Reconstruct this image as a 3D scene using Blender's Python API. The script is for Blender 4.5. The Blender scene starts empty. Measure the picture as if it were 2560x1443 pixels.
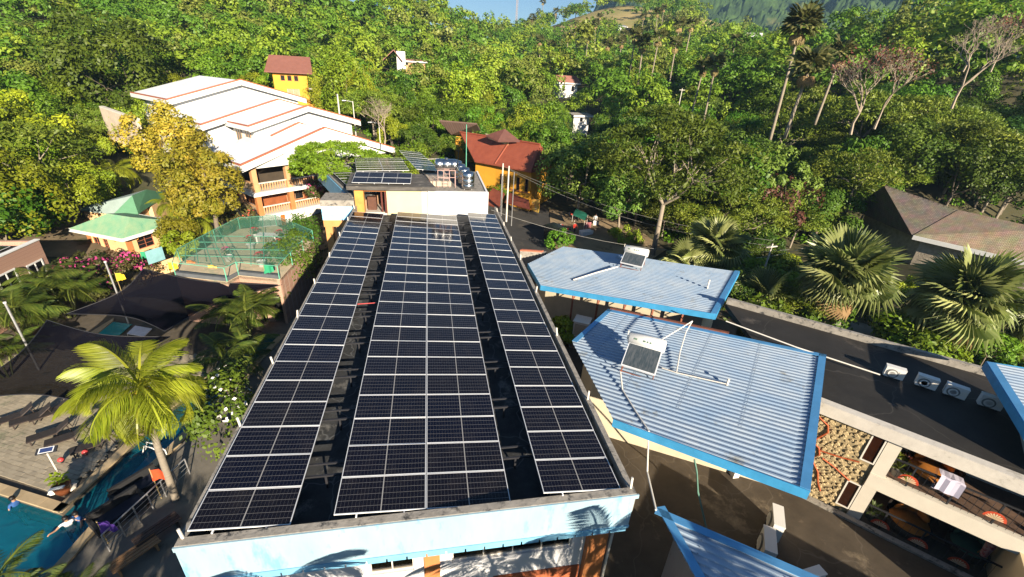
import bpy, math, random
import numpy as np
from mathutils import Vector, Matrix
random.seed(7); RS = np.random.RandomState(7)
S = bpy.context.scene
COL = S.collection
PI = math.pi

# ------------------------------------------------------------------ camera
CF, CP, CY, CR = 1102.0, 0.454338721, 0.195805151, 0.0605091801
CC = np.array([0.345907990, -8.06127283, 10.4194841])
_f = np.array([math.sin(CY)*math.cos(CP), math.cos(CY)*math.cos(CP), -math.sin(CP)])
_r0 = np.array([math.cos(CY), -math.sin(CY), 0.0]); _u0 = np.cross(_r0, _f)
_r = math.cos(CR)*_r0 + math.sin(CR)*_u0; _u = -math.sin(CR)*_r0 + math.cos(CR)*_u0
cd = bpy.data.cameras.new('camera'); cam = bpy.data.objects.new('camera', cd); COL.objects.link(cam)
cd.sensor_width = 36.0; cd.lens = 36.0*CF/2560.0; cd.clip_start = 0.1; cd.clip_end = 9000
M = Matrix(((_r[0], _u[0], -_f[0], CC[0]), (_r[1], _u[1], -_f[1], CC[1]), (_r[2], _u[2], -_f[2], CC[2]), (0, 0, 0, 1)))
cam.matrix_world = M; S.camera = cam

def ray(x, y): return _f + _r*(x-1280)/CF - _u*(y-721.5)/CF
def at(x, y, z):                       # the point at height z that the photo shows at pixel x, y
    d = ray(x, y); t = (z-CC[2])/d[2]; return Vector(CC+t*d)
def atY(x, y, Y):
    d = ray(x, y); t = (Y-CC[1])/d[1]; return Vector(CC+t*d)
def atD(x, y, dist):
    d = ray(x, y); return Vector(CC+d*dist/math.hypot(d[0], d[1]))
def atP(x, y, p0, n):                  # on the plane through p0 with normal n
    d = Vector(ray(x, y)); c = Vector(CC); t = (Vector(p0)-c).dot(n)/d.dot(n); return c+d*t

# ------------------------------------------------------------------ light
SUN_EL, SUN_AZ = math.radians(19.0), math.radians(16.5)   # the sun stands behind the camera, a little to the right
sdir = Vector((math.sin(SUN_AZ)*math.cos(SUN_EL), -math.cos(SUN_AZ)*math.cos(SUN_EL), math.sin(SUN_EL)))
W = bpy.data.worlds.new('World'); S.world = W; W.use_nodes = True
nt = W.node_tree; bg = nt.nodes['Background']
sky = nt.nodes.new('ShaderNodeTexSky'); sky.sky_type = 'NISHITA'; sky.sun_disc = False
sky.sun_elevation = SUN_EL; sky.sun_rotation = math.atan2(sdir.x, sdir.y)
sky.air_density = 1.0; sky.dust_density = 0.15; sky.ozone_density = 4.5
nt.links.new(sky.outputs[0], bg.inputs[0]); bg.inputs[1].default_value = 0.05
ld = bpy.data.lights.new('sun', 'SUN'); ld.energy = 5.0; ld.angle = math.radians(0.5); ld.color = (1.0, 0.87, 0.68)
lo = bpy.data.objects.new('sun', ld); COL.objects.link(lo); lo.rotation_euler = sdir.to_track_quat('Z', 'Y').to_euler()
vs = S.view_settings; vs.view_transform = 'Standard'; vs.look = 'None'; vs.gamma = 1; vs.use_curve_mapping = False
vs.exposure = 1.25
S.render.engine = 'CYCLES'; S.cycles.use_denoising = True; S.cycles.denoiser = 'OPENIMAGEDENOISE'; S.cycles.denoising_input_passes = 'RGB_ALBEDO_NORMAL'
S.cycles.max_bounces = 6; S.cycles.diffuse_bounces = 1; S.cycles.glossy_bounces = 3; S.cycles.transmission_bounces = 4
S.cycles.transparent_max_bounces = 12; S.cycles.caustics_reflective = False; S.cycles.caustics_refractive = False
S.cycles.sample_clamp_indirect = 4.0

# ------------------------------------------------------------------ materials
MATS = {}
def mat(name, col, rough=0.75, var=0.25, scale=2.0, col2=None, bump=0.0, bscale=None, metal=0.0, spec=0.35, stain=None, sscale=1.5, samt=0.5, coat=0.0, stretch=None, objrand=0.0, gen=False):
    if name in MATS: return MATS[name]
    m = bpy.data.materials.new(name); m.use_nodes = True; MATS[name] = m
    t = m.node_tree; N = t.nodes; L = t.links; b = N['Principled BSDF']
    b.inputs['Roughness'].default_value = rough; b.inputs['Metallic'].default_value = metal
    b.inputs['Specular IOR Level'].default_value = spec; b.inputs['Coat Weight'].default_value = coat
    tc = N.new('ShaderNodeTexCoord'); src = tc.outputs['Object']
    if stretch:
        mp = N.new('ShaderNodeMapping'); mp.inputs['Scale'].default_value = stretch; L.new(src, mp.inputs[0]); src = mp.outputs[0]
    n1 = N.new('ShaderNodeTexNoise'); n1.inputs['Scale'].default_value = scale; n1.inputs['Detail'].default_value = 6; n1.inputs['Roughness'].default_value = 0.65
    L.new(src, n1.inputs['Vector'])
    mx = N.new('ShaderNodeMix'); mx.data_type = 'RGBA'
    c2 = col2 if col2 else tuple(c*(1-var) for c in col)
    mx.inputs[6].default_value = (*col, 1); mx.inputs[7].default_value = (*c2, 1)
    cr = N.new('ShaderNodeMapRange'); cr.inputs[1].default_value = 0.35; cr.inputs[2].default_value = 0.65
    L.new(n1.outputs[0], cr.inputs[0]); L.new(cr.outputs[0], mx.inputs[0]); out = mx.outputs[2]
    if stain:
        n2 = N.new('ShaderNodeTexNoise'); n2.inputs['Scale'].default_value = sscale; n2.inputs['Detail'].default_value = 8; n2.inputs['Roughness'].default_value = 0.7
        L.new(src, n2.inputs['Vector'])
        r2 = N.new('ShaderNodeMapRange'); r2.inputs[1].default_value = 0.62-0.2*samt; r2.inputs[2].default_value = 0.74-0.2*samt
        L.new(n2.outputs[0], r2.inputs[0])
        m2 = N.new('ShaderNodeMix'); m2.data_type = 'RGBA'; m2.inputs[7].default_value = (*stain, 1)
        L.new(out, m2.inputs[6]); L.new(r2.outputs[0], m2.inputs[0]); out = m2.outputs[2]
    if objrand:
        oi = N.new('ShaderNodeObjectInfo'); hs = N.new('ShaderNodeHueSaturation')
        r3 = N.new('ShaderNodeMapRange'); r3.inputs[3].default_value = 1-objrand; r3.inputs[4].default_value = 1+objrand
        L.new(oi.outputs['Random'], r3.inputs[0]); L.new(r3.outputs[0], hs.inputs['Value']); L.new(out, hs.inputs['Color']); out = hs.outputs[0]
    L.new(out, b.inputs['Base Color'])
    if bump:
        n3 = N.new('ShaderNodeTexNoise'); n3.inputs['Scale'].default_value = bscale or scale*4; n3.inputs['Detail'].default_value = 5
        L.new(src, n3.inputs['Vector']); bp = N.new('ShaderNodeBump'); bp.inputs['Strength'].default_value = bump; bp.inputs['Distance'].default_value = 0.05
        L.new(n3.outputs[0], bp.inputs['Height']); L.new(bp.outputs[0], b.inputs['Normal'])
    return m

def leafmat(name, c1, c2, trans=0.22, rough=0.5, hue=0.03):
    """foliage: colour varies leaf by leaf (attribute v) and tree by tree (object random); part of the light passes through"""
    if name in MATS: return MATS[name]
    m = bpy.data.materials.new(name); m.use_nodes = True; MATS[name] = m
    t = m.node_tree; N = t.nodes; L = t.links; b = N['Principled BSDF']; o = N['Material Output']
    b.inputs['Roughness'].default_value = rough; b.inputs['Specular IOR Level'].default_value = 0.3
    a = N.new('ShaderNodeAttribute'); a.attribute_name = 'v'
    mx = N.new('ShaderNodeMix'); mx.data_type = 'RGBA'; mx.inputs[6].default_value = (*c1, 1); mx.inputs[7].default_value = (*c2, 1)
    L.new(a.outputs['Fac'], mx.inputs[0])
    oi = N.new('ShaderNodeObjectInfo'); hs = N.new('ShaderNodeHueSaturation')
    r1 = N.new('ShaderNodeMapRange'); r1.inputs[3].default_value = 0.62; r1.inputs[4].default_value = 1.42
    r2 = N.new('ShaderNodeMapRange'); r2.inputs[3].default_value = 0.5-hue; r2.inputs[4].default_value = 0.5+hue
    wn = N.new('ShaderNodeTexWhiteNoise'); wn.noise_dimensions = '1D'; L.new(oi.outputs['Random'], wn.inputs['W'])
    L.new(oi.outputs['Random'], r1.inputs[0]); L.new(wn.outputs['Value'], r2.inputs[0])
    L.new(r1.outputs[0], hs.inputs['Value']); L.new(r2.outputs[0], hs.inputs['Hue']); L.new(mx.outputs[2], hs.inputs['Color'])
    L.new(hs.outputs[0], b.inputs['Base Color'])
    tr = N.new('ShaderNodeBsdfTranslucent'); L.new(hs.outputs[0], tr.inputs[0])
    ms = N.new('ShaderNodeMixShader'); ms.inputs[0].default_value = trans
    L.new(b.outputs[0], ms.inputs[1]); L.new(tr.outputs[0], ms.inputs[2]); L.new(ms.outputs[0], o.inputs[0])
    return m

def cracks(m, scale, col, width=.012, amt=.8):
    """thin branching cracks and repaired seams in a flat roof"""
    t = m.node_tree; N = t.nodes; L = t.links; b = N['Principled BSDF']; src = b.inputs['Base Color'].links[0].from_socket
    tc = N.new('ShaderNodeTexCoord'); nz = N.new('ShaderNodeTexNoise'); nz.inputs['Scale'].default_value = scale*2.5; L.new(tc.outputs['Object'], nz.inputs['Vector'])
    va = N.new('ShaderNodeVectorMath'); va.operation = 'MULTIPLY_ADD'; va.inputs[1].default_value = (.35/scale,)*3; L.new(nz.outputs['Color'], va.inputs[0]); L.new(tc.outputs['Object'], va.inputs[2])
    v = N.new('ShaderNodeTexVoronoi'); v.feature = 'DISTANCE_TO_EDGE'; v.inputs['Scale'].default_value = scale; L.new(va.outputs[0], v.inputs['Vector'])
    r = N.new('ShaderNodeMapRange'); r.inputs[1].default_value = 0; r.inputs[2].default_value = width; r.inputs[3].default_value = amt; r.inputs[4].default_value = 0; L.new(v.outputs['Distance'], r.inputs[0])
    mx = N.new('ShaderNodeMix'); mx.data_type = 'RGBA'; mx.inputs[7].default_value = (*col, 1); L.new(src, mx.inputs[6]); L.new(r.outputs[0], mx.inputs[0]); L.new(mx.outputs[2], b.inputs['Base Color'])
    return m

# ------------------------------------------------------------------ mesh builder
class MB:
    def __init__(s): s.v = []; s.f = []
    def add(s, vs, fs):
        n = len(s.v); s.v.extend(Vector(v) for v in vs); s.f.extend([tuple(i+n for i in f) for f in fs]); return s
    def obox(s, o, a, b, c):           # corner and three edge vectors
        o, a, b, c = Vector(o), Vector(a), Vector(b), Vector(c)
        vs = [o, o+a, o+a+b, o+b, o+c, o+a+c, o+a+b+c, o+b+c]
        fs = [(0, 3, 2, 1), (4, 5, 6, 7), (0, 1, 5, 4), (1, 2, 6, 5), (2, 3, 7, 6), (3, 0, 4, 7)]
        if a.cross(b).dot(c) < 0: fs = [f[::-1] for f in fs]
        return s.add(vs, fs)
    def box(s, x0, x1, y0, y1, z0, z1): return s.obox((x0, y0, z0), (x1-x0, 0, 0), (0, y1-y0, 0), (0, 0, z1-z0))
    def cbox(s, c, sx, sy, sz, rz=0.0):
        R = Matrix.Rotation(rz, 3, 'Z'); a, b, d = R@Vector((sx, 0, 0)), R@Vector((0, sy, 0)), Vector((0, 0, sz))
        return s.obox(Vector(c)-a/2-b/2-d/2, a, b, d)
    def prism(s, poly, vec):
        poly = [Vector(p) for p in poly]; vec = Vector(vec); n = len(poly)
        nn = sum(((poly[i]-poly[0]).cross(poly[(i+1) % n]-poly[0]) for i in range(n)), Vector())
        vs = poly+[p+vec for p in poly]; flip = nn.dot(vec) < 0
        fs = [tuple(range(n))[::-1], tuple(range(n, 2*n))]+[(i, (i+1) % n, n+(i+1) % n, n+i) for i in range(n)]
        if flip: fs = [f[::-1] for f in fs]
        return s.add(vs, fs)
    def poly(s, pts): return s.add(pts, [tuple(range(len(pts)))])
    def tube(s, pts, r, n=6, r2=None, cap=True):
        pts = [Vector(p) for p in pts]; K = len(pts); base = len(s.v)
        for i, p in enumerate(pts):
            d = (pts[min(i+1, K-1)]-pts[max(i-1, 0)]).normalized()
            q = Vector((0, 0, 1)) if abs(d.z) < 0.9 else Vector((1, 0, 0))
            a = d.cross(q).normalized(); b = d.cross(a)
            rr = r if r2 is None else r+(r2-r)*i/(K-1)
            for k in range(n): s.v.append(p+(a*math.cos(2*PI*k/n)+b*math.sin(2*PI*k/n))*rr)
        for i in range(K-1):
            for k in range(n):
                k2 = (k+1) % n; s.f.append((base+i*n+k, base+i*n+k2, base+(i+1)*n+k2, base+(i+1)*n+k))
        if cap: s.f.append(tuple(base+k for k in range(n))[::-1]); s.f.append(tuple(base+(K-1)*n+k for k in range(n)))
        return s
    def lathe(s, c, prof, n=16, axis=None):  # prof: (radius, height) up the axis
        c = Vector(c); ax = Vector(axis or (0, 0, 1)).normalized(); q = Vector((1, 0, 0)) if abs(ax.x) < .9 else Vector((0, 1, 0))
        a = ax.cross(q).normalized(); b = ax.cross(a); base = len(s.v)
        for r, h in prof:
            for k in range(n): s.v.append(c+ax*h+(a*math.cos(2*PI*k/n)+b*math.sin(2*PI*k/n))*r)
        for i in range(len(prof)-1):
            for k in range(n):
                k2 = (k+1) % n; s.f.append((base+i*n+k, base+i*n+k2, base+(i+1)*n+k2, base+(i+1)*n+k))
        s.f.append(tuple(base+k for k in range(n))[::-1]); s.f.append(tuple(base+(len(prof)-1)*n+k for k in range(n)))
        return s
    def wall(s, o, u, v, n, Wd, H, T, holes=()):  # o: lower left corner of the outer face; holes (x0, z0, x1, z1) are left open
        o, u, v, n = Vector(o), Vector(u).normalized(), Vector(v).normalized(), Vector(n).normalized()
        xs = sorted({0, Wd, *[min(max(h[i], 0), Wd) for h in holes for i in (0, 2)]})
        for i in range(len(xs)-1):
            a, b = xs[i], xs[i+1]; m = (a+b)/2; hs = sorted((max(h[1], 0), min(h[3], H)) for h in holes if h[0] < m < h[2]); z = 0
            for h0, h1 in hs+[(H, H)]:
                if h0-z > 1e-4: s.obox(o+u*a+v*z, u*(b-a), n*T, v*(h0-z))
                z = max(z, h1)
        return s

ORG = {}
def wloc(o): return ORG.get(o.name, Vector())
def mesh_obj(name, v, f, m, parent=None, smooth=False):
    org = wloc(parent) if parent else Vector()
    me = bpy.data.meshes.new(name); me.from_pydata([tuple(Vector(p)-org) for p in v], [], f); me.update()
    if smooth: me.shade_smooth()
    ms = m if isinstance(m, (list, tuple)) else [m]
    for x in ms: me.materials.append(x)
    o = bpy.data.objects.new(name, me); COL.objects.link(o)
    if parent: o.parent = parent
    ORG[o.name] = org
    return o
def build(mb, name, m, parent=None, smooth=False): return mesh_obj(name, mb.v, mb.f, m, parent, smooth)
def tag(o, label=None, cat=None, group=None, kind=None):
    if label: o['label'] = label
    if cat: o['category'] = cat
    if group: o['group'] = group
    if kind: o['kind'] = kind
    return o
def thing(name, loc, label, cat, group=None, rz=0.0):
    o = bpy.data.objects.new(name, None); o.empty_display_size = 0.3; COL.objects.link(o)
    o.location = Vector(loc); o.rotation_euler = (0, 0, rz); ORG[o.name] = Vector(loc) if rz == 0 else Vector()
    return tag(o, label, cat, group)
def clone(root, loc, rz=0.0, label=None, group=None, sc=None):
    kids = [c for c in KIDS(root)]
    r = root.copy(); COL.objects.link(r); r.location = Vector(loc); r.rotation_euler = (0, 0, rz)
    if sc: r.scale = (sc, sc, sc) if not isinstance(sc, (tuple, list)) else sc
    if label: r['label'] = label
    if group: r['group'] = group
    for ch in kids:
        c = ch.copy(); COL.objects.link(c); c.parent = r
        for g in KIDS(ch):
            d = g.copy(); COL.objects.link(d); d.parent = c
            KIDMAP.setdefault(c.name, []).append(d)
        KIDMAP.setdefault(r.name, []).append(c)
    return r
KIDMAP = {}
def KIDS(o): return KIDMAP.get(o.name) or [c for c in o.children]
def struct(mb, name, m, smooth=False): return tag(build(mb, name, m, None, smooth), kind='structure')

Z3 = Vector((0, 0, 1))
def clearglass():
    if 'clear_glass' in MATS: return MATS['clear_glass']
    m = bpy.data.materials.new('clear_glass'); m.use_nodes = True; MATS['clear_glass'] = m; N = m.node_tree.nodes; L = m.node_tree.links
    a, g, x, f = N.new('ShaderNodeBsdfTransparent'), N.new('ShaderNodeBsdfGlossy'), N.new('ShaderNodeMixShader'), N.new('ShaderNodeFresnel')
    a.inputs[0].default_value = (.75, .72, .68, 1); g.inputs['Roughness'].default_value = .04; L.new(f.outputs[0], x.inputs[0]); L.new(a.outputs[0], x.inputs[1]); L.new(g.outputs[0], x.inputs[2]); L.new(x.outputs[0], N['Material Output'].inputs[0]); return m
def window(parent, o, u, v, n, w, h, fm, gm, t=0.05, inset=0.08, mull=1, tr=0, curtain=None, frame_name='window'):
    """a window in an opening: frame part with pane (and curtain) as its own pieces. n points inward"""
    o, u, v, n = Vector(o), Vector(u).normalized(), Vector(v).normalized(), Vector(n).normalized()
    mb = MB(); q = o+n*inset; d = 0.06
    mb.obox(q, u*w, v*t, n*d); mb.obox(q+v*(h-t), u*w, v*t, n*d)
    mb.obox(q+v*t, u*t, v*(h-2*t), n*d); mb.obox(q+v*t+u*(w-t), u*t, v*(h-2*t), n*d)
    for k in range(1, mull+1): mb.obox(q+v*t+u*(t+(w-2*t)*k/(mull+1)-t*.35), u*t*.7, v*(h-2*t), n*d*.8)
    for k in range(1, tr+1): mb.obox(q+u*t+v*(t+(h-2*t)*k/(tr+1)-t*.3)+n*.004, u*(w-2*t), v*t*.6, n*d*.7)
    f = build(mb, frame_name, fm, parent)
    build(MB().obox(q+n*(d*.5)+u*.01+v*.01, u*(w-.02), v*(h-.02), n*.01), 'pane', clearglass() if curtain else gm, f)
    if curtain:
        c = MB(); K = max(6, int(w/.12)); p0 = q+n*.22
        for k in range(K):
            z0 = .06*(k % 2)+.03*random.random(); z1 = .06*((k+1) % 2)+.03*random.random()
            a, b = p0+u*(w*k/K)+n*z0, p0+u*(w*(k+1)/K)+n*z1
            c.poly([a, b, b+v*h, a+v*h])
        build(c, 'curtain', curtain, f)
    return f
# ------------------------------------------------------------------ palette
white = mat('white_paint', (.78, .77, .74), .6, .08, 3, stain=(.45, .43, .38), sscale=1.2, samt=.1)
offwhite = mat('offwhite_paint', (.62, .57, .5), .7, .15, 2, stain=(.3, .27, .22), sscale=2, samt=.15, bump=.1)
cream = mat('cream_paint', (.66, .53, .33), .7, .08, 1.5)
concrete = mat('concrete', (.34, .31, .27), .85, .3, 3, stain=(.05, .05, .05), sscale=3.5, samt=.45, bump=.3)
dkconcrete = mat('stained_roof_concrete', (.05, .052, .055), .8, .5, 1.6, stain=(.19, .185, .175), sscale=.9, samt=.25, bump=.3)
bitumen = mat('bitumen_deck', (.08, .062, .043), .8, .4, .8, stain=(.21, .165, .11), sscale=.55, samt=.2, bump=.2)
greywall = mat('grey_wall', (.3, .28, .26), .8, .12, 1.2, stain=(.1, .1, .1), sscale=2.2, samt=.12, stretch=(3, 3, .6))
fascia_m = mat('washed_blue_paint', (.3, .44, .53), .65, .16, .8, stain=(.16, .38, .58), sscale=1.3, samt=.42, stretch=(1.7, 1, .55), bump=.15)
blue_trim = mat('blue_paint', (.06, .33, .62), .5, .25, 1.5)
blue_wing = mat('sky_blue_paint', (.2, .47, .68), .6, .25, 1.2)
orange = mat('orange_paint', (.52, .2, .07), .65, .15, 2)
yelloworange = mat('yellow_orange_paint', (.7, .33, .05), .65, .12, 1.5)
alu = mat('aluminium', (.72, .73, .75), .4, .06, 8, metal=.15, spec=.5)
steel = mat('galvanised_steel', (.45, .45, .46), .45, .2, 6, metal=.6)
rust = mat('rusty_steel', (.26, .09, .05), .7, .35, 6)
darksteel = mat('dark_steel', (.03, .03, .035), .5, .3, 5)
black = mat('shade_black', (.01, .01, .01), .9, .1)
glass = mat('dark_glass', (.012, .013, .015), .08, .2, 3, spec=.6)
brownpane = mat('brown_glass', (.035, .012, .006), .1, .3, 3, spec=.6)
cracks(dkconcrete, .5, (.14, .145, .15)); cracks(bitumen, .35, (.13, .11, .085), .01, .5)
curtain_m = mat('brown_curtain', (.34, .19, .1), .9, .5, 5)
pvc = mat('white_pvc', (.75, .7, .62), .45, .1, 5)
stainless = mat('stainless_steel', (.62, .62, .62), .22, .12, 4, metal=1.0)
terracotta = mat('terracotta_trim', (.42, .13, .07), .65, .15, 4)

def panel_mat():
    m = bpy.data.materials.new('solar_cells'); m.use_nodes = True; t = m.node_tree; N = t.nodes; L = t.links; b = N['Principled BSDF']
    tc = N.new('ShaderNodeTexCoord'); sp = N.new('ShaderNodeSeparateXYZ'); L.new(tc.outputs['Object'], sp.inputs[0])
    def line(sock, pitch, off, w):
        a = N.new('ShaderNodeMath'); a.operation = 'ADD'; a.inputs[1].default_value = off; L.new(sock, a.inputs[0])
        d = N.new('ShaderNodeMath'); d.operation = 'DIVIDE'; d.inputs[1].default_value = pitch; L.new(a.outputs[0], d.inputs[0])
        f = N.new('ShaderNodeMath'); f.operation = 'FRACT'; L.new(d.outputs[0], f.inputs[0])
        g = N.new('ShaderNodeMath'); g.operation = 'SUBTRACT'; g.inputs[1].default_value = .5; L.new(f.outputs[0], g.inputs[0])
        h = N.new('ShaderNodeMath'); h.operation = 'ABSOLUTE'; L.new(g.outputs[0], h.inputs[0])
        k = N.new('ShaderNodeMath'); k.operation = 'GREATER_THAN'; k.inputs[1].default_value = .5-w/pitch/2; L.new(h.outputs[0], k.inputs[0])
        return k.outputs[0]
    ax = line(sp.outputs['X'], .0925, -.029, .0055); ay = line(sp.outputs['Y'], .1835, -.0165, .010); mid = line(sp.outputs['X'], 2.278, 1.139, .028)
    def sc(s, k):
        q = N.new('ShaderNodeMath'); q.operation = 'MULTIPLY'; q.inputs[1].default_value = k; L.new(s, q.inputs[0]); return q.outputs[0]
    def mxm(a, b2):
        q = N.new('ShaderNodeMath'); q.operation = 'MAXIMUM'; L.new(a, q.inputs[0]); L.new(b2, q.inputs[1]); return q.outputs[0]
    fac = mxm(mxm(sc(ax, .2), sc(ay, .5)), mid)
    oi = N.new('ShaderNodeObjectInfo'); c1 = N.new('ShaderNodeMix'); c1.data_type = 'RGBA'
    c1.inputs[6].default_value = (.0018, .002, .009, 1); c1.inputs[7].default_value = (.0045, .0035, .006, 1); L.new(oi.outputs['Random'], c1.inputs[0])
    c2 = N.new('ShaderNodeMix'); c2.data_type = 'RGBA'; c2.inputs[7].default_value = (.3, .29, .28, 1); L.new(c1.outputs[2], c2.inputs[6]); L.new(fac, c2.inputs[0])
    n = N.new('ShaderNodeTexNoise'); n.inputs['Scale'].default_value = 40; n.inputs['Detail'].default_value = 3; L.new(tc.outputs['Object'], n.inputs['Vector'])
    r = N.new('ShaderNodeMapRange'); r.inputs[1].default_value = .3; r.inputs[2].default_value = .9; r.inputs[3].default_value = 0; r.inputs[4].default_value = .012; L.new(n.outputs[0], r.inputs[0])
    c3 = N.new('ShaderNodeMix'); c3.data_type = 'RGBA'; c3.inputs[7].default_value = (.3, .26, .22, 1); L.new(c2.outputs[2], c3.inputs[6]); L.new(r.outputs[0], c3.inputs[0])
    L.new(c3.outputs[2], b.inputs['Base Color']); n4 = N.new('ShaderNodeTexNoise'); n4.inputs['Scale'].default_value = 1.7; n4.inputs['Detail'].default_value = 5; va = N.new('ShaderNodeVectorMath'); cx = N.new('ShaderNodeCombineXYZ'); L.new(oi.outputs['Random'], cx.inputs[0]); L.new(oi.outputs['Random'], cx.inputs[2])
    va.operation = 'MULTIPLY_ADD'; va.inputs[1].default_value = (90, 90, 90); L.new(cx.outputs[0], va.inputs[0]); L.new(tc.outputs['Object'], va.inputs[2]); L.new(va.outputs[0], n4.inputs['Vector'])
    r4 = N.new('ShaderNodeMapRange'); r4.inputs[1].default_value = .35; r4.inputs[2].default_value = .75; r4.inputs[3].default_value = .05; r4.inputs[4].default_value = .2; L.new(n4.outputs[0], r4.inputs[0]); L.new(r4.outputs[0], b.inputs['Roughness'])
    r5 = N.new('ShaderNodeMapRange'); r5.inputs[1].default_value = .5; r5.inputs[2].default_value = .8; r5.inputs[3].default_value = 0; r5.inputs[4].default_value = .03; L.new(n4.outputs[0], r5.inputs[0])
    c5 = N.new('ShaderNodeMix'); c5.data_type = 'RGBA'; c5.inputs[7].default_value = (.34, .28, .22, 1); L.new(c3.outputs[2], c5.inputs[6]); L.new(r5.outputs[0], c5.inputs[0]); L.new(c5.outputs[2], b.inputs['Base Color']); b.inputs['IOR'].default_value = 1.42; b.inputs['Specular IOR Level'].default_value = .5
    return m
cells = panel_mat()
PW, PH = 2.278, 1.134
def _panel():
    g = MB().box(.012, PW-.012, .012, PH-.012, -.028, -.004)
    fr = MB()
    for a in ((0, PW, 0, .02), (0, PW, PH-.02, PH), (0, .02, .02, PH-.02), (PW-.02, PW, .02, PH-.02)): fr.box(*a, -.035, 0)
    a = bpy.data.meshes.new('solar_panel'); a.from_pydata([tuple(v) for v in g.v], [], g.f); a.materials.append(cells)
    b = bpy.data.meshes.new('frame'); b.from_pydata([tuple(v) for v in fr.v], [], fr.f); b.materials.append(alu)
    return a, b
PM, FM = _panel()
def solar_array(loc, rot, nx, ny, label, px=PW+.02, py=PH+.02, group='solar arrays on the main roof', skip=()):
    t = thing('solar_array', loc, label, 'solar array', group); t.rotation_euler = rot; ORG[t.name] = Vector()
    for j in range(ny):
        for i in range(nx):
            if (i, j) in skip: continue
            o = bpy.data.objects.new('solar_panel', PM); COL.objects.link(o); o.parent = t; o.location = (i*px, j*py, random.uniform(-.003, .003)); o.rotation_euler = (random.uniform(-.004, .004), random.uniform(-.003, .003), random.uniform(-.0012, .0012))
            f = bpy.data.objects.new('frame', FM); COL.objects.link(f); f.parent = o
    rails = MB()
    for i in range(nx):
        for q in (.24, .76): rails.box(i*px+PW*q-.02, i*px+PW*q+.02, -.07, ny*py+.03, -.085, -.04)
    build(rails, 'mounting_rail', alu, t)
    return t

# ------------------------------------------------------------------ main building with the solar roof
G = -8.0
mbd = thing('main_building', (0, 14, G), 'long flat roofed building with washed pale blue fascia carrying three solar arrays', 'building')
XO, Y0, Y1 = 5.8, -.3, 28.6
p = MB()
p.box(-XO, XO, Y0, Y0+.22, -.72, .04); p.box(-XO, -XO+.17, Y0+.22, Y1, -.72, .035); p.box(XO-.17, XO, Y0+.22, Y1, -.72, .035)
build(p, 'parapet', concrete, mbd)
build(MB().box(-XO+.17, XO-.17, Y0+.22, Y1, -.9, -.72), 'roof_slab', dkconcrete, mbd)
fz = MB(); fz.box(-XO-.03, XO+.06, Y0-.045, Y0-.003, -.12, .02)
fz.box(-XO-.0, XO-.04, Y0-.03, Y0-.004, -1.24, -.123).box(-XO, XO-.04, Y0, Y0+.5, -1.24, -.91)
build(fz, 'fascia', fascia_m, mbd)
fz = MB(); fz.box(-XO, XO-.02, Y0-.05, Y0+.55, -1.30, -1.243); fz.box(-XO, XO-.02, Y0-.04, Y0+.55, -1.37, -1.303)
build(fz, 'cornice', blue_wing, mbd)
fz = MB()
for k in range(22): fz.box(-XO+.02+k*.525, -XO+.5+k*.525, Y0-.02, Y0+.5, -1.52, -1.373)
build(fz, 'fascia_bracket', blue_wing, mbd)
# lower storey front wall with its windows, pilasters and the side walls
WY = .5
holes = [(-1.75+XO, 4.65, -.45+XO, 6.4), (.68+XO, 4.75, 4.5+XO, 6.4)]
w = MB().wall((-XO+.1, WY, G), (1, 0, 0), Z3, (0, 1, 0), 2*XO-.2, 6.75, .18, [(h[0]-.1, h[1], h[2]-.1, h[3]) for h in holes])
w.box(-XO, -XO+.2, WY+.2, Y1, G, -.722); build(w, 'front_wall', mat('white_render', (.7, .7, .72), .75, .1, 2), mbd)
build(MB().box(XO-.2, XO-.002, WY-.1, Y1, G, -.722), 'side_wall', greywall, mbd)
for q in ((-.15, .32, WY-.08), (XO-.85, XO-.22, WY-.25)): build(MB().box(q[0], q[1], q[2], WY-.004, G, -1.53), 'pilaster', orange, mbd)
build(MB().box(2.0, 4.9, WY-.05, WY-.003, G+1, -4.2), 'painted_panel', mat('brick_red_paint', (.42, .12, .05), .7, .2, 3), mbd)
window(mbd, (-1.75, WY, G+4.65), (1, 0, 0), Z3, (0, 1, 0), 1.3, 1.75, pvc, glass, mull=1, curtain=curtain_m)
window(mbd, (.68, WY, G+4.75), (1, 0, 0), Z3, (0, 1, 0), 3.82, 1.65, pvc, glass, mull=3, curtain=curtain_m)
build(MB().tube([(XO-.08, WY-.2, -1.4), (XO-.08, WY-.2, G)], .05, 8), 'drain_pipe', pvc, mbd)
for sx, ys in ((-1, (-.1, 3.6, 6.9, 10.4, 13.9, 17.6, 21.3, 24.6, 27.8)), (1, (-.1, 3.7, 8.0, 12.3, 16.8, 20.2, 23.5, 27.2))):
    for y in ys:
        a = Vector((sx*(XO-.1), y, 0.03)); b = a+Vector((random.uniform(-.05, .05), random.uniform(-.05, .05), random.uniform(.28, .4)))
        build(MB().tube([a, b], .035, 6), 'pipe_stub', pvc, mbd)
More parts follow.
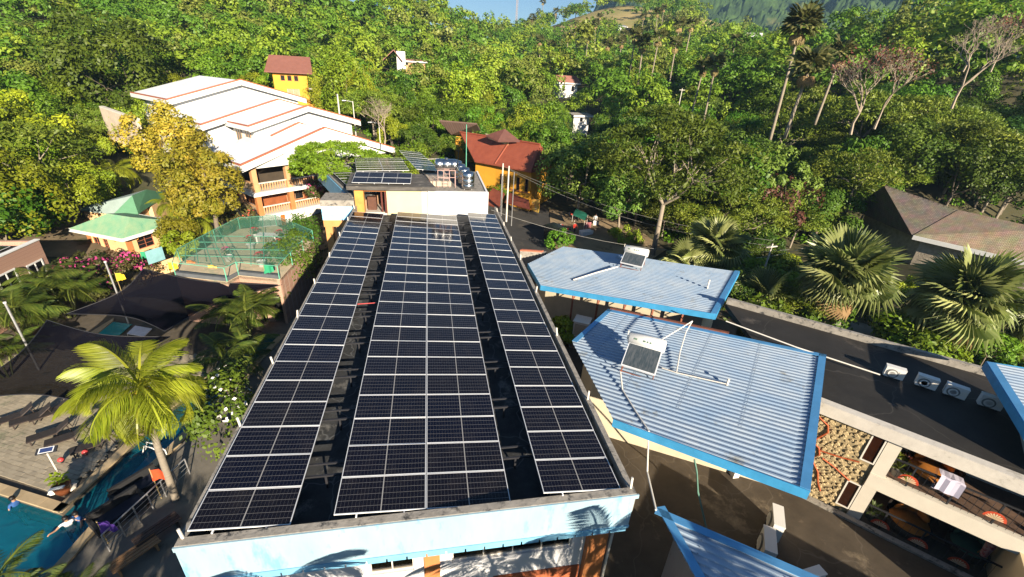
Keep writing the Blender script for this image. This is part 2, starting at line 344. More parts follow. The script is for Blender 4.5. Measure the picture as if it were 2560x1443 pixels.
# supports between the arrays: every cross bar and foot on its own
for y in np.arange(1.6, 26.5, 2.3):
    for x0, x1 in ((-3.5, -2.2), (2.1, 3.3)):
        build(MB().box(x0, x1, y, y+.06, -.28, -.22), 'cross_bar', darksteel, mbd); build(MB().box(x0, x1, y+.42, y+.47, -.25, -.2), 'cross_bar', darksteel, mbd)
        build(MB().box((x0+x1)/2-.03, (x0+x1)/2+.03, y, y+.06, -.72, -.28), 'rack_foot', darksteel, mbd)
build(MB().tube([(-3.35, 11.9, -.15), (-2.45, 11.92, -.12)], .025, 6), 'conduit', mat('red_plastic', (.5, .06, .06), .5), mbd)
solar_array((-5.61, -.02, .178), (0, .08, 0), 1, 23, 'single column solar array along the left parapet of the main roof')
solar_array((-2.285, -.02, .178), (0, .073, 0), 2, 23, 'double width solar array down the middle of the main roof')
solar_array((3.16, -.05, .172), (0, .08, 0), 1, 23, 'single column solar array along the right parapet of the main roof')

# ------------------------------------------------------------------ block at the far end of the roof, with door, tanks and wings
rb = thing('stair_block', (0, 32, G), 'rear block with cream and white walls, open doorway and a stained concrete slab roof', 'building')
RY = 28.75
w = MB(); w.box(-3.25, 0.02, RY, RY+.2, -.9, 1.42); build(w, 'cream_wall', cream, rb)
w = MB(); w.box(-.45, .02, RY-.03, RY-.003, -.6, 1.4); build(w, 'wall_edge', offwhite, rb)
w = MB(); w.box(.06, 5.1, RY-.12, RY+.15, -2.5, 1.27); w.box(4.95, 5.1, RY+.15, RY+9, -2.5, 1.2); build(w, 'white_wall', mat('white_stained', (.8, .79, .77), .7, .06, 2, stain=(.4, .32, .22), sscale=1.3, samt=.02, stretch=(1, 1, 2)), rb)
w = MB(); w.box(-5.75, -5.05, RY-.1, RY+.5, -.6, 1.35); build(w, 'yellow_column', mat('amber_paint', (.62, .3, .07), .65), rb)
w = MB(); w.box(-5.04, -3.26, RY+.0, RY+.3, 1.2, 1.38); build(w, 'door_lintel', orange, rb)
w = MB(); w.box(-3.42, -3.28, RY, RY+.2, -.6, 1.19); w.box(-3.75, -3.62, RY+.3, RY+.36, -.6, 1.19); build(w, 'door_jamb', mat('maroon_paint', (.12, .03, .02), .6), rb)
w = MB(); w.box(-6.0, 5.0, RY+.2, RY+9, -.9, -.6); build(w, 'floor', offwhite, rb)
w = MB(); w.box(-6, -5.8, RY+1, RY+9, -.6, 1.35); w.box(-6, 0, RY+6, RY+6.2, -.6, 1.35); w.box(-.2, 0, RY+.2, RY+6, -.6, 1.35); build(w, 'inner_wall', offwhite, rb)
w = MB(); w.prism([(-6.25, RY-.45, 1.4), (.75, RY-.45, 1.4), (-.4, RY+4.5, 1.4), (-6.6, RY+4.5, 1.4)], (0, 0, .3)); build(w, 'roof_slab', mat('weathered_slab', (.12, .11, .1), .85, .5, 1.5, stain=(.3, .27, .23), sscale=1.2, samt=.35, bump=.3, stretch=(.6, 2, 2)), rb)
w = MB(); w.box(.02, 4.94, RY+.155, RY+9, 0.0, 1.12); build(w, 'tank_deck', concrete, rb)
w = MB(); w.prism([(.3, RY+2.4, .3), (2.1, RY+2.4, .3), (1.4, RY+9.5, .3), (-.8, RY+9.5, .3)], (0, 0, 1.25)); build(w, 'low_wall', mat('bare_plaster', (.5, .42, .33), .8, .2, 2), rb)
d = MB(); d.cbox((-4.55, RY+1.1, -.05), .7, .5, 1.1); build(d, 'cabinet', mat('dark_wood', (.12, .05, .03), .6, .3, 4), rb)
# panels on the slab
solar_array(Vector((-5.85, RY-.1, 1.93)), (math.radians(9), 0, math.radians(-1)), 2, 2, 'small solar array tilted over the front edge of the stair block roof', group='solar arrays on the stair block')
solar_array(Vector((-6.1, RY+4.4, 1.9)), (math.radians(-1), 0, math.radians(9)), 2, 6, 'solar array behind the small one on the stair block', group='solar arrays on the stair block')
solar_array(Vector((-.9, RY+5.3, 2.0)), (math.radians(1), math.radians(6), math.radians(13)), 1, 8, 'narrow solar array beside the water tanks', group='solar arrays on the stair block')
# blue left wing, running away to the left behind the stair block
wg = thing('rear_wing', (-9, 38, G), 'rear wing with a sky blue parapet slanting away behind the main roof', 'building')
A, B = at(880, 497, .45), at(793, 413, .45); dv = (B-A).normalized(); nv = Vector((-dv.y, dv.x, 0)); 
w = MB(); w.obox(A, B-A, -nv*.18, (0, 0, .12)); w.obox(B+dv*.0, -nv*14, dv*.2, (0, 0, .1)); build(w, 'parapet', concrete, wg)
w = MB(); w.obox(A+nv*.003, B-A, nv*.1, (0, 0, -1.55)); build(w, 'fascia', blue_wing, wg)
w = MB(); w.prism([A-nv*.18, B-nv*.18, B-nv*9, A-nv*5.5+dv*4], (0, 0, -.3)); build(w, 'roof_slab', dkconcrete, wg)
w = MB(); w.prism([A-nv*.8-Z3*.31, B-nv*.8-Z3*.31, B-nv*9-Z3*.31, A-nv*5.5+dv*4-Z3*.31], (0, 0, -8)); build(w, 'wall', mat('peach_render', (.55, .33, .2), .75, .15, 2), wg)
az = math.atan2(dv.y, dv.x)-PI/2
solar_array(A-nv*.45+Z3*.3+dv*.6, (0, .03, az), 1, 12, 'solar array along the sky blue parapet of the rear wing', group='solar arrays on the stair block')
lb = thing('side_block', (-7.2, 30, G), 'side block with a washed blue fascia and an orange column beside the main roof', 'building')
w = MB(); w.box(-8.42, -5.82, RY-.25, RY+2.2, .0, .5); build(w, 'parapet', concrete, lb)
w = MB(); w.box(-8.38, -5.83, RY-.2, RY+2, -1.15, -.003); build(w, 'fascia', mat('bright_blue_wash', (.3, .62, .85), .6, .1, 1, stain=(.7, .8, .84), sscale=1.3, samt=.45), lb)
w = MB(); w.box(-8.38, -5.83, RY-.1, RY+2, -1.75, -1.153); w.box(-8.3, -7.75, RY-.05, RY+.5, G, -1.753); build(w, 'column', mat('tan_orange_paint', (.6, .29, .1), .7, .15, 2), lb)
w = MB(); w.box(-7.7, -5.83, RY+1.2, RY+2, G, -1.755); build(w, 'wall', offwhite, lb)
# ------------------------------------------------------------------ ribbed blue roofs on the right
def roofmat():
    m = mat('ribbed_sheet', (.38, .45, .53), .45, .1, .9, col2=(.27, .37, .5), metal=.0, spec=.4, stain=(.22, .22, .2), sscale=.8, samt=.12)
    return m
sheetm = roofmat(); blueroof = mat('blue_sheet', (.10, .33, .62), .45, .2, 1.0, spec=.5)
RD = Vector((-.73, .67, -.115)).normalized(); RE = Vector((.67, .73, 0)).normalized()
RE = (RE-RD*RE.dot(RD)).normalized(); RN = RD.cross(RE).normalized()
if RN.z < 0: RN = -RN
def pz(p, p0): # height of a roof plane through p0 above x, y
    return p0.z-((p[0]-p0.x)*RN.x+(p[1]-p0.y)*RN.y)/RN.z
def ribbed_sheet(poly, pitch=.24, hgt=.045):
    p0 = poly[0]; P2 = [((p-p0).dot(RD), (p-p0).dot(RE)) for p in poly]; n = len(P2)
    def span(s):
        t = []
        for i in range(n):
            (a, b), (c, d) = P2[i], P2[(i+1) % n]
            if (b-s)*(d-s) <= 0 and abs(d-b) > 1e-9: t.append(a+(c-a)*(s-b)/(d-b))
        return (min(t), max(t)) if len(t) > 1 else None
    s0, s1 = min(q[1] for q in P2)+.002, max(q[1] for q in P2)-.002
    prof = [(0, 0), (.11, 0), (.135, hgt), (.205, hgt), (.23, 0)]; S_ = []; k = 0
    while s0+k*pitch < s1:
        for d, h in prof:
            s = s0+k*pitch+d
            if s < s1: S_.append((s, h))
        k += 1
    mb = MB(); rows = []
    for s, h in S_:
        sp = span(s)
        if not sp: continue
        rows.append((len(mb.v), len(mb.v)+1))
        mb.v += [p0+RD*sp[0]+RE*s+RN*h, p0+RD*sp[1]+RE*s+RN*h]
    for (a, b), (c, d) in zip(rows[:-1], rows[1:]): mb.f.append((a, b, d, c))
    return mb
def inside_(p, poly):
    r = False; n = len(poly)
    for i in range(n):
        (x1, y1), (x2, y2) = poly[i], poly[i-1]
        if (y1 > p[1]) != (y2 > p[1]) and p[0] < (x2-x1)*(p[1]-y1)/(y2-y1)+x1: r = not r
    return r
def inset(poly, d):
    c = sum(poly, Vector())/len(poly); out = []; n = len(poly)
    for i in range(n):
        a, b, e = poly[i-1], poly[i], poly[(i+1) % n]
        v = ((c-b)).normalized(); out.append(b+v*d*1.35)
    return out
DK = -4.85
def shed(name, label, pix, p0, floor, fas, wallm, cap=(), group=None, back=()):
    """a lean roof over its walls; pix: corners in the photo; fas: which edges carry the blue fascia; cap: edges with flashing"""
    p0 = Vector(p0); poly = [atP(*q, p0, RN) for q in pix]; n = len(poly)
    t = thing(name, (sum(poly, Vector())/n).xy.to_3d()+Z3*floor, label, 'building', group)
    build(ribbed_sheet(poly), 'roof_sheet', sheetm, t)
    sc_ = MB()
    for q in range(1, 7):
        for k in range(1, 60):
            p = poly[0]+RD*(-14+q*2.1)+RE*(k*.24-3.03+.17)
            for off in (0,):
                uv = [((c-poly[0]).dot(RD), (c-poly[0]).dot(RE)) for c in poly]; pq = (p-poly[0]); 
                if inside_((pq.dot(RD), pq.dot(RE)), uv): sc_.obox(p+RN*.045-RD*.02-RE*.02, RD*.03, RE*.03, RN*.014)
    if sc_.v: tag(build(sc_, 'screw', mat('screw_head', (.16, .2, .26), .5), t), kind='stuff')
    ins = inset(poly, .55); w = MB()
    for i, j, k in back: ins[i] = ins[i].lerp(ins[j], k)
    top = [p-Z3*.12 for p in ins]; bot = [Vector((p.x, p.y, floor)) for p in ins]
    w.add(bot+top, [tuple(range(n))[::-1], tuple(range(n, 2*n))]+[(i, (i+1) % n, n+(i+1) % n, n+i) for i in range(n)])
    build(w, 'wall', wallm, t)
    for i in fas:
        a, b = poly[i], poly[(i+1) % n]; o = (b-a).cross(Z3).normalized(); c = sum(poly, Vector())/n
        if o.dot(a-c) < 0: o = -o
        build(MB().obox(a+o*.004+Z3*.05, b-a, o*.03, (0, 0, -.34)), 'fascia', blue_trim, t)
    for i in cap:
        a, b = poly[i], poly[(i+1) % n]; c = sum(poly, Vector())/n; o = RN.cross(b-a).normalized()
        if o.dot(c-a) < 0: o = -o
        build(MB().obox(a+RN*.05, b-a, o*.26, RN*.02), 'flashing', blueroof, t)
    return t, poly
creamw = mat('pale_cream_render', (.6, .52, .38), .8, .15, 1.5)
r1, P1 = shed('low_house', 'far blue ribbed sheet metal roof with a solar water heater near its back edge', [(1320, 660), (1408, 617), (1848, 680), (1790, 787), (1352, 715)], at(1790, 787, -.5), DK, (2, 3, 4), creamw, (2,), None, ((3, 2, .12), (4, 0, .3)))
r2, P2_ = shed('low_house', 'near blue ribbed sheet metal roof, the largest, with solar water heater and white pipes', [(1430, 855), (1520, 775), (2065, 890), (2025, 1230), (1533, 1050)], at(2025, 1230, .05), DK, (3,), creamw, (1, 2, 0), None, ((3, 2, .6), (4, 0, .7)))
p3 = at(1642, 1272, -1.6)
r3, P3_ = shed('low_house', 'blue sheet roof in palm shade at the bottom edge, beside the grey side wall', [(1642, 1272), (2060, 1452), (2150, 1560), (1800, 1560)], p3, DK, (), greywall, (0, 3))
p4 = at(2465, 905, 1.0)
r4, P4_ = shed('low_house', 'blue sheet roof entering from the right edge beside the air conditioners', [(2465, 907), (2640, 935), (2680, 1150), (2575, 1085)], p4, -.3, (3, 0), greywall, (3,), None, ((0, 1, .7), (3, 2, .7)))
for k, q in ((.4, 4.6), (.75, 4.8)):
    a = P2_[4].lerp(P2_[3], k)+RE*q; build(MB().box(a.x-.14, a.x+.14, a.y-.14, a.y+.14, DK, a.z-.12), 'post', white, r2)
# rusty posts and braces under the far roof's eave
for k in range(1, 6):
    a = P1[3].lerp(P1[4], k/6.3)+Vector((.25, .35, 0))
    build(MB().box(a.x-.05, a.x+.05, a.y-.05, a.y+.05, DK, a.z-.1), 'post', rust, r1)
    build(MB().tube([a+Vector((0, 0, -.9)), a+Vector((.55, .5, -.2))], .03, 5), 'brace', rust, r1)
e0, e1 = P2_[1], P2_[2]
build(MB().obox(e0+Z3*.12+(e1-e0)*.01, (e1-e0)*.6, Vector((.1, .12, 0)), (0, 0, -.16)), 'flashing_edge', rust, r2)

t = thing('shade_annex', (14, -10, DK), 'low grey annex added outside the lower right of the view for its shadow', 'building')  # unseen block added to throw a shadow edge across the lower deck
build(MB().prism([Vector((12.7, -4.0, -1.7)), Vector((20.5, -12.7, -1.7)), Vector((15.5, -17.5, -1.7)), Vector((7.6, -9.3, -1.7))], (0, 0, -.2)), 'roof', sheetm, t)
build(MB().prism([Vector((12.7, -5.0, -1.903)), Vector((19.6, -12.7, -1.903)), Vector((15.5, -16.5, -1.903)), Vector((8.6, -9.3, -1.903))], (0, 0, -2.94)), 'wall', greywall, t)
def heater(loc, rz, label, W_=1.9, Ln=1.45):
    t = thing('solar_water_heater', (0, 0, 0), label, 'water heater', 'solar water heaters on the blue roofs')
    c, s = math.cos(math.radians(25)), math.sin(math.radians(25)); h0 = .3
    a = Vector((-W_/2, -Ln*c/2, h0)); u = Vector((W_, 0, 0)); v = Vector((0, Ln*c, Ln*s)); n = Vector((0, -s, c))
    build(MB().obox(a, u, v, n*.08), 'collector_box', alu, t)
    g = build(MB().obox(a+u*.035+v*.04+n*.083, u*.93, v*.92, n*.006), 'collector_glass', mat('collector_glass', (.035, .05, .06), .12, .35, 2.5, spec=.6, col2=(.09, .1, .11), stretch=(6, 1, 1)), t)
    r = .29; ct = a+v+Vector((0, r*.75, r*.55))
    build(MB().lathe(ct+Vector((-.08, 0, 0)), [(r*.75, 0), (r, .05), (r, W_+.1), (r*.75, W_+.15)], 20, (1, 0, 0)), 'tank', mat('tank_white', (.62, .62, .6), .4, .06, 3), t, True)
    lt = ct+Vector((.18, -r*.78-.01, r*.62))
    for k, wd in ((0, .13), (.4, .09), (.56, .05), (.68, .06)):
        build(MB().obox(lt+Vector((k, -.0, .0)), (wd, 0, 0), Vector((0, -.035, -.045))*1.3, Vector((0, -.008, .006))), 'label_plate', mat('faded_print', (.12, .2, .14), .6), t)
    for x in (-W_/2+.06, W_/2-.06):
        build(MB().tube([(x, -Ln*c/2, h0), (x, -Ln*c/2, .0)], .022, 5), 'leg', rust, t)
        build(MB().tube([(x, Ln*c/2+.05, h0+Ln*s), (x, Ln*c/2+.05, 0)], .022, 5), 'leg', rust, t)
        build(MB().tube([(x, -Ln*c/2, .06), (x, Ln*c/2+.05, .06)], .02, 5), 'rail', rust, t)
        build(MB().tube([(x, Ln*c/2+.05, .06), (x, 0, h0+Ln*s/2)], .018, 5), 'brace', rust, t)
    build(MB().tube([(-W_/2, -Ln*c/2, .06), (W_/2, -Ln*c/2, .06)], .02, 5), 'rail', rust, t)
    build(MB().tube([(-W_/2-.12, Ln*c/2+.1, h0+Ln*s+.1), (-W_/2-.12, Ln*c/2+.1, h0+Ln*s+.55)], .02, 5), 'valve_pipe', pvc, t)
    t.location = loc; t.rotation_euler = (0, 0, rz)
    return t
def on2(x, y): return atP(x, y, P2_[0], RN)
def on1(x, y): return atP(x, y, P1[0], RN)
hz = math.atan2(RD.y, RD.x)+PI+math.radians(6)
h2 = heater(on2(1598, 925), hz, 'solar water heater with grey tank on the near, larger blue roof', 1.42, 1.22)
h1 = heater(on1(1580, 668), hz, 'solar water heater with grey tank near the back edge of the far blue roof', 1.5, 1.15)
def pipe(name, label, pts, r, m=None, cat='pipe', group='pipes over the blue roofs'): return tag(build(MB().tube(pts, r, 6), name, m or pvc), label, cat, group)
def h2_(x, y, h): return atP(x, y, P2_[0]+Z3*h, RN)      # a point h above the near roof, seen at x, y
def h1_(x, y, h): return atP(x, y, P1[0]+Z3*h, RN)
pipe('water_pipe', 'straight white pipe from the near heater up to the bracket under the far eave', [h2_(1642, 857, .55), h2_(1731, 803, .8)], .026)
pipe('water_pipe', 'curved white pipe bending down the near blue roof from the eave bracket', [h2_(1731, 803, .8), h2_(1715, 830, .5), h2_(1700, 880, .2), h2_(1691, 932, .1)], .026)
pipe('water_pipe', 'white pipe lying along the near blue roof to a short stub', [h2_(1655, 920, .1), h2_(1691, 932, .1), h2_(1815, 960, .1)], .026)
a_ = h2_(1817, 963, 0); pipe('pipe_stub', 'short white pipe stub standing on the near blue roof', [a_, a_+Z3*.3], .05)
a_ = h1_(1768, 722, 0); pipe('pipe_stub', 'thin white vent pipe standing on the far blue roof near its right end', [a_, a_+Z3*.6], .045)
pipe('water_pipe', 'pale pipe running down the far blue roof from its heater', [h1_(1545, 667, .2), h1_(1490, 682, .12), h1_(1433, 700, .08)], .045)
pipe('garden_hose', 'white hose hanging from the near heater over the eave into the alley', [h2_(1551, 930, .3), h2_(1556, 975, .05), h2_(1590, 1030, .05), h2_(1622, 1078, .06), at(1620, 1115, -1.2), at(1618, 1180, -1.6), at(1640, 1275, -1.5)], .035, cat='hose')
pipe('power_cable', 'white cable strung along the upper deck beside the near blue roof', [at(1815, 803, .2), at(1990, 868, .1), at(2200, 937, .05)], .03, cat='cable')
pipe('drain_pipe', 'thin green pipe running from the near eave across the lower deck', [at(1736, 1150, -1.2), at(1742, 1180, -2.2), at(1745, 1230, DK+.8), at(1768, 1330, DK+.06)], .035, mat('green_pvc', (.15, .3, .24), .5), 'pipe')

# ------------------------------------------------------------------ decks and the guest house with balconies
d = MB(); d.prism([(5.83, -14, DK), (5.83, 26, DK), (11.5, 29, DK), (24, 18.5, DK), (16.2, 9.5, DK), (14.4, 5.2, DK), (23.5, -5.0, DK), (25, -14, DK)], (0, 0, -.3))
ldk = struct(d, 'lower_deck', bitumen)
FA = Vector((15.05, 3.07, 0)); FU = Vector((.666, -.746, 0)).normalized(); FN = Vector((.746, .666, 0)).normalized()   # facade: along FU, FN points inward
def fp(u, z, n=0.0): return FA+FU*u+FN*n+Z3*z
gh = thing('guest_house', fp(2.5, G, 3), 'guest house with stone clad corner, two balconies and a black flat roof deck', 'building')
UD = -.3
ub = [at(1790, 775, UD), at(1815, 760, UD), at(2640, 990, UD), at(2700, 1260, UD), fp(0, UD), fp(-2.6, UD), at(1800, 800, UD)]
bitumen2 = mat('black_deck', (.028, .025, .022), .75, .4, .8, stain=(.1, .085, .07), sscale=.5, samt=.1, bump=.2); cracks(bitumen2, .3, (.09, .08, .07), .008, .5)
d = MB(); d.prism([ub[1], ub[2], fp(9.2, UD), fp(-1.2, UD)], (0, 0, -.25)); build(d, 'roof_deck', bitumen2, gh)
a, b = ub[1], ub[2]; o = Vector((-(b-a).y, (b-a).x, 0)).normalized()
build(MB().obox(a, b-a, o*.22, (0, 0, .32)), 'deck_parapet', concrete, gh)
build(MB().obox(fp(-1.2, UD+.08, -.32), FU*10.2, FN*.36, (0, 0, -.5)), 'slab_edge', offwhite, gh)
stonem = mat('stone_cladding', (.52, .4, .22), .85, .3, 6, bump=.4, objrand=.0)
build(MB().wall(fp(-1.2, -5.0), FU, Z3, FN, 3.45, 4.6, .25, [(3.0, .42, 3.4, 1.75), (3.0, 2.88, 3.4, 4.3)]), 'stone_wall', mat('mortar', (.4, .31, .17), .9, .3, 5), gh)
sm = MB(); rr = random.Random(3)
for iz in range(30):
    for iu in range(20):
        u = -1.15+iu*.172+(iz % 2)*.086+rr.uniform(-.075, .075); z = -4.93+iz*.152+rr.uniform(-.06, .06)
        if 1.72 < u < 2.32 and (-4.7 < z < -3.15 or -2.25 < z < -.6) or z > -.55 or u > 2.16: continue
        R0 = rr.uniform(.06, .11); k = rr.choice((5, 6, 7)); ph = rr.random()*6; th = rr.uniform(.02, .06)
        pts = [fp(u+R0*rr.uniform(.75, 1.1)*math.cos(ph+2*PI*i/k), z+R0*rr.uniform(.65, .95)*math.sin(ph+2*PI*i/k), -.002) for i in range(k)]
        cc = fp(u, z, -th); ti = [cc+(q-fp(u, z, -.002))*.8+FN*rr.uniform(-.008, .008) for q in pts]
        n0 = len(sm.v); sm.v += pts+ti; sm.f += [(n0+i, n0+(i+1) % k, n0+k+(i+1) % k, n0+k+i) for i in range(k)]+[tuple(range(n0+k, n0+2*k))]
tag(build(sm, 'stone', stonem, gh), kind='stuff')
redl = mat('red_relief', (.45, .1, .03), .7)
for c in ([(-.1, -1.3), (.25, -1.5), (.35, -1.8), (.15, -2.2), (.02, -2.5)], [(.35, -2.75), (.55, -2.72), (1.0, -2.65), (1.6, -2.5)], [(-.3, -2.6), (.05, -2.5), (.3, -2.65), (.42, -2.95), (.25, -3.25), (-.05, -3.35), (-.4, -3.3)], [(.25, -3.3), (.6, -3.75), (.75, -4.2), (.95, -4.6)], [(.55, -3.05), (1.0, -3.2), (1.6, -3.5)]):
    build(MB().tube([fp(u+.25, z+.25, -.05) for u, z in c], .035, 5), 'relief_line', redl, gh)
for z0, z1 in ((-4.58, -3.25), (-2.12, -.7)):
    window(gh, fp(1.8, z0, -.05), FU, Z3, FN, .45, z1-z0, pvc, brownpane, mull=0, inset=0.0)
# column, slab bands, balcony shells
pal = mat('warm_white_render', (.66, .6, .5), .7, .08, 2)
build(MB().obox(fp(2.27, -4.95, -.06), FU*.42, FN*.4, (0, 0, 4.35)), 'column', pal, gh)
build(MB().obox(fp(2.27, -3.1, -.12), FU*6.5, FN*.25, (0, 0, .62)), 'floor_band', pal, gh)
for z in (-2.5, -4.95): build(MB().obox(fp(2.7, z-.12, .14), FU*6.2, FN*2.3, (0, 0, .1)), 'balcony_floor', mat('brown_tile', (.16, .1, .07), .6, .3, 6), gh)
build(MB().obox(fp(2.5, -4.95, 2.45), FU*6.4, FN*.15, (0, 0, 4.4)), 'rear_wall', mat('grey_white_render', (.5, .46, .42), .8, .1, 2), gh)
build(MB().obox(fp(2.3, -4.95, .3), FU*.2, FN*2.1, (0, 0, 4.4)), 'side_wall', offwhite, gh)
build(MB().obox(fp(6.5, -4.95, -2.6), FU*.25, FN*5.0, (0, 0, 2.0)), 'side_wall', cream, gh)
build(MB().obox(fp(8.6, -4.95, .3), FU*.2, FN*2.1, (0, 0, 4.4)), 'side_wall', cream, gh)
for z in (-2.5, -4.95):
    build(MB().obox(fp(2.7, z+.95, .02), FU*5.6, FN*.06, (0, 0, .05)), 'handrail', darksteel, gh)
    for k in range(5):
        u = 3.3+k*1.15; build(MB().obox(fp(u, z, .03), FU*.05, FN*.05, (0, 0, .95)), 'rail_post', darksteel, gh)
        if k % 2 == 0 or z < -4:
            fan = MB()
            for q in range(9):
                a0, a1 = PI*q/9, PI*(q+1)/9; c = fp(u, z+.28, -.01)
                fan.poly([c, c+FU*.3*math.cos(a0)+Z3*.3*math.sin(a0), c+FU*.3*math.cos(a1)+Z3*.3*math.sin(a1)])
            f = build(fan, 'fan_ornament', mat('fan_red', (.6, .08, .03), .6, .3, 8), gh)
            fan = MB()
            for q in range(9):
                a0 = PI*(q+.5)/9; c = fp(u, z+.28, -.015); v = FU*math.cos(a0)+Z3*math.sin(a0); w = FU*-math.sin(a0)+Z3*math.cos(a0)
                fan.poly([c, c+v*.2-w*.022, c+v*.24, c+v*.2+w*.022])
            build(fan, 'fan_ray', cream, f)
    bars = MB()
    for k in range(30): bars.obox(fp(2.75+k*.19, z+.02, .04), FU*.01, FN*.01, (0, 0, .92))
    tag(build(bars, 'baluster', darksteel, gh), kind='stuff')
strip = MB().obox(fp(.3, DK, -.38), FU*6.1, FN*.24, (0, 0, .1)); build(strip, 'kerb_strip', concrete, gh)

def daybed(u, z, n, col, label, r=.62):
    c = fp(u, z, n); t = thing('round_chair', c, label, 'chair', 'round chairs on the balconies'); k = mat('dark_wicker', (.025, .018, .015), .7, .4, 12)
    build(MB().lathe(c, [(r*.75, 0), (r*1.06, .12), (r*1.12, .36), (r*.96, .4)], 22), 'base', k, t, True)
    build(MB().lathe(c+Z3*.3, [(r*.9, .0), (r*.98, .12), (r*.9, .2), (r*.3, .23)], 22), 'cushion', mat('cushion_'+col, {'orange': (.42, .15, .02), 'green': (.03, .1, .08)}[col], .8, .25, 5), t, True)
    bk = MB(); K = 12
    for i in range(K):
        a0, a1 = PI*(.05+.9*i/K), PI*(.05+.9*(i+1)/K)
        f = lambda a, rr, h: c+FU*rr*math.cos(a)+FN*rr*math.sin(a)+Z3*h
        h0, h1 = .45+.45*math.sin(a0), .45+.45*math.sin(a1)
        bk.poly([f(a0, r, .4), f(a1, r, .4), f(a1, r*1.08, h1+.2), f(a0, r*1.08, h0+.2)]); bk.poly([f(a1, r*1.14, .3), f(a0, r*1.14, .3), f(a0, r*1.18, h0+.2), f(a1, r*1.18, h1+.2)])
        bk.poly([f(a0, r*1.08, h0+.2), f(a1, r*1.08, h1+.2), f(a1, r*1.18, h1+.2), f(a0, r*1.18, h0+.2)])
    build(bk, 'backrest', k, t)
    pl = MB()
    for i in range(3):
        a0 = PI*(.25+.25*i); q = c+FU*r*.72*math.cos(a0)+FN*r*.72*math.sin(a0)+Z3*.68; dv = FU*-math.sin(a0)+FN*math.cos(a0); ov = FU*math.cos(a0)+FN*math.sin(a0)
        build(MB().lathe(q, [(.05, -.09), (.24, -.05), (.27, 0), (.24, .05), (.05, .09)], 10, ov*.8+Z3*.3), 'pillow', MATS['cushion_'+col], t, True)
    return t
daybed(3.95, -2.4, .95, 'orange', 'round dark wicker chair with orange cushions on the upper balcony', .72)
daybed(4.15, -4.85, .78, 'orange', 'round dark wicker chair with an orange seat on the lower balcony', .66)
daybed(5.9, -4.85, 1.0, 'green', 'round dark wicker chair with a dark green seat on the lower balcony', .55)
def spiky(u, z, n, label, m1, sc=1.0):
    t = thing('spiky_plant', fp(u, z, n), label, 'potted plant', 'plants on the balconies'); rr = random.Random(int(u*100+z*10)); c = fp(u, z, n)
    build(MB().lathe(c, [(.14, 0), (.2, .3), (.22, .3), (.18, .27), (.01, .26)], 10), 'pot', concrete, t, True); mb = MB()
    for k in range(34):
        a, e = rr.random()*6.28, rr.uniform(.15, 1.4); d = Vector((math.cos(a)*math.cos(e), math.sin(a)*math.cos(e), math.sin(e))); w = d.cross(Z3).normalized()*.035*sc; b0 = c+Z3*.3; b1 = b0+d*.32*sc; b2 = b0+d*.55*sc-Z3*.12*sc
        mb.poly([b0-w*.5, b0+w*.5, b1+w, b1-w]); mb.poly([b1-w, b1+w, b2])
    build(mb, 'leaves', m1, t)
ylf = leafmat('spiky_yellow', (.2, .22, .03), (.4, .38, .06)); rdf = leafmat('spiky_red', (.25, .06, .05), (.4, .12, .08))
spiky(3.0, -2.4, .35, 'yellow green spiky plant at the left end of the upper balcony', ylf, 1.1); spiky(2.95, -2.4, .95, 'small spiky plant by the column at the back of the upper balcony', ylf, .8); spiky(3.3, -2.4, 1.1, 'reddish spiky plant beside the upper orange chair', rdf, .9); spiky(3.0, -4.85, .4, 'green spiky plant at the left end of the lower balcony', leafmat('spiky_green', (.08, .12, .03), (.18, .2, .05)), 1.2)
t = thing('towel', fp(4.3, -1.45, 0), 'pale lilac towel hung over the upper balcony handrail', 'towel')
tw = MB(); prof = [(-.06, -.55), (-.03, 0), (.05, .035), (.12, .0), (.55, -.06)]
g = [[fp(3.95+.13*i, -1.45+h+.012*math.sin(i*1.7+k), n+.02*math.sin(i*2.2)) for i in range(6)] for k, (n, h) in enumerate(prof)]
for k in range(4):
    for i in range(5): tw.poly([g[k][i], g[k][i+1], g[k+1][i+1], g[k+1][i]])
build(tw, 'cloth', mat('lilac_cloth', (.6, .56, .68), .9, .06, 4), t)
fr = MB()
for i in range(18): fr.poly([g[0][0].lerp(g[-1][0], i/18)-FU*.0, g[0][0].lerp(g[-1][0], (i+.5)/18), g[0][0].lerp(g[-1][0], (i+.3)/18)-FU*.09])
tag(build(fr, 'fringe', MATS['lilac_cloth'], t), kind='stuff')
t = thing('coat_rack', fp(6.2, -4.85, .7), 'wooden rack with hung clothes at the end of the lower balcony', 'rack')
for q in ((-.25, .0), (.25, .0)): build(MB().tube([fp(6.2+q[0], -4.85, .7), fp(6.2-q[0]*.3, -3.5, .7)], .02, 5), 'leg', mat('yellow_wood', (.35, .22, .05), .6), t)
cl = MB(); cl.tube([fp(6.2, -3.6, .68), fp(6.2, -4.0, .66), fp(6.22, -4.4, .68)], .16, 8, .1); build(cl, 'garment', mat('red_white_cloth', (.5, .4, .36), .9, .5, 9, col2=(.4, .03, .04)), t)

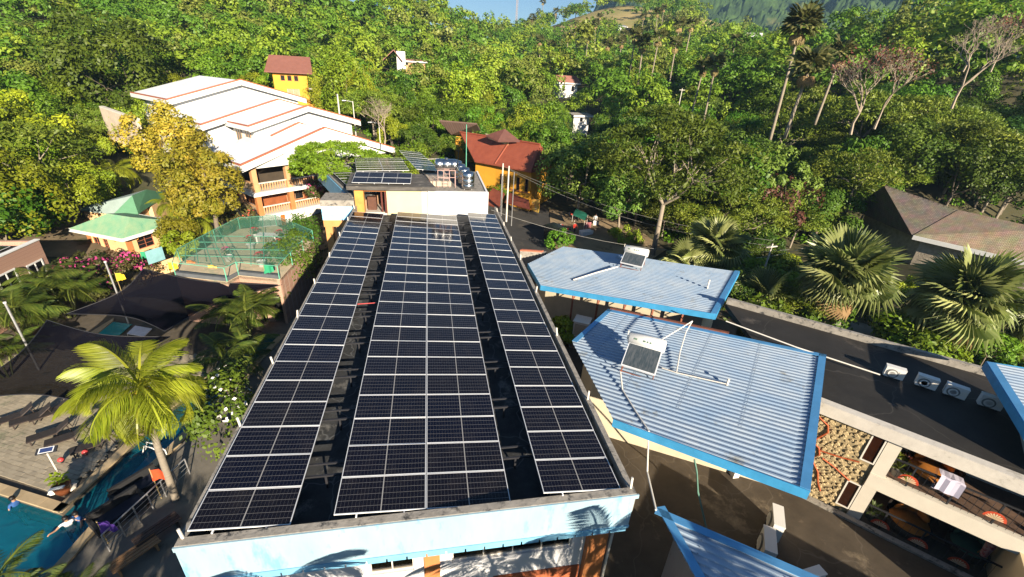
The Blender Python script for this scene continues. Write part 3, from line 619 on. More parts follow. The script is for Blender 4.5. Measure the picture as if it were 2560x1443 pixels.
# ------------------------------------------------------------------ air conditioners
acw = mat('ac_white', (.72, .7, .66), .5, .06, 3); acg = mat('ac_grille', (.2, .2, .19), .6, .2, 6)
def ac_unit(label, w=.66, h=.5, dp=.27, group='air conditioner units on the black roof deck'):
    t = thing('air_conditioner', (0, 0, 0), label, 'air conditioner', group)
    build(MB().box(-w/2, w/2, -dp/2, dp/2, .06, h), 'casing', acw, t)
    build(MB().box(-w/2-.01, w/2+.01, -dp/2-.01, dp/2+.01, h+.003, h+.03), 'top_cover', acw, t)
    build(MB().lathe((-w*.12, -dp/2-.004, h*.52), [(h*.4, 0), (h*.4, .015), (h*.34, .02)], 20, (0, -1, 0)), 'fan_grille', acg, t)
    hb = MB()
    for k in range(3): hb.lathe((-w*.12, -dp/2-.03, h*.52), [(h*(.1+.1*k), 0), (h*(.1+.1*k), .006), (h*(.085+.1*k), .006)], 16, (0, -1, 0))
    tag(build(hb, 'grille_ring', acw, t), kind='stuff')
    build(MB().box(w/2-.2, w/2-.02, -dp/2-.012, -dp/2-.003, h*.4, h*.8), 'side_panel', pvc, t)
    for x in (-w*.35, w*.35): build(MB().box(x-.03, x+.03, -dp/2-.02, dp/2+.02, 0, .057), 'foot', darksteel, t)
    return t
az = math.atan2(FU.y, FU.x)
ac0 = ac_unit('leftmost of the four white air conditioners in a row on the black deck')
spots = [((2229, 944), ''), ((2309, 968), 'second from left of the four white air conditioners on the black deck'), ((2381, 991), 'third from left of the four white air conditioners on the black deck'), ((2468, 1018), 'rightmost of the four air conditioners, beside the blue roof at the edge')]
for i, (q, lb) in enumerate(spots):
    o = ac0 if i == 0 else clone(ac0, (0, 0, 0), 0, lb)
    o.location = at(*q, UD); o.rotation_euler = (0, 0, az+[.1, .02, -.03, .04][i])
for i, (q, rz, lb, s) in enumerate([((1928, 1330), .35, 'white air conditioner on the lower deck behind the other one at the bottom', 1.0), ((1905, 1392), .35, 'white air conditioner at the bottom edge, nearer of the two on the lower deck', 1.05), ((2010, 1470), -.5, 'white condenser with dark pipe fittings cut off by the bottom edge', .9)]):
    clone(ac0, at(*q, DK), az-PI/2-.12+rz, lb, 'air conditioner units on the lower deck', (s*1.5, s*1.3, s*1.8))
t = thing('air_conditioner', (0, 0, 0), 'big square white condenser with louvred side in the alley by a bush', 'air conditioner')
build(MB().box(-.45, .45, -.42, .42, 0, 1.0), 'casing', acw, t)
build(MB().box(-.5, .5, -.47, .47, 1.003, 1.06), 'top_cover', acw, t)
lv = MB()
for k in range(9): lv.box(-.38, .38, -.45, -.425, .1+k*.09, .155+k*.09)
tag(build(lv, 'louvre', mat('beige_louvre', (.5, .43, .33), .6), t), kind='stuff')
t.location = at(1452, 835, -4.0); t.rotation_euler = (0, 0, -.55)
build(MB().box(-.55, .55, -.5, .5, -.85, -.003), 'plinth', concrete, t)
# low wall and pipe at the alley mouth, breeze block wall beyond the deck
t = thing('alley_wall', at(1310, 640, -5), 'low grey wall end with an orange cap between the main roof and the far blue roof', 'wall')
a, b = at(1300, 628, -2.2), at(1360, 632, -2.2)
build(MB().obox(a, b-a, (.3, .25, 0), (0, 0, -3)), 'wall', concrete, t); build(MB().obox(a+Vector((0, 0, .004)), (b-a)*.9, (.2, .2, 0), (0, 0, .1)), 'cap', mat('coral_paint', (.5, .16, .09), .6), t)
pipe('water_pipe', 'red pipe crossing the dark alley below the far blue roof', [at(1368, 770, -4.0), at(1420, 778, -4.0), at(1500, 790, -4.0)], .06, MATS['coral_paint'])
a, b = at(2080, 836, -2.6), at(2480, 934, -2.6)
t = thing('breeze_block_wall', (a+b)/2-Z3*2, 'low dark wall topped with a row of pale spaced blocks behind the black deck', 'wall')
build(MB().obox(a-Z3*.2, b-a, (.12, .2, 0), (0, 0, -2.5)), 'wall', mat('mossy_wall', (.07, .065, .05), .9, .4, 2), t)
nb = 24
for k in range(nb):
    q = a.lerp(b, k/nb); build(MB().obox(q-Z3*.197, (b-a)/nb*.5, (.1, .17, 0), (0, 0, .26)), 'block', concrete, t)
build(MB().obox(a+Z3*.065, b-a, (.12, .2, 0), (0, 0, .05)), 'coping', MATS['mossy_wall'], t)
# ------------------------------------------------------------------ terrain
TC = []   # control points of the ground
for x in range(-42, 45, 12):
    for y in (-40, -22, -5, 12, 28): TC.append((x, y, G-.15 if x < 20 else G+.3))
TC += [(x, y, -9) for x in (-90, -150, 70, 140) for y in (-60, -20)]+[(-55, 30, -7), (-48, 48, -5.5), (-30, 48, -7.6), (-14, 48, -7.8), (0, 50, -7.6), (10, 44, -7.8), (12, 56, -6.8), (6, 60, -5), (30, 15, -5.2), (35, 11, -5.4), (26, 20, -5.6), (48, 27, -6), (60, 30, -6), (24, 36, -7), (22, 28, -7.5), (60, 5, -6), (30, -2, -6)]
def tcp(px, py, d, h): p = atD(px, py, d); TC.append((p.x, p.y, p.z-h))
for q in [(735, 245, 100, 0), (400, 225, 100, 6.5), (150, 260, 75, 9), (60, 330, 60, 9), (300, 120, 120, 9), (500, 100, 140, 9), (300, 3, 165, 10), (650, 3, 195, 9), (900, 3, 225, 9), (1050, 3, 250, 9), (1130, 38, 262, 9), (1200, 62, 285, 8), (1275, 78, 330, 8),
          (1380, 45, 380, 6), (1480, 22, 410, 3), (1560, 14, 430, 2), (1700, 32, 410, 5), (1800, 50, 390, 3), (1900, 92, 330, 8), (2050, 95, 230, 10), (2200, 75, 175, 9), (2400, 45, 150, 9), (2550, 32, 140, 9),
          (750, 100, 160, 9), (1000, 165, 150, 5), (1150, 180, 170, 9), (1250, 120, 240, 9), (1400, 120, 260, 8), (1420, 215, 140, 3), (1455, 305, 110, 2.5), (1300, 280, 95, 8), (1100, 250, 100, 8), (900, 200, 110, 8), (1600, 150, 190, 9), (1650, 250, 110, 9), (1750, 380, 62, 9),
          (1900, 280, 90, 9), (2050, 230, 100, 10), (2250, 300, 75, 9), (2450, 250, 75, 9), (2500, 420, 60, 8), (1150, 330, 80, 4.5)]: tcp(*q)
for a in range(-60, 90, 10):
    d = 560; TC.append((d*math.sin(math.radians(a)), d*math.cos(math.radians(a)), 45 if a < 0 else 5))
for q in ((1200, 480, 20), (1320, 470, 25), (2100, 330, 12), (2300, 300, 10), (2500, 280, 10), (1950, 420, 20)):
    p = atD(q[0], 120, q[1]); TC.append((p.x, p.y, q[2]))
TC = np.array(TC, float)
def _phi(r): return np.where(r > 0, r*r*np.log(r+1e-9), 0)
_n = len(TC); _A = np.zeros((_n+3, _n+3)); _R = np.hypot(TC[:, None, 0]-TC[None, :, 0], TC[:, None, 1]-TC[None, :, 1])/100
_A[:_n, :_n] = _phi(_R)+np.eye(_n)*.004; _A[:_n, _n] = 1; _A[:_n, n_ if False else _n+1] = TC[:, 0]/100; _A[:_n, _n+2] = TC[:, 1]/100; _A[_n:, :_n] = _A[:_n, _n:].T
_w = np.linalg.solve(_A, np.concatenate([TC[:, 2], [0, 0, 0]]))
def terr(x, y):
    x = np.asarray(x, float); y = np.asarray(y, float); sh = x.shape; x = x.ravel(); y = y.ravel()
    z = _phi(np.hypot(x[:, None]-TC[None, :, 0], y[:, None]-TC[None, :, 1])/100)@_w[:_n]+_w[_n]+_w[_n+1]*x/100+_w[_n+2]*y/100
    return z.reshape(sh)
def gz(x, y): return float(terr(np.array([x]), np.array([y]))[0])
def terrain():
    xs = np.concatenate([np.arange(-420, -60, 12), np.arange(-60, 80, 2.5), np.arange(80, 520, 12)]); ys = np.concatenate([np.arange(-60, 110, 2.5), np.arange(110, 640, 10)])
    X, Y = np.meshgrid(xs, ys); Zz = terr(X, Y); Zz += .5*np.sin(X*.11)*np.cos(Y*.13)*np.clip((Y-60)/60, 0, 1)
    pool = (X > -34) & (X < -6) & (Y > -16) & (Y < 34); Zz = np.where(pool, -11, Zz)
    Zz = np.where((X > 4) & (X < 30) & (Y > -20) & (Y < 26) & (X-Y < 20), np.minimum(Zz, -7), Zz)
    nx, ny = len(xs), len(ys)
    v = np.stack([X, Y, Zz], -1).reshape(-1, 3)
    i = np.arange(nx-1)[None, :]+np.arange(ny-1)[:, None]*nx
    f = np.stack([i, i+1, i+1+nx, i+nx], -1).reshape(-1, 4)
    me = bpy.data.meshes.new('ground'); me.from_pydata(v.tolist(), [], f.tolist()); me.shade_smooth()
    me.materials.append(mat('forest_floor', (.055, .055, .022), .95, .5, .15, col2=(.1, .085, .045), stain=(.03, .04, .012), sscale=.5, samt=.3, bump=.3, bscale=1.5))
    o = bpy.data.objects.new('ground', me); COL.objects.link(o); tag(o, kind='structure')
terrain()
# far outer land so that the ground reaches the horizon, and the far mountain
o_ = MB(); o_.poly([(-6000, -5000, -30), (6000, -5000, -30), (6000, 8000, -30), (-6000, 8000, -30)]); struct(o_, 'plain', MATS['forest_floor'])

def patch(name, pts, dz, m, sub=1.0):
    """a sheet draped on the ground inside a convex outline"""
    P = [Vector((p[0], p[1])) for p in pts]; x0, x1 = min(p.x for p in P), max(p.x for p in P); y0, y1 = min(p.y for p in P), max(p.y for p in P)
    nx, ny = max(2, int((x1-x0)/sub)), max(2, int((y1-y0)/sub)); mb = MB()
    n = 24; c = sum(P, Vector((0, 0)))/len(P); ring = []
    for i in range(len(P)):
        a, b = P[i], P[(i+1) % len(P)]
        for k in range(n//len(P)+2): ring.append(a.lerp(b, k/(n//len(P)+2)))
    K = 8; rows = [[c.lerp(r, j/K) for r in ring] for j in range(K+1)]
    for r in rows: mb.v += [Vector((q.x, q.y, gz(q.x, q.y)+dz)) for q in r]
    L_ = len(ring)
    for j in range(K):
        for i in range(L_): mb.f.append((j*L_+i, (j+1)*L_+i, (j+1)*L_+(i+1) % L_, j*L_+(i+1) % L_))
    return struct(mb, name, m)
asph = mat('asphalt', (.05, .048, .046), .9, .3, .6, stain=(.12, .1, .075), sscale=.35, samt=.25)
sand = mat('sandy_earth', (.33, .24, .14), .95, .3, .5, stain=(.14, .1, .06), sscale=.6, samt=.3, bump=.2)
patch('road', [(6.2, 30), (13, 27), (16.5, 33), (18, 44), (15, 60), (10, 64), (6.5, 50)], .12, asph)
patch('sandy_yard', [(13.5, 33), (21, 31), (27, 36), (26, 45), (17, 52), (15.5, 45)], .16, sand)
patch('lane', [(31, 16), (35, 12.5), (37, 13.5), (33, 18)], .1, mat('pale_lane', (.3, .27, .22), .9, .2, .5, stain=(.1, .1, .05), sscale=.5, samt=.3))
patch('yard', [(-40, 36), (-14, 34), (-9, 46), (-20, 50), (-38, 47)], .1, mat('yard_earth', (.2, .15, .09), .95, .4, .4, stain=(.05, .06, .02), sscale=.5, samt=.4))

# ------------------------------------------------------------------ pool
K_ = [(-15.5, 10.9), (-15.0, 14.0), (-13.8, 17.1), (-12.9, 20.5), (-12.4, 22.6)]
left_edge = [(-33, 15.5), (-26, 12.3), (-19.34, 9.45), (-16.07, 8.04)]+K_
right_edge = [(-14.75, -12), (-14.7, 2), (-14.6, 5.0), (-14.1, 8.6), (-13.3, 11.6), (-11.6, 18.9), (-10.9, 22.2)]
pav_m = mat('paver', (.36, .31, .23), .85, .3, 1.2, stain=(.11, .13, .075), sscale=.7, samt=.3, objrand=.15)
V3 = lambda p, z: Vector((p[0], p[1], z))
d = MB(); d.prism([V3(p, -9.5) for p in left_edge+[(-12.3, 34.5), (-33, 34.5)]], (0, 0, 1.44)); deck = struct(d, 'pool_deck', mat('joint_sand', (.12, .1, .075), .95, .3, 2))
d = MB(); d.prism([V3(p, -9.5) for p in right_edge+[(-12.4, 22.6), (-12.3, 34.5), (-5.9, 34.5), (-5.9, -14), (-14.75, -14)]], (0, 0, 1.5)); struct(d, 'walkway', mat('walkway_concrete', (.2, .18, .15), .85, .3, 1.2, stain=(.08, .08, .06), sscale=1, samt=.3))
d = MB(); d.poly([(-36, -16, -9.45), (-6, -16, -9.45), (-6, 34, -9.45), (-36, 34, -9.45)]); struct(d, 'pool_floor', mat('pool_tile', (.2, .72, .72), .4, .25, .5, col2=(.08, .5, .68)))
def watermat():
    m = bpy.data.materials.new('pool_water'); m.use_nodes = True; t = m.node_tree; N = t.nodes; L = t.links
    tr = N.new('ShaderNodeBsdfTransparent'); tr.inputs[0].default_value = (.2, .7, .85, 1)
    gl = N.new('ShaderNodeBsdfGlossy'); gl.inputs['Roughness'].default_value = .03
    df = N.new('ShaderNodeBsdfDiffuse'); df.inputs[0].default_value = (.015, .3, .42, 1)
    fr = N.new('ShaderNodeFresnel'); fr.inputs[0].default_value = 1.33
    n = N.new('ShaderNodeTexNoise'); n.inputs['Scale'].default_value = 1.6; n.inputs['Detail'].default_value = 4; n.inputs['Distortion'].default_value = .8
    tc = N.new('ShaderNodeTexCoord'); L.new(tc.outputs['Object'], n.inputs['Vector'])
    bp = N.new('ShaderNodeBump'); bp.inputs['Strength'].default_value = .5; bp.inputs['Distance'].default_value = .12; L.new(n.outputs[0], bp.inputs['Height'])
    L.new(bp.outputs[0], gl.inputs['Normal']); L.new(bp.outputs[0], fr.inputs['Normal']); L.new(bp.outputs[0], df.inputs['Normal'])
    a = N.new('ShaderNodeMixShader'); a.inputs[0].default_value = .3; L.new(tr.outputs[0], a.inputs[1]); L.new(df.outputs[0], a.inputs[2])
    b = N.new('ShaderNodeMixShader'); L.new(fr.outputs[0], b.inputs[0]); L.new(a.outputs[0], b.inputs[1]); L.new(gl.outputs[0], b.inputs[2]); L.new(b.outputs[0], N['Material Output'].inputs[0])
    return m
wat = watermat()
d = MB(); d.poly([(-36, -14, -8.28), (-10.8, -14, -8.28), (-10.8, 22.6, -8.28), (-36, 22.6, -8.28)]); struct(d, 'water', wat)
cop = mat('coping_stone', (.46, .35, .21), .8, .2, 1.5, objrand=.08)
def coping(edge, side, z, w=.42, name='pool_coping'):
    root = None
    for i in range(len(edge)-1):
        a, b = Vector((*edge[i], z)), Vector((*edge[i+1], z)); L_ = (b-a).length; n = max(1, int(L_/.9)); o = Vector((-(b-a).y, (b-a).x, 0)).normalized()*side
        for k in range(n):
            p = a.lerp(b, k/n); q = (b-a)/n*.985
            ob = build(MB().obox(p-o*.06, q, o*w, (0, 0, .1)), 'coping_stone', cop, deck if root is None else root)
coping(left_edge[1:], 1, -8.05); coping(right_edge[1:], -1, -7.995)
pm = MB().box(0, .39, 0, .19, 0, .055); pme = bpy.data.meshes.new('paver'); pme.from_pydata([tuple(v) for v in pm.v], [], pm.f); pme.materials.append(pav_m)
cand = []
pa = math.radians(24); pu, pv = Vector((math.cos(pa), -math.sin(pa), 0)), Vector((math.sin(pa), math.cos(pa), 0))
def inside(p, poly):
    r = False; n = len(poly)
    for i in range(n):
        (x1, y1), (x2, y2) = poly[i], poly[i-1]
        if (y1 > p[1]) != (y2 > p[1]) and p[0] < (x2-x1)*(p[1]-y1)/(y2-y1)+x1: r = not r
    return r
dpoly = [(-27, 13.4), (-19.3, 10.1), (-16.25, 8.75), (-16.0, 11), (-15.5, 14.1), (-14.2, 17.4), (-15, 20), (-27, 22)]
for i in range(-60, 60):
    for j in range(-70, 120):
        p = Vector((-18, 12, -8.06))+pu*(i*.4+(j % 2)*.2)+pv*(j*.2)
        if inside(p, dpoly) and inside(p+pu*.39+pv*.19, dpoly): cand.append(p)
cand.sort(key=lambda p: (p-Vector(CC)).length)
rz = math.atan2(pu.y, pu.x)
for p in cand[:300]:
    o = bpy.data.objects.new('paver', pme); COL.objects.link(o); o.parent = deck; o.location = p+Z3*random.uniform(0, .015); o.rotation_euler = (random.uniform(-.015, .015), random.uniform(-.015, .015), rz+random.uniform(-.03, .03))
rest = MB()
for p in cand[300:]: rest.obox(p+Z3*random.uniform(0, .012), pu*.38, pv*.185, (0, 0, .05))
tag(build(rest, 'paver', pav_m, deck), kind='stuff')

# ------------------------------------------------------------------ shade sails
def sailmat():
    m = bpy.data.materials.new('sail_net'); m.use_nodes = True; t = m.node_tree; N = t.nodes; L = t.links; b = N['Principled BSDF']
    b.inputs['Base Color'].default_value = (.006, .006, .01, 1); b.inputs['Roughness'].default_value = 1; b.inputs['Specular IOR Level'].default_value = 0
    tr = N.new('ShaderNodeBsdfTransparent'); mx = N.new('ShaderNodeMixShader'); mx.inputs[0].default_value = .93
    L.new(tr.outputs[0], mx.inputs[1]); L.new(b.outputs[0], mx.inputs[2]); L.new(mx.outputs[0], N['Material Output'].inputs[0]); return m
sailm = sailmat()
def sail(label, c4, sag, curve):
    n = 14; c4 = [Vector(c) for c in c4]; ctr = sum(c4, Vector())/4; t = thing('shade_sail', ctr, label, 'shade sail', 'dark shade sails over the pool deck'); mb = MB()
    for i in range(n+1):
        for j in range(n+1):
            u, v = i/n, j/n; p = c4[0].lerp(c4[1], u).lerp(c4[3].lerp(c4[2], u), v)
            e = curve*(4*u*(1-u)*(2*v-1)**2+4*v*(1-v)*(2*u-1)**2); p = p.lerp(ctr, e); p.z -= sag*16*u*(1-u)*v*(1-v); mb.v.append(p)
    for i in range(n):
        for j in range(n): mb.f.append((i*(n+1)+j, (i+1)*(n+1)+j, (i+1)*(n+1)+j+1, i*(n+1)+j+1))
    build(mb, 'net', sailm, t, True)
    rim = [k*(n+1) for k in range(n+1)]+[n*(n+1)+k for k in range(n+1)]+[k*(n+1)+n for k in range(n, -1, -1)]+[k for k in range(n, -1, -1)]
    build(MB().tube([mb.v[k] for k in rim], .025, 5), 'hem', darksteel, t)
    return t
sail('far dark shade sail stretched from the brick terrace wall over the pool end', [at(358, 672, -3.6), at(705, 712, -4.7), at(412, 828, -5.3), at(165, 785, -5.0)], .7, .22)
sail('near dark shade sail hanging behind the yellow coconut palm', [at(118, 800, -4.2), at(425, 842, -5.2), at(212, 1008, -5.6), at(-150, 1010, -4.2)], .8, .2)
def pole(label, px, py, z, zb, r=.06, m=None, name='pole', cat='pole', group='steel poles by the pool'):
    p = at(px, py, z); t = thing(name, (p.x, p.y, zb), label, cat, group)
    build(MB().tube([(p.x, p.y, zb), p], r, 8), 'shaft', m or steel, t); build(MB().lathe(p, [(r*1.3, -.03), (r*1.3, .05)], 8), 'cap', pvc, t); return t
pole('tall steel pole in front of the pink flowering hedge', 263, 655, -3.0, G)
pole('tall steel pole with a lamp arm at the left edge by the brick house', 12, 757, -3.2, G)

# ------------------------------------------------------------------ houses
def hip(name, pts, faces, m, parent, th=.12):
    """roof from named points; every face gets thickness"""
    mb = MB()
    for f in faces: mb.prism([pts[k] for k in f], (0, 0, -th))
    return build(mb, name, m, parent)
def tilemat(name, col, pitch=(3.0, 3.0), col2=None, stain=None):
    m = mat(name, col, .65, .15, 1.3, col2=col2, stain=stain, sscale=.8, samt=.2)
    t = m.node_tree; N = t.nodes; L = t.links; b = N['Principled BSDF']
    w = N.new('ShaderNodeTexWave'); w.wave_type = 'BANDS'; w.bands_direction = 'DIAGONAL'; w.inputs['Scale'].default_value = pitch[0]; w.inputs['Distortion'].default_value = .3
    tc = N.new('ShaderNodeTexCoord'); L.new(tc.outputs['Object'], w.inputs['Vector']); bp = N.new('ShaderNodeBump'); bp.inputs['Strength'].default_value = .35; bp.inputs['Distance'].default_value = .06
    L.new(w.outputs[0], bp.inputs['Height']); L.new(bp.outputs[0], b.inputs['Normal']); return m
whiter = mat('white_roof_sheet', (.82, .83, .84), .5, .1, .6, stain=(.68, .66, .61), sscale=.35, samt=.25, stretch=(1, .25, 1))
peach = mat('peach_paint', (.6, .33, .16), .7, .12, 2)
wbb = thing('hillside_hotel', at(690, 520, G), 'long white roofed hotel stepping down the slope in stacked gables with orange trim', 'building')
HU = Vector((.72, .694, 0)).normalized(); HV = Vector((-HU.y, HU.x, 0))
def gable(px, py, v_, w, depth, rise, body, over=.9, peak=.5, wallname='gable_wall', side=True):
    """px,py: near left corner of the eave in the vertical plane v_; ridge runs back along HV"""
    C = atP(px, py, HV*v_, HV); q = lambda u, v, h: C+HU*u+HV*v+Z3*h; pk = w*peak
    r = MB(); th = .16
    for a, b in (((0, 0), (pk, rise)), ((pk, rise), (w, 0))):
        r.prism([q(a[0], 0, a[1]), q(b[0], 0, b[1]), q(b[0], depth, b[1]), q(a[0], depth, a[1])], (0, 0, -th))
    build(r, 'roof', whiter, wbb)
    tr = MB()
    for a, b in (((0, 0), (pk, rise)), ((pk, rise), (w, 0))):
        tr.obox(q(a[0], -.04, a[1]+.02), q(b[0], 0, b[1])-q(a[0], 0, a[1]), HV*.3, (0, 0, .16))
    tr.obox(q(-.04, .27, .02), HV*(depth-.3), HU*.25, (0, 0, .14)); build(tr, 'roof_trim', terracotta, wbb)
    wb = MB()
    for a, b in (((0, 0), (pk, rise)), ((pk, rise), (w, 0))):
        wb.obox(q(a[0], -.06, a[1]+.016), q(b[0], 0, b[1])-q(a[0], 0, a[1]), HV*.06, (0, 0, -.62))
    wb.obox(q(-.06, .0, .016), HV*depth, HU*.06, (0, 0, -.5)); build(wb, 'barge_board', white, wbb)
    b_ = MB(); pr = [q(over, over, -body), q(w-over, over, -body), q(w-over, over, rise*over/(w-pk)-.2), q(pk, over, rise-.22), q(over, over, rise*over/pk-.2)]
    b_.prism(pr, HV*(depth-over*1.6)); build(b_, wallname, white, wbb)
    return q
q4 = gable(418, 251, 65, 18.8, 13, 2.5, 8)
q3 = gable(503, 314, 57, 20, 8.5, 2.75, 7)
q2 = gable(622, 318, 51.5, 15.6, 7, 2.1, 6)
C1 = atP(602, 416, HV*45.6, HV); q1 = lambda u, v, h: C1+HU*u+HV*v+Z3*h
r = MB(); th = .16
r.prism([q1(0, 0, 0), q1(10.5, 0, 3.3), q1(10.5, 9, 3.3), q1(0, 9, 0)], (0, 0, -th)); r.prism([q1(10.5, 0, 3.3), q1(21, 0, 0), q1(21, 9, 0), q1(10.5, 9, 3.3)], (0, 0, -th)); build(r, 'roof', whiter, wbb)
r = MB(); r.obox(q1(0, -.04, .02), HU*10.5+Z3*3.3, HV*.3, (0, 0, .16)); r.obox(q1(10.5, -.04, 3.32), HU*10.5-Z3*3.3, HV*.3, (0, 0, .16)); r.obox(q1(-.04, .27, .02), HV*8.7, HU*.25, (0, 0, .14)); build(r, 'roof_trim', terracotta, wbb)
r = MB(); r.obox(q1(0, -.06, .016), HU*10.5+Z3*3.3, HV*.06, (0, 0, -.7)); r.obox(q1(10.5, -.06, 3.316), HU*10.5-Z3*3.3, HV*.06, (0, 0, -.7)); r.obox(q1(-.06, 0, .016), HV*9, HU*.06, (0, 0, -.6)); build(r, 'barge_board', white, wbb)
r = MB(); r.prism([q1(1.6, .05, -.45), q1(19.4, .05, -.45), q1(10.5, .05, 2.75)], HV*.3); build(r, 'gable_infill', white, wbb)
# small cross gable with its lower hip on the near roof
D1 = atP(679, 342, HV*50.4, HV); dw, dr = 7.6, 1.35
r = MB(); r.prism([D1, D1+HU*dw/2+Z3*dr, D1+HU*dw/2+HV*3+Z3*dr, D1+HV*3], (0, 0, -.15)); r.prism([D1+HU*dw/2+Z3*dr, D1+HU*dw, D1+HU*dw+HV*3, D1+HU*dw/2+HV*3+Z3*dr], (0, 0, -.15)); build(r, 'roof', whiter, wbb)
r = MB(); r.obox(D1-HV*.04+Z3*.02, HU*dw/2+Z3*dr, HV*.3, (0, 0, .15)); r.obox(D1+HU*dw/2+Z3*(dr+.02)-HV*.04, HU*dw/2-Z3*dr, HV*.3, (0, 0, .15)); build(r, 'roof_trim', terracotta, wbb)
r = MB(); r.prism([D1+HV*.3-Z3*2, D1+HU*dw+HV*.3-Z3*2, D1+HU*dw+HV*.3-Z3*.2, D1+HU*dw/2+HV*.3+Z3*(dr-.2), D1+HV*.3-Z3*.2], HV*2.5); build(r, 'gable_wall', white, wbb)
hp = lambda u, v: C1+HU*u+HV*v+Z3*(u*3.3/10.5 if u < 10.5 else 3.3*(21-u)/10.5)
build(MB().prism([hp(5.5, 4.4)+Z3*.03, hp(8.6, 2.2)+Z3*.03, hp(13.8, 3.6)+Z3*.3, D1+HU*dw+HV*.2-Z3*.15, D1+HV*.2-Z3*.15], (0, 0, -.1)), 'hip_roof', mat('pale_roof_sheet', (.66, .67, .68), .45, .08, .8), wbb)
# storeys below the near roof: slabs, posts, balustrades, openings
lev = [(-3.25, 1.0), (-6.0, 1.0)]
for zi, (z, ov) in enumerate(lev):
    build(MB().prism([q1(ov, ov-.4, z), q1(18.5, ov-.4, z), q1(18.5, 12, z), q1(ov, 12, z)], (0, 0, -.45)), 'floor_slab', white, wbb)
build(MB().prism([q1(1.4, .9, -6.45), q1(18, .9, -6.45), q1(18, 12, -6.45), q1(1.4, 12, -6.45)], (0, 0, -2.5)), 'base_wall', white, wbb)
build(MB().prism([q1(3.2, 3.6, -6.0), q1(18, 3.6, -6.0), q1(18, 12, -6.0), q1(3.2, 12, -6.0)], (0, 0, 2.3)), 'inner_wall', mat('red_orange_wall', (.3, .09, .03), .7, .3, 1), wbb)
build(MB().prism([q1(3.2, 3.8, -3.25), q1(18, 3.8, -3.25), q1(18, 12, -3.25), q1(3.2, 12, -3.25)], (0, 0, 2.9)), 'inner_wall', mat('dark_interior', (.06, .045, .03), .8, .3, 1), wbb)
for z, h in ((-3.25, 2.9), (-6.0, 2.3)):
    for u in (1.3, 5.2, 9.1, 13.0, 16.9):
        a = q1(u, .85, z+.003); build(MB().obox(a, HU*.55, HV*.55, (0, 0, h)), 'post', peach if z > -5 else orange, wbb)
    for v in (4.6, 8.4):
        a = q1(1.3, v, z+.003); build(MB().obox(a, HU*.5, HV*.5, (0, 0, h)), 'post', peach, wbb)
    for u0, u1 in ((1.85, 5.2), (5.75, 9.1), (9.65, 13), (13.55, 16.9)):
        build(MB().obox(q1(u0, 1.0, z+.85), HU*(u1-u0), HV*.16, (0, 0, .13)), 'handrail', offwhite, wbb)
        for k in range(int((u1-u0)/.3)): build(MB().obox(q1(u0+.1+k*.3, 1.03, z+.1), HU*.13, HV*.1, (0, 0, .75)), 'baluster', peach, wbb)
    for v0, v1 in ((1.4, 4.6), (5.1, 8.4), (8.9, 12)):
        build(MB().obox(q1(1.45, v0, z+.85), HV*(v1-v0), HU*.16, (0, 0, .13)), 'handrail', peach, wbb)
        build(MB().obox(q1(1.5, v0, z+.01), HV*(v1-v0), HU*.06, (0, 0, .83)), 'parapet_panel', mat('peach_panel', (.45, .32, .2), .8, .25, 3), wbb)
for u in (6.2, 10.2, 13.6):
    window(wbb, q1(u, 3.55, -5.6), HU, Z3, HV, 2.2, 1.6, peach, glass, mull=1, inset=-.02)
build(MB().obox(q1(3.4, .3, -6.2), HU*.5, HV*.05, (0, 0, -1.3)), 'banner', mat('orange_banner', (.65, .14, .02), .7), wbb)
# side openings under the stacked roofs
for q, u, z in ((q2, .86, -2.2), (q3, .86, -2.2)):
    for v in (1.8, 4.2): window(wbb, q(u, v, z), HV, Z3, HU, 1.3, 1.5, peach, glass, mull=1, inset=-.03)

tw = thing('tower_house', at(735, 240, 4.4), 'narrow yellow tower house with a brown red roof at the forest edge', 'building')
c = atD(728, 246, 98); tx = Vector((.97, .24, 0)).normalized(); ty = Vector((-tx.y, tx.x, 0)); tz = 4.0-8
o = atD(690, 240, 97); o.z = -1
yel = mat('amber_wall', (.66, .32, .03), .7, .12, 1)
build(MB().wall(o, tx, Z3, ty, 5.6, 9.6, .2, [(1.2, 7.9, 1.9, 8.8), (2.3, 7.9, 3.0, 8.8), (3.4, 7.9, 4.1, 8.8), (2.0, 4.6, 4.0, 6.6)]), 'wall', yel, tw)
for q in (5.4, 0): build(MB().obox(o+tx*q+ty*.2, tx*.2, ty*5, (0, 0, 9.6)), 'side_wall', yel, tw)
for x in (1.2, 2.3, 3.4): window(tw, o+tx*x+Z3*7.9, tx, Z3, ty, .7, .9, terracotta, glass, mull=0)
window(tw, o+tx*2+Z3*4.6, tx, Z3, ty, 2, 2, offwhite, MATS['peach_panel'], mull=1, frame_name='door')
p = o+tx*5.6+Z3*6.6; build(MB().obox(p+ty*.5, tx*.9, ty*3, (0, 0, .15)), 'balcony', offwhite, tw)
for k in range(6): build(MB().obox(p+tx*.85+ty*(.55+k*.5), tx*.06, ty*.08, (0, 0, .9)), 'baluster', offwhite, tw)
build(MB().obox(p+tx*.83+ty*.5+Z3*.95, tx*.1, ty*3, (0, 0, .1)), 'handrail', offwhite, tw)
e = 10.2-0; R_ = [o+tx*-1.2-ty*1+Z3*9.3, o+tx*6.6-ty*1+Z3*9.3, o+tx*6.6+ty*3+Z3*12, o+tx*-.2+ty*3+Z3*12, o+tx*6.6+ty*7+Z3*9.3, o+tx*-1.2+ty*7+Z3*9.3]
hip('roof', R_, [(0, 1, 2, 3), (3, 2, 4, 5)], tilemat('brown_red_sheet', (.24, .1, .075)), tw)
build(MB().obox(o+tx*5.6-ty*1.0, tx*6, ty*.3, (0, 0, 4.2)), 'garden_wall', yel, tw)

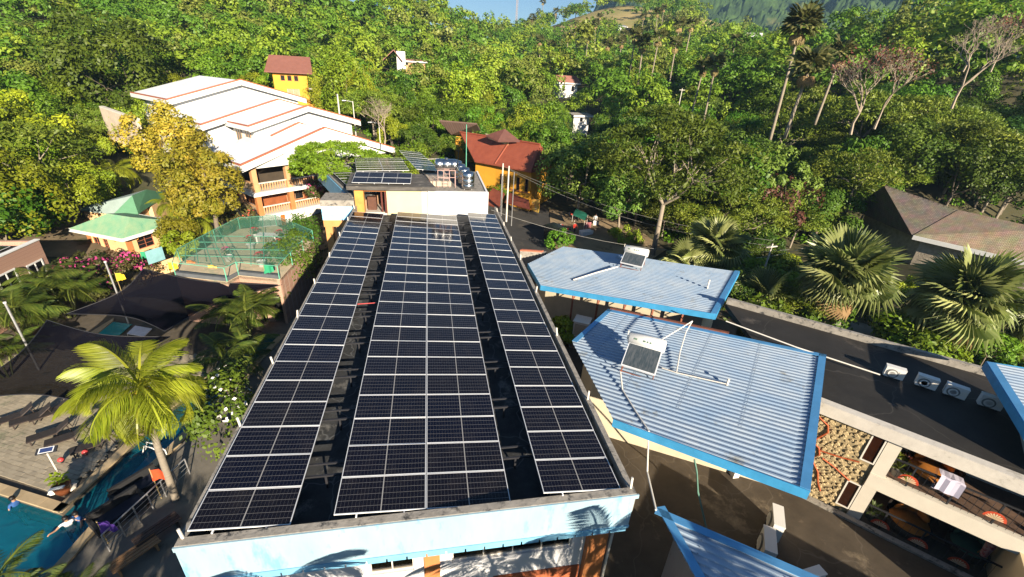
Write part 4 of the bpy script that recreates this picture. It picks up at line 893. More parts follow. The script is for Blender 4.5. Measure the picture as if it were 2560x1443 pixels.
# red roofed yellow house right of the tanks
rh = thing('red_roof_house', at(1270, 480, -7), 'yellow walled house with a red tiled roof and dark tree shade', 'building')
redt = tilemat('red_tiles', (.29, .075, .04), (5, 5), col2=(.23, .055, .03))
R_ = [at(1150, 331, 1.8), at(1277, 350, 1.8), at(1350, 362, 1.8), at(1186, 402, -1.3), at(1237, 411, -1.3), at(1328, 429, -1.3), at(1392, 408, -1.3), at(1130, 345, -1.3), at(1395, 372, -1.3)]
hip('roof', R_, [(0, 1, 4, 3), (1, 2, 6, 5, 4)], redt, rh, .2)
build(MB().tube([R_[1]+Z3*.05, R_[4]+Z3*.05], .13, 6).tube([R_[0]+Z3*.05, R_[1]+Z3*.05, R_[2]+Z3*.05], .14, 6), 'ridge_cap', redt, rh)
i4, i5, i3 = R_[4], R_[5], R_[3]; back = Vector((.3, 1, 0)).normalized()
wl = MB(); wl.prism([Vector((p.x, p.y, -8))+back*.9 for p in (i3, i4, i5, R_[6])]+[Vector((p.x, p.y, -8))+back*9 for p in (R_[6], i3)], (0, 0, 6.6)); build(wl, 'wall', yel, rh)
for a, b, us in ((i4, i5, (.15, .36, .62, .85)),):
    dv = (b-a); L_ = dv.length; dv.normalize()
    for u in us: window(rh, Vector((a.x, a.y, -4.4))+back*.82+dv*L_*u, dv, Z3, back, .5, 1.8, rust, glass, mull=0, inset=-.02)
build(MB().obox(Vector((i4.x, i4.y, -4.6))+back*.86, (i5-i4), back*.03, (0, 0, .12)), 'band', terracotta, rh)
low = [at(1205, 505, -5.2), at(1232, 470, -4.2), at(1262, 484, -4.2), at(1246, 520, -5.2)]
build(MB().prism(low, (0, 0, -.15)), 'porch_roof', redt, rh)
low = [at(1262, 505, -5.4), at(1275, 482, -4.6), at(1322, 500, -4.6), at(1325, 522, -5.4)]
build(MB().prism(low, (0, 0, -.15)), 'porch_roof', mat('dark_red_tiles', (.16, .04, .025), .7, .3, 2), rh)
t = thing('mural_wall', at(1325, 520, -7), 'orange and yellow painted garden wall at the road bend', 'wall')
build(MB().obox(at(1308, 528, -7.5), at(1345, 540, -7.5)-at(1308, 528, -7.5), (.2, .3, 0), (0, 0, 2.2)), 'wall', mat('mural_paint', (.65, .22, .05), .7, .3, 1.2, col2=(.6, .45, .1), stain=(.2, .35, .45), sscale=1.5, samt=.2), t)
bh = thing('brown_roof_house', at(1160, 330, -4), 'house with brown gable roof and yellow walls just behind the red tiled roof', 'building')
R_ = [at(1100, 302, 2.6), at(1198, 308, 2.6), at(1138, 336, .6), at(1210, 334, .6), at(1196, 335, .4)]
hip('roof', [at(1098, 300, 3), at(1192, 308, 3), at(1206, 334, .9), at(1128, 334, .9)], [(0, 1, 2, 3)], tilemat('brown_sheet', (.16, .1, .08)), bh, .2)
a, b = at(1140, 338, .6), at(1204, 338, .6); build(MB().obox(a+Vector((0, .8, 0)), b-a, (0, 5, 0), (0, 0, -6)), 'wall', yel, bh)
bh2 = thing('brown_roof_house', at(1250, 345, -4), 'house with dark red brown roof behind the red roof ridge', 'building')
hip('roof', [at(1215, 338, 2.3), at(1262, 322, 3.4), at(1300, 352, 2.0), at(1245, 352, 1.8)], [(0, 1, 2, 3)], mat('dark_brown_sheet', (.13, .05, .04), .7), bh2, .2)
a, b = at(1222, 341, 2.0), at(1275, 352, 1.9); build(MB().obox(a+Vector((0, 1, -.2)), b-a, (0, 4, 0), (0, 0, -7)), 'wall', mat('pale_yellow_wall', (.62, .5, .25), .7), bh2)

def cottage(name, label, px, py, dist, w, h, dpt, rise, wallm, roofm, wins=2, az=.25):
    p = atD(px, py, dist); ux = Vector((math.cos(az), math.sin(az), 0)); uy = Vector((-ux.y, ux.x, 0)); o = p-ux*w/2-Z3*h
    t = thing(name, p-Z3*h, label, 'house', 'small houses on the wooded hill')
    hs = [(w*(k+.5)/wins-.45, h*.45, w*(k+.5)/wins+.45, h*.8) for k in range(wins)]
    build(MB().wall(o-Z3*3, ux, Z3, uy, w, h+3, .2, [(a, b+3, c, d+3) for a, b, c, d in hs]), 'wall', wallm, t)
    for q in (0, w-.2): build(MB().obox(o+uy*.2+ux*q-Z3*3, ux*.2, uy*dpt, (0, 0, h+3)), 'side_wall', wallm, t)
    for a, b, c, d in hs: window(t, o+ux*a+Z3*b, ux, Z3, uy, c-a, d-b, offwhite, glass, mull=0)
    R_ = [o-ux*.6-uy*.7+Z3*(h-.1), o+ux*(w+.6)-uy*.7+Z3*(h-.1), o+ux*(w+.6)+uy*dpt*.5+Z3*(h+rise), o-ux*.6+uy*dpt*.5+Z3*(h+rise), o+ux*(w+.6)+uy*(dpt+.6)+Z3*(h-.1), o-ux*.6+uy*(dpt+.6)+Z3*(h-.1)]
    hip('roof', R_, [(0, 1, 2, 3), (3, 2, 4, 5)], roofm, t, .18)
    build(MB().obox(R_[0]-Z3*.02, R_[1]-R_[0], -uy*.06, (0, 0, -.35)), 'fascia', white, t)
    return t
pinkr = tilemat('faded_red_sheet', (.36, .16, .13))
cottage('hill_house', 'white house with faded pink roof standing in the middle of the forest', 1422, 206, 140, 5.6, 4.4, 5, 1.7, white, pinkr, 2, .1)
cottage('hill_house', 'small white hut with flat grey roof below the pink roofed house', 1455, 287, 108, 4.2, 2.8, 4, .3, white, concrete, 1, .3)
t = cottage('hill_house', 'pale house with red gable, white tower and terrace high on the left slope', 1035, 152, 150, 6.5, 2.4, 6, .4, peach, pinkr, 3, .15)
p = atD(1003, 150, 149); build(MB().cbox(p-Z3*.3, 2.4, 2.4, 5.0), 'tower', white, t)
p = atD(985, 140, 148); hip('gable_roof', [p+Vector((-3.2, -1, -1.2)), p+Vector((0, -1, 1.6)), p+Vector((0, 5, 1.6)), p+Vector((-3.2, 5, -1.2)), p+Vector((2.4, -1, -1.2)), p+Vector((2.4, 5, -1.2))], [(0, 1, 2, 3), (1, 4, 5, 2)], pinkr, t, .2)
cottage('hill_house', 'tiny white house under the skyline palms on the right ridge', 1557, 66, 330, 6, 4, 5, 1, white, steel, 1)
cottage('hill_house', 'tiny house with a white gable in the trees below the mountain', 1885, 92, 240, 5, 3, 4, 1.6, white, white, 1, -.6)

# green roofed bungalow pair on the left
gn = tilemat('green_shingles', (.17, .37, .23), (6, 6), col2=(.27, .4, .24), stain=(.1, .3, .2))
gh1 = thing('green_roof_bungalow', at(310, 620, G), 'peach bungalow with a pale green hip roof and white eaves', 'building')
ez = -5.2
E_ = [at(171, 572, ez), at(305, 598, ez), at(449, 554, ez)]; E_.append(E_[0]+E_[2]-E_[1]); rz_ = -3.6
rg = [at(269, 534, rz_), at(326, 543, rz_)]
hip('roof', E_+rg, [(0, 1, 5, 4), (1, 2, 5), (2, 3, 4, 5), (3, 0, 4)], gn, gh1, .1)
fb = MB()
for i in range(4):
    a, b = E_[i], E_[(i+1) % 4]; n = (b-a).cross(Z3).normalized(); n = n if n.dot(a-sum(E_, Vector())/4) > 0 else -n
    fb.obox(a-n*.02+Z3*.03, b-a, n*.07, (0, 0, -.3))
build(fb, 'eave_board', white, gh1)
ce = sum(E_, Vector())/4; I_ = [(p+(ce-p).normalized()*1.15) for p in E_]
peachw = mat('pale_peach_wall', (.72, .47, .24), .7, .08, 2)
for i, hs in ((0, [(.6, .1, 1.5, 2.1), (1.9, .9, 2.6, 2.0), (4.2, .1, 5.0, 2.1), (5.3, 1.0, 6.3, 2.1)]), (1, [(1.0, 1.0, 2.6, 2.2), (3.4, 1.0, 5.0, 2.2)]), (2, []), (3, [])):
    a, b = Vector((*I_[i].xy, G)), Vector((*I_[(i+1) % 4].xy, G)); u = (b-a).normalized(); n = Vector((-u.y, u.x, 0)); n = n if n.dot(ce-a) > 0 else -n; Lw = (b-a).length
    hs = [h for h in hs if h[2] < Lw-.2]
    build(MB().wall(a, u, Z3, n, Lw, 2.75, .2, hs), 'wall', peachw, gh1)
    for h in hs: window(gh1, a+u*h[0]+Z3*h[1], u, Z3, n, h[2]-h[0], h[3]-h[1], terracotta, glass, mull=1, tr=2)
    build(MB().obox(a-n*.04-u*.04, u*.55, n*.03, (0, 0, 2.7)), 'corner_panel', orange, gh1)
    for k in (.25, .75): build(MB().tube([a+u*Lw*k-n*.02+Z3*2.0, a+u*Lw*k-n*.7+Z3*2.72], .05, 5), 'eave_bracket', yelloworange, gh1)
gh2 = thing('green_roof_bungalow', at(330, 520, G), 'green roofed bungalow behind, its roof half grey green and half dark green', 'building')
F_ = [at(188, 524, -5), at(285, 534, -5), at(330, 489, -3.2), at(366, 474, -3.2), at(420, 482, -4.6), at(345, 533, -5)]
gd = tilemat('dark_green_sheet', (.1, .26, .15), (6, 6)); hip('roof', F_, [(0, 1, 2, 3)], mat('grey_green_sheet', (.3, .38, .36), .6, .15, 1.5), gh2, .12)  # one slope grey green, the other dark green
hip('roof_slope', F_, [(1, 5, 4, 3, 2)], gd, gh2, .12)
build(MB().prism([Vector((*p.xy, G))*1 for p in (F_[0].lerp(F_[5], .12), F_[5].lerp(F_[0], .1), F_[4], F_[3])], (0, 0, 2.9)), 'wall', peachw, gh2)

# brick house at the left edge
def brickmat():
    m = mat('pink_brick', (.42, .25, .18), .85, .2, 2)
    t = m.node_tree; N = t.nodes; L = t.links; b = N['Principled BSDF']
    br = N.new('ShaderNodeTexBrick'); br.inputs['Scale'].default_value = 4.0; br.inputs['Mortar Size'].default_value = .015; br.inputs[1].default_value = (.45, .27, .19, 1); br.inputs[2].default_value = (.37, .21, .15, 1); br.inputs[3].default_value = (.5, .38, .3, 1)
    tc = N.new('ShaderNodeTexCoord'); mp = N.new('ShaderNodeMapping'); mp.inputs['Rotation'].default_value = (PI/2, 0, PI/2); L.new(tc.outputs['Object'], mp.inputs[0]); L.new(mp.outputs[0], br.inputs['Vector']); L.new(br.outputs[0], b.inputs['Base Color']); return m
bk = brickmat()
br = thing('brick_house', (-34, 24, G), 'pink brick house with white framed windows cut off by the left edge', 'building')
bx, by0, by1, bt = -29.7, 15, 29.9, -3.2
wins = [((69, 651), (116, 698)), ((-6, 675), (54, 742))]
hs = []
for (xa, ya), (xb, yb) in wins:
    def on(x, y): return atP(x, y, Vector((bx, 0, 0)), Vector((1, 0, 0)))
    p, q = on((xa+xb)/2-10, ya+6), on((xa+xb)/2+10, yb-6); y_a, y_b = sorted((on(xa, (ya+yb)/2).y, on(xb, (ya+yb)/2).y)); hs.append((y_a-by0, on((xa+xb)/2, yb).z-G, y_b-by0, on((xa+xb)/2, ya).z-G))
build(MB().wall((bx, by0, G), (0, 1, 0), Z3, (-1, 0, 0), by1-by0, bt-G, .35, hs), 'wall', bk, br)
build(MB().box(bx-9, bx-.36, by1-.3, by1, G, bt-.01).box(bx-9, bx-.36, by0, by0+.3, G, bt-.01), 'end_wall', bk, br)
build(MB().box(bx-9, bx-.36, by0+.3, by1-.3, bt-.5, bt-.35), 'flat_roof', dkconcrete, br)
build(MB().box(bx-.3, bx+.05, by0-.05, by1+.05, bt+.003, bt+.08), 'wall_coping', white, br)
for h in hs:
    window(br, (bx, by0+h[0], G+h[1]), (0, 1, 0), Z3, (-1, 0, 0), h[2]-h[0], h[3]-h[1], white, glass, t=.12, inset=-.04, mull=1)
solar_array((-33.2, 27.8, -3.2), (0, .05, 0), 1, 1, 'dark solar array lying on the flat roof of the brick house', group='solar arrays on other roofs')

# ------------------------------------------------------------------ brick terrace with the green frame garden
tz = -4.2
TP = [(440, 690), (568, 704), (597, 688), (699, 698), (784, 604), (692, 564), (600, 572), (540, 604), (452, 655)]
tp = [at(*q, tz) for q in TP]
tb = thing('terrace_building', at(620, 640, G), 'pink brick pool building with a roof garden terrace', 'building')
for i in range(len(tp)):
    a, b = tp[i], tp[(i+1) % len(tp)]; n = (b-a).cross(Z3).normalized()
    build(MB().obox(a-Z3*.05, b-a, -n*.2, (0, 0, -3.75) if i != 2 else (0, 0, -1.5)), 'wall', bk, tb)
build(MB().prism([p-Z3*.02 for p in tp], (0, 0, -.25)), 'terrace_floor', mat('terrace_tile', (.62, .51, .35), .85, .25, .8, stain=(.3, .33, .22), sscale=.6, samt=.35), tb)
build(MB().prism([p-Z3*1.6+Vector((-.6, 1.6, 0)) for p in tp[2:5]]+[tp[5]-Z3*1.6], (0, 0, -2.2)), 'shade_block', black, tb)  # black block paints in the shade of the opening behind the pillars
for x in (.15, .5): 
    a = tp[2].lerp(tp[3], x); build(MB().obox(a-Z3*1.55, (.5, 0, 0), (0, .5, 0), (0, 0, -2.25)), 'pillar', bk, tb)
for i in (0, 1, 2): 
    a, b = tp[i], tp[i+1]; build(MB().obox(a, b-a, (0, .25, 0), (0, 0, .28)), 'kerb', mat('grey_blue_kerb', (.12, .13, .14), .8), tb)
green = mat('mint_green_paint', (.14, .48, .33), .5, .2, 3)
def netmat(nm='green_net', al=.36, c=(.015, .11, .06)):
    m = bpy.data.materials.new(nm); m.use_nodes = True; t = m.node_tree; N = t.nodes; L = t.links; b = N['Principled BSDF']
    b.inputs['Base Color'].default_value = (*c, 1); b.inputs['Roughness'].default_value = .9
    tr = N.new('ShaderNodeBsdfTransparent'); mx = N.new('ShaderNodeMixShader'); mx.inputs[0].default_value = al
    L.new(tr.outputs[0], mx.inputs[1]); L.new(b.outputs[0], mx.inputs[2]); L.new(mx.outputs[0], N['Material Output'].inputs[0]); return m
netm = netmat()
pg = thing('pergola', at(620, 640, tz), 'mint green pipe frame with netting over the roof garden', 'pergola')
H_ = 1.05
tops = [p+Z3*H_ for p in tp]
for i in range(len(tp)):
    a, b = tops[i], tops[(i+1) % len(tp)]
    build(MB().tube([a, b], .026, 5), 'top_rail', green, pg); n = max(1, int((b-a).length/2.4))
    for k in range(n): q = a.lerp(b, k/n); build(MB().tube([q-Z3*H_, q], .035, 5), 'post', green, pg)
    if i in (4, 5, 6): build(MB().obox(a-Z3*H_*.95, b-a, (0, .01, 0), (0, 0, H_*.9)), 'net_panel', netm, pg)
build(MB().prism([p+Z3*.05 for p in tops], (0, 0, .01)), 'roof_net', netmat('thin_green_net', .18, (.12, .34, .22)), pg)
fl, frn, bkr, bkl = tops[0], tops[3], tops[4], tops[6]
for k in range(1, 8):
    a = tops[8].lerp(tops[6], k/8) if k < 6 else tops[6].lerp(tops[5], (k-5)/3); b = tops[0].lerp(tops[3], k/8)
    build(MB().tube([a, b], .03, 5), 'roof_bar', green, pg)
for k in range(1, 5):
    a = tops[0].lerp(tops[7], k/5); b = tops[3].lerp(tops[4], k/5); build(MB().tube([a-Z3*.03, b-Z3*.03], .03, 5), 'roof_bar', green, pg)
def pot(label, x, y, z, col, r=.3, hh=.4, plant=True, name='flower_pot', fl='red'):
    p = at(x, y, z); t = thing(name, p, label, 'flower pot', 'potted flowers on the roof garden'); build(MB().lathe(p, [(r*.7, 0), (r, hh), (r*1.05, hh), (r*.85, hh-.04), (.02, hh-.05)], 12), 'pot', white if col == 'w' else terracotta, t, True)
    bl = MB(); rr = random.Random(int(x))
    for k in range(70):
        a, e = rr.random()*6.28, rr.uniform(.1, 1.4); rad = rr.uniform(.15, .55); c = p+Z3*(hh+.1)+Vector((math.cos(a)*math.cos(e), math.sin(a)*math.cos(e), math.sin(e)*1.2))*rad
        d1 = Vector((rr.uniform(-1, 1), rr.uniform(-1, 1), rr.uniform(-.4, .6))).normalized()*.09; d2 = d1.cross(Vector((rr.random(), rr.random(), 1))).normalized()*.05
        bl.poly([c-d1, c+d2, c+d1, c-d2])
    build(bl, 'leaves', leafmat('pot_leaf', (.05, .1, .03), (.1, .14, .04)), t)
    bl = MB()
    for k in range(26):
        a, e = rr.random()*6.28, rr.uniform(.5, 1.5); c = p+Z3*(hh+.15)+Vector((math.cos(a)*math.cos(e), math.sin(a)*math.cos(e), math.sin(e)*1.2))*.5
        d1 = Vector((rr.uniform(-1, 1), rr.uniform(-1, 1), rr.uniform(-.2, .2))).normalized()*.09; d2 = d1.cross(Z3).normalized()*.08; bl.poly([c-d1, c+d2, c+d1, c-d2])
    build(bl, 'flowers', mat('flower_'+fl, {'red': (.55, .06, .08), 'pink': (.6, .12, .25)}[fl], .8, .3, 9), t)
for x, y, lb in ((628, 622, 'white pot with reddish plant left of centre in the roof garden'), (700, 630, 'white pot below the red flowers at the right side of the roof garden'), (572, 652, 'white pot with pink flowers nearest the yellow and orange flags'), (655, 665, 'white pot with a red flowering bush at the front right of the roof garden'), (640, 600, 'pot with a red flowering bush at the far side of the roof garden'), (702, 606, 'pot with bright red flowers by the white table')):
    pot(lb, x, y, tz, 'w', .34, .42, fl='red' if 'red' in lb else 'pink')
t = thing('garden_table', at(668, 606, tz), 'long white table at the far side of the roof garden', 'table')
a, b = at(640, 610, tz), at(692, 612, tz); build(MB().obox(a+Z3*.7, b-a, (.1, .9, 0), (0, 0, .06)), 'table_top', white, t)
for k in (.05, .95): build(MB().obox(a.lerp(b, k)-Vector((.05, -.1, 0)), (.1, 0, 0), (0, .7, 0), (0, 0, .697)), 'leg', white, t)
t = thing('blue_panel', at(400, 640, -5), 'pale blue wall panel beside the peach bungalow', 'wall')
a, b = at(372, 662, -6.2), at(408, 650, -6.2); build(MB().obox(a, b-a, (.1, .2, 0), (0, 0, 1.2)), 'panel', mat('pale_blue_paint', (.25, .48, .52), .6, .2, 1), t)
a, b = at(345, 665, -6.6), at(440, 640, -6.6); build(MB().obox(a-Z3*1.4, b-a, (.2, .4, 0), (0, 0, 1.3)), 'base', peachw, t)

# flags
def flag(label, x, y, z, col, ph=1.6, sz=.75, lean=(.1, -.1)):
    p = at(x, y, z); t = thing('flag', p-Z3*ph, label, 'flag', 'small coloured flags around the pool'); b = p-Z3*ph
    build(MB().tube([b, p+Vector((lean[0], lean[1], .1))*.5], .022, 5), 'pole', mat('bamboo', (.4, .3, .14), .7, .2, 6), t)
    f = MB(); n = 6; d = Vector((math.cos(.4), math.sin(.4)-.6, 0)).normalized()
    for i in range(n+1):
        w = sz*i/n; f.v += [p+d*w+Vector((0, 0, -.1*i/n*sz))+Vector((d.y, -d.x, 0))*.06*math.sin(i*1.5), p+d*w+Vector((0, 0, -sz*.95+.3*sz*i/n-(.35*sz if i % 6 == 3 else 0)*.3))+Vector((d.y, -d.x, 0))*.08*math.sin(i*1.5+.8)]
    for i in range(n): f.f.append((2*i, 2*i+2, 2*i+3, 2*i+1))
    build(f, 'cloth', mat('flag_'+col, {'yellow': (.75, .5, .03), 'orange': (.7, .2, .03), 'red': (.62, .07, .02), 'pink': (.6, .03, .12), 'green': (.03, .3, .15), 'purple': (.1, .04, .3)}[col], .8, .15, 3), t, True)
for lb, x, y, z, c, ph in (('larger yellow flag left of the orange flag on the terrace edge', 418, 655, -4.3, 'yellow', 1.5), ('orange flag between two yellow flags on the terrace edge', 464, 650, -4.0, 'orange', 1.5), ('yellow flag right of the orange flag on the terrace edge', 518, 662, -4.0, 'yellow', 1.4), ('yellow flag on a cane by the pink flowering hedge', 286, 682, -5.2, 'yellow', 2.4), ('small green flag in front of the peach bungalow windows', 348, 628, -5.2, 'green', 1.5), ('small green flag over the front of the roof garden', 657, 662, -3.2, 'green', 1.2), ('pink red flag hanging over the blue channel beside the main building', 552, 956, -6.2, 'pink', 1.7), ('red orange flag on a cane at the pool edge under the coconut palm', 372, 1172, -6.1, 'red', 1.9), ('purple flag in the shade by the walkway railing', 240, 1302, -6.6, 'purple', 1.4)):
    flag(lb, x, y, z, c, ph)
# ------------------------------------------------------------------ foliage
def np_mesh(name, V, Q, vcol, mats, mi=None):
    me = bpy.data.meshes.new(name); n, k = len(V), len(Q)
    me.vertices.add(n); me.vertices.foreach_set('co', np.asarray(V, np.float32).ravel())
    me.loops.add(k*4); me.loops.foreach_set('vertex_index', np.asarray(Q, np.int32).ravel())
    me.polygons.add(k); me.polygons.foreach_set('loop_start', np.arange(0, k*4, 4, dtype=np.int32))
    me.update(calc_edges=True)
    if vcol is not None:
        a = me.attributes.new('v', 'FLOAT', 'FACE'); a.data.foreach_set('value', np.asarray(vcol, np.float32))
    for m in mats: me.materials.append(m)
    if mi is not None: me.polygons.foreach_set('material_index', np.asarray(mi, np.int32))
    return me
def unit(a): return a/(np.linalg.norm(a, axis=-1, keepdims=True)+1e-9)
def leaves(C, Nn, s, asp=.55, rs=RS, roll=None):
    """a rhombic leaf at every C facing Nn"""
    k = len(C); t = rs.normal(size=(k, 3)) if roll is None else roll+rs.normal(size=(k, 3))*.35
    a = unit(t-Nn*(t*Nn).sum(-1, keepdims=True)); b = np.cross(Nn, a); s = np.asarray(s).reshape(-1, 1)*np.ones((k, 1))
    V = np.stack([C-a*s, C+b*s*asp, C+a*s, C-b*s*asp], 1).reshape(-1, 3); return V, np.arange(k*4).reshape(-1, 4)
def sph(k, rs=RS): return unit(rs.normal(size=(k, 3)))
def crown(R, n_cl, rc, n_leaf, ls, rs, zc, low=-.35, flat=1.0, jit=.75, asp=.55, shell=(.6, 1.0), upb=.35, outw=False):
    D = sph(n_cl*4, rs); D = D[D[:, 2] > low][:n_cl]; n_cl = len(D); R = np.array(R)
    C = D*R*rs.uniform(*shell, size=(n_cl, 1)); C[:, 2] += zc; rr = rc*rs.uniform(.65, 1.35, size=n_cl)
    idx = rs.randint(0, n_cl, n_leaf); d = unit(sph(n_leaf, rs)+D[idx]*.55+np.array([0, 0, upb]))
    P = C[idx]+d*(rr[idx]*rs.uniform(.6, 1.08, n_leaf))[:, None]*np.array([1, 1, flat])
    Nn = unit(d*np.array([1, 1, 1/flat])+rs.normal(size=(n_leaf, 3))*jit*.6+np.array([0, 0, .25]))
    V, Q = leaves(P, Nn, ls*rs.uniform(.6, 1.25, n_leaf), asp, rs, roll=(d if outw else None))
    tone = rs.uniform(0, 1, n_cl)[idx]*.6+rs.uniform(0, .4, n_leaf)
    return C, V, Q, tone
barkm = mat('bark', (.2, .16, .12), .9, .35, 3, bump=.3); palebark = mat('pale_bark', (.3, .25, .19), .85, .25, 3); darkbark = mat('dark_bark', (.09, .07, .05), .9, .3, 3)
def tree_meshes(name, seed, h, R, zc, n_cl, rc, n_leaf, ls, leaf, bark=None, tr=.2, limbs=9, **kw):
    rs = np.random.RandomState(seed); C, V, Q, tone = crown(R, n_cl, rc, n_leaf, ls, rs, zc, **kw)
    cm = np_mesh(name+'_crown', V, Q, tone, [leaf])
    mb = MB(); fork = Vector((rs.uniform(-.3, .3), rs.uniform(-.3, .3), zc-R[2]*.75)); mb.tube([(0, 0, -1.5), (fork.x*.4, fork.y*.4, fork.z*.5), fork], tr, 7, tr*.65)
    G5 = 5 if limbs > 12 else 3; sel = C[rs.permutation(len(C))[:limbs]]; ang = np.argsort(np.arctan2(sel[:, 1], sel[:, 0]))
    for grp in np.array_split(ang, G5):
        if not len(grp): continue
        mid = Vector(sel[grp].mean(0)); hub = fork.lerp(mid, .55)+Vector((0, 0, .1)); w_ = fork.lerp(hub, .5)+Vector((rs.uniform(-.25, .25), rs.uniform(-.25, .25), -.1)); mb.tube([fork, w_, hub], tr*.5, 6, tr*.3, cap=False)
        for c in sel[grp]:
            c = hub.lerp(Vector(c), .85); m = hub.lerp(c, .5)+Vector((rs.uniform(-.3, .3), rs.uniform(-.3, .3), -.15)); mb.tube([hub, m, c], tr*.26, 5, tr*.05, cap=False)
    tm = bpy.data.meshes.new(name+'_trunk'); tm.from_pydata([tuple(v) for v in mb.v], [], mb.f); tm.materials.append(bark or barkm); tm.shade_smooth()
    return tm, cm
L_dark = leafmat('leaf_dark', (.03, .075, .006), (.09, .15, .014))
L_mid = leafmat('leaf_mid', (.045, .12, .006), (.14, .25, .016), hue=.02)
L_light = leafmat('leaf_light', (.11, .2, .01), (.26, .33, .022), hue=.015)
L_feath = leafmat('leaf_feather', (.075, .135, .01), (.22, .27, .03), hue=.015)
L_mango = leafmat('leaf_mango', (.19, .2, .015), (.38, .28, .03), hue=.01)
L_red = leafmat('leaf_red', (.12, .05, .03), (.22, .1, .06))
L_yel = leafmat('leaf_yellowgreen', (.17, .24, .01), (.34, .37, .02), hue=.01)
TPL = {}
for i in range(4): TPL['broad%d' % i] = tree_meshes('broad', 10+i, 9, (3.9+.3*i, 3.8, 3.2), 6.0, 20, 1.25, 5600, .17, (L_mid, L_dark, L_mid, L_dark)[i], jit=.8)
for i in range(3): TPL['light%d' % i] = tree_meshes('light', 20+i, 8.5, (3.6, 3.6, 3.4), 5.6, 19, 1.15, 5400, .165, (L_light, L_yel, L_light)[i])
for i in range(4): TPL['feather%d' % i] = tree_meshes('feather', 30+i, 9, (4.4, 4.4, 2.2), 6.4, 44, 1.25, 5400, .18, L_feath, palebark, .17, 14, flat=.5, asp=.34, low=-.25, upb=.5, outw=True, jit=2.2)
for i in range(2): TPL['tall%d' % i] = tree_meshes('tall', 40+i, 12, (2.4, 2.4, 4.6), 7.2, 30, 1.15, 3400, .2, (L_mid, L_light)[i], low=-.7)
for i in range(2): TPL['redt%d' % i] = tree_meshes('redt', 46+i, 8, (2.8, 2.8, 2.4), 5.6, 26, .8, 1300, .17, L_red, palebark, .14, 20, asp=.4)
for i in range(3): TPL['bush%d' % i] = tree_meshes('bush', 50+i, 2.2, (1.6, 1.6, 1.1), 1.0, 14, .6, 1100, .14, (L_mid, L_light, L_dark)[i], tr=.06, limbs=4)
def bamboo_mesh(seed):
    rs = np.random.RandomState(seed); P_, R_, mb = [], [], MB()
    for k in range(30):
        a = rs.uniform(0, 6.28); h = rs.uniform(7, 11.5); ln = rs.uniform(.6, 3.6); f = lambda t: np.array([math.cos(a)*(.3+ln*t**2.2), math.sin(a)*(.3+ln*t**2.2), h*(t-.16*t**3*ln/2)])
        mb.tube([f(t) for t in (0, .35, .7, 1)], .06, 4, .015, cap=False); t = rs.uniform(.25, 1, 190)**.8
        for q in t: P_.append(f(q)+rs.normal(size=3)*(.28+.2*(1-q)))
    P_ = np.array(P_); n = len(P_); V, Q = leaves(P_, unit(rs.normal(size=(n, 3))+np.array([.2, -.6, .5])), rs.uniform(.12, .24, n), .3, rs, roll=np.array([0, 0, -1.0]))
    tm = bpy.data.meshes.new('bamboo_culms'); tm.from_pydata([tuple(v) for v in mb.v], [], mb.f); tm.materials.append(mat('culm', (.3, .26, .1), .6))
    return tm, np_mesh('bamboo_leaves', V, Q, rs.uniform(0, 1, n), [L_yel])
for i in range(2): TPL['bamboo%d' % i] = bamboo_mesh(300+i)
def put_tree(tpl, p, rz=0.0, sc=1.0, label=None, group=None, name='broadleaf_tree', cat='tree', zs=1.0):
    tm, cm = TPL[tpl]; t = thing(name, p, label, cat, group); t.rotation_euler = (0, 0, rz); t.scale = (sc, sc, sc*zs)
    for nm, me in (('trunk', tm), ('crown', cm)):
        o = bpy.data.objects.new(nm, me); COL.objects.link(o); o.parent = t
    return t
def proj(p):
    d = np.array(p)-CC; z = d@_f; return 1280+CF*(d@_r)/z, 721.5-CF*(d@_u)/z, z

# what must stay visible: pixel, radius and distance of every house in the forest
KEEP = [(735, 195, 70, 97), (1012, 138, 55, 150), (1425, 215, 26, 138), (1455, 295, 24, 108), (1557, 66, 14, 330), (1885, 92, 14, 240), (1270, 390, 130, 66), (1150, 318, 60, 72), (1250, 342, 50, 72), (640, 300, 300, 80), (480, 230, 150, 90), (295, 275, 60, 75), (1450, 550, 90, 40), (1340, 580, 80, 45), (2330, 535, 90, 52), (1163, 330, 14, 60), (865, 260, 30, 66), (1590, 130, 25, 120), (1645, 140, 30, 120), (1990, 110, 40, 80), (2150, 250, 70, 70), (2450, 140, 90, 95), (2430, 110, 60, 110)]
NOGO = [[(-37, 13), (-37, 37), (-32, 46), (-27, 44), (-22, 41), (-6.5, 48), (6, 54), (6, 64), (19, 58), (26, 46), (28, 33), (23, 29), (33, 22), (42, 10), (46, 0), (40, -40), (-37, -40)], [(-22, 41), (-48, 76), (-32, 92), (-14, 74), (-2, 57)], [(46, 23), (48, 34), (56, 36), (63, 32), (62, 20)]]
GRASS = [(1540, 34, 75, 25), (1800, 46, 60, 24), (1420, 60, 40, 18)]
def allowed(x, y, z, r, h):
    if any(inside((x, y), pl) for pl in NOGO): return None
    X, Y, zz = proj((x, y, z+h*.6))
    if zz < 5 or X < -250 or X > 2810 or Y < -140 or Y > 1500: return None
    rp = CF*r/zz; dist = math.hypot(x-CC[0], y-CC[1])
    for kx, ky, kr, kd in KEEP:
        if dist < kd+3 and abs(X-kx) < kr+rp*.75 and abs(Y-ky) < kr*.8+rp*1.0: return None
    for gx, gy, gw, gh_ in GRASS:
        if dist > 250 and abs(X-gx) < gw and abs(Y-gy) < gh_ and random.random() < .93: return None
    return X, Y, zz, dist
rf = random.Random(11); sites = []
s_ = 4.3; yv = 12.0
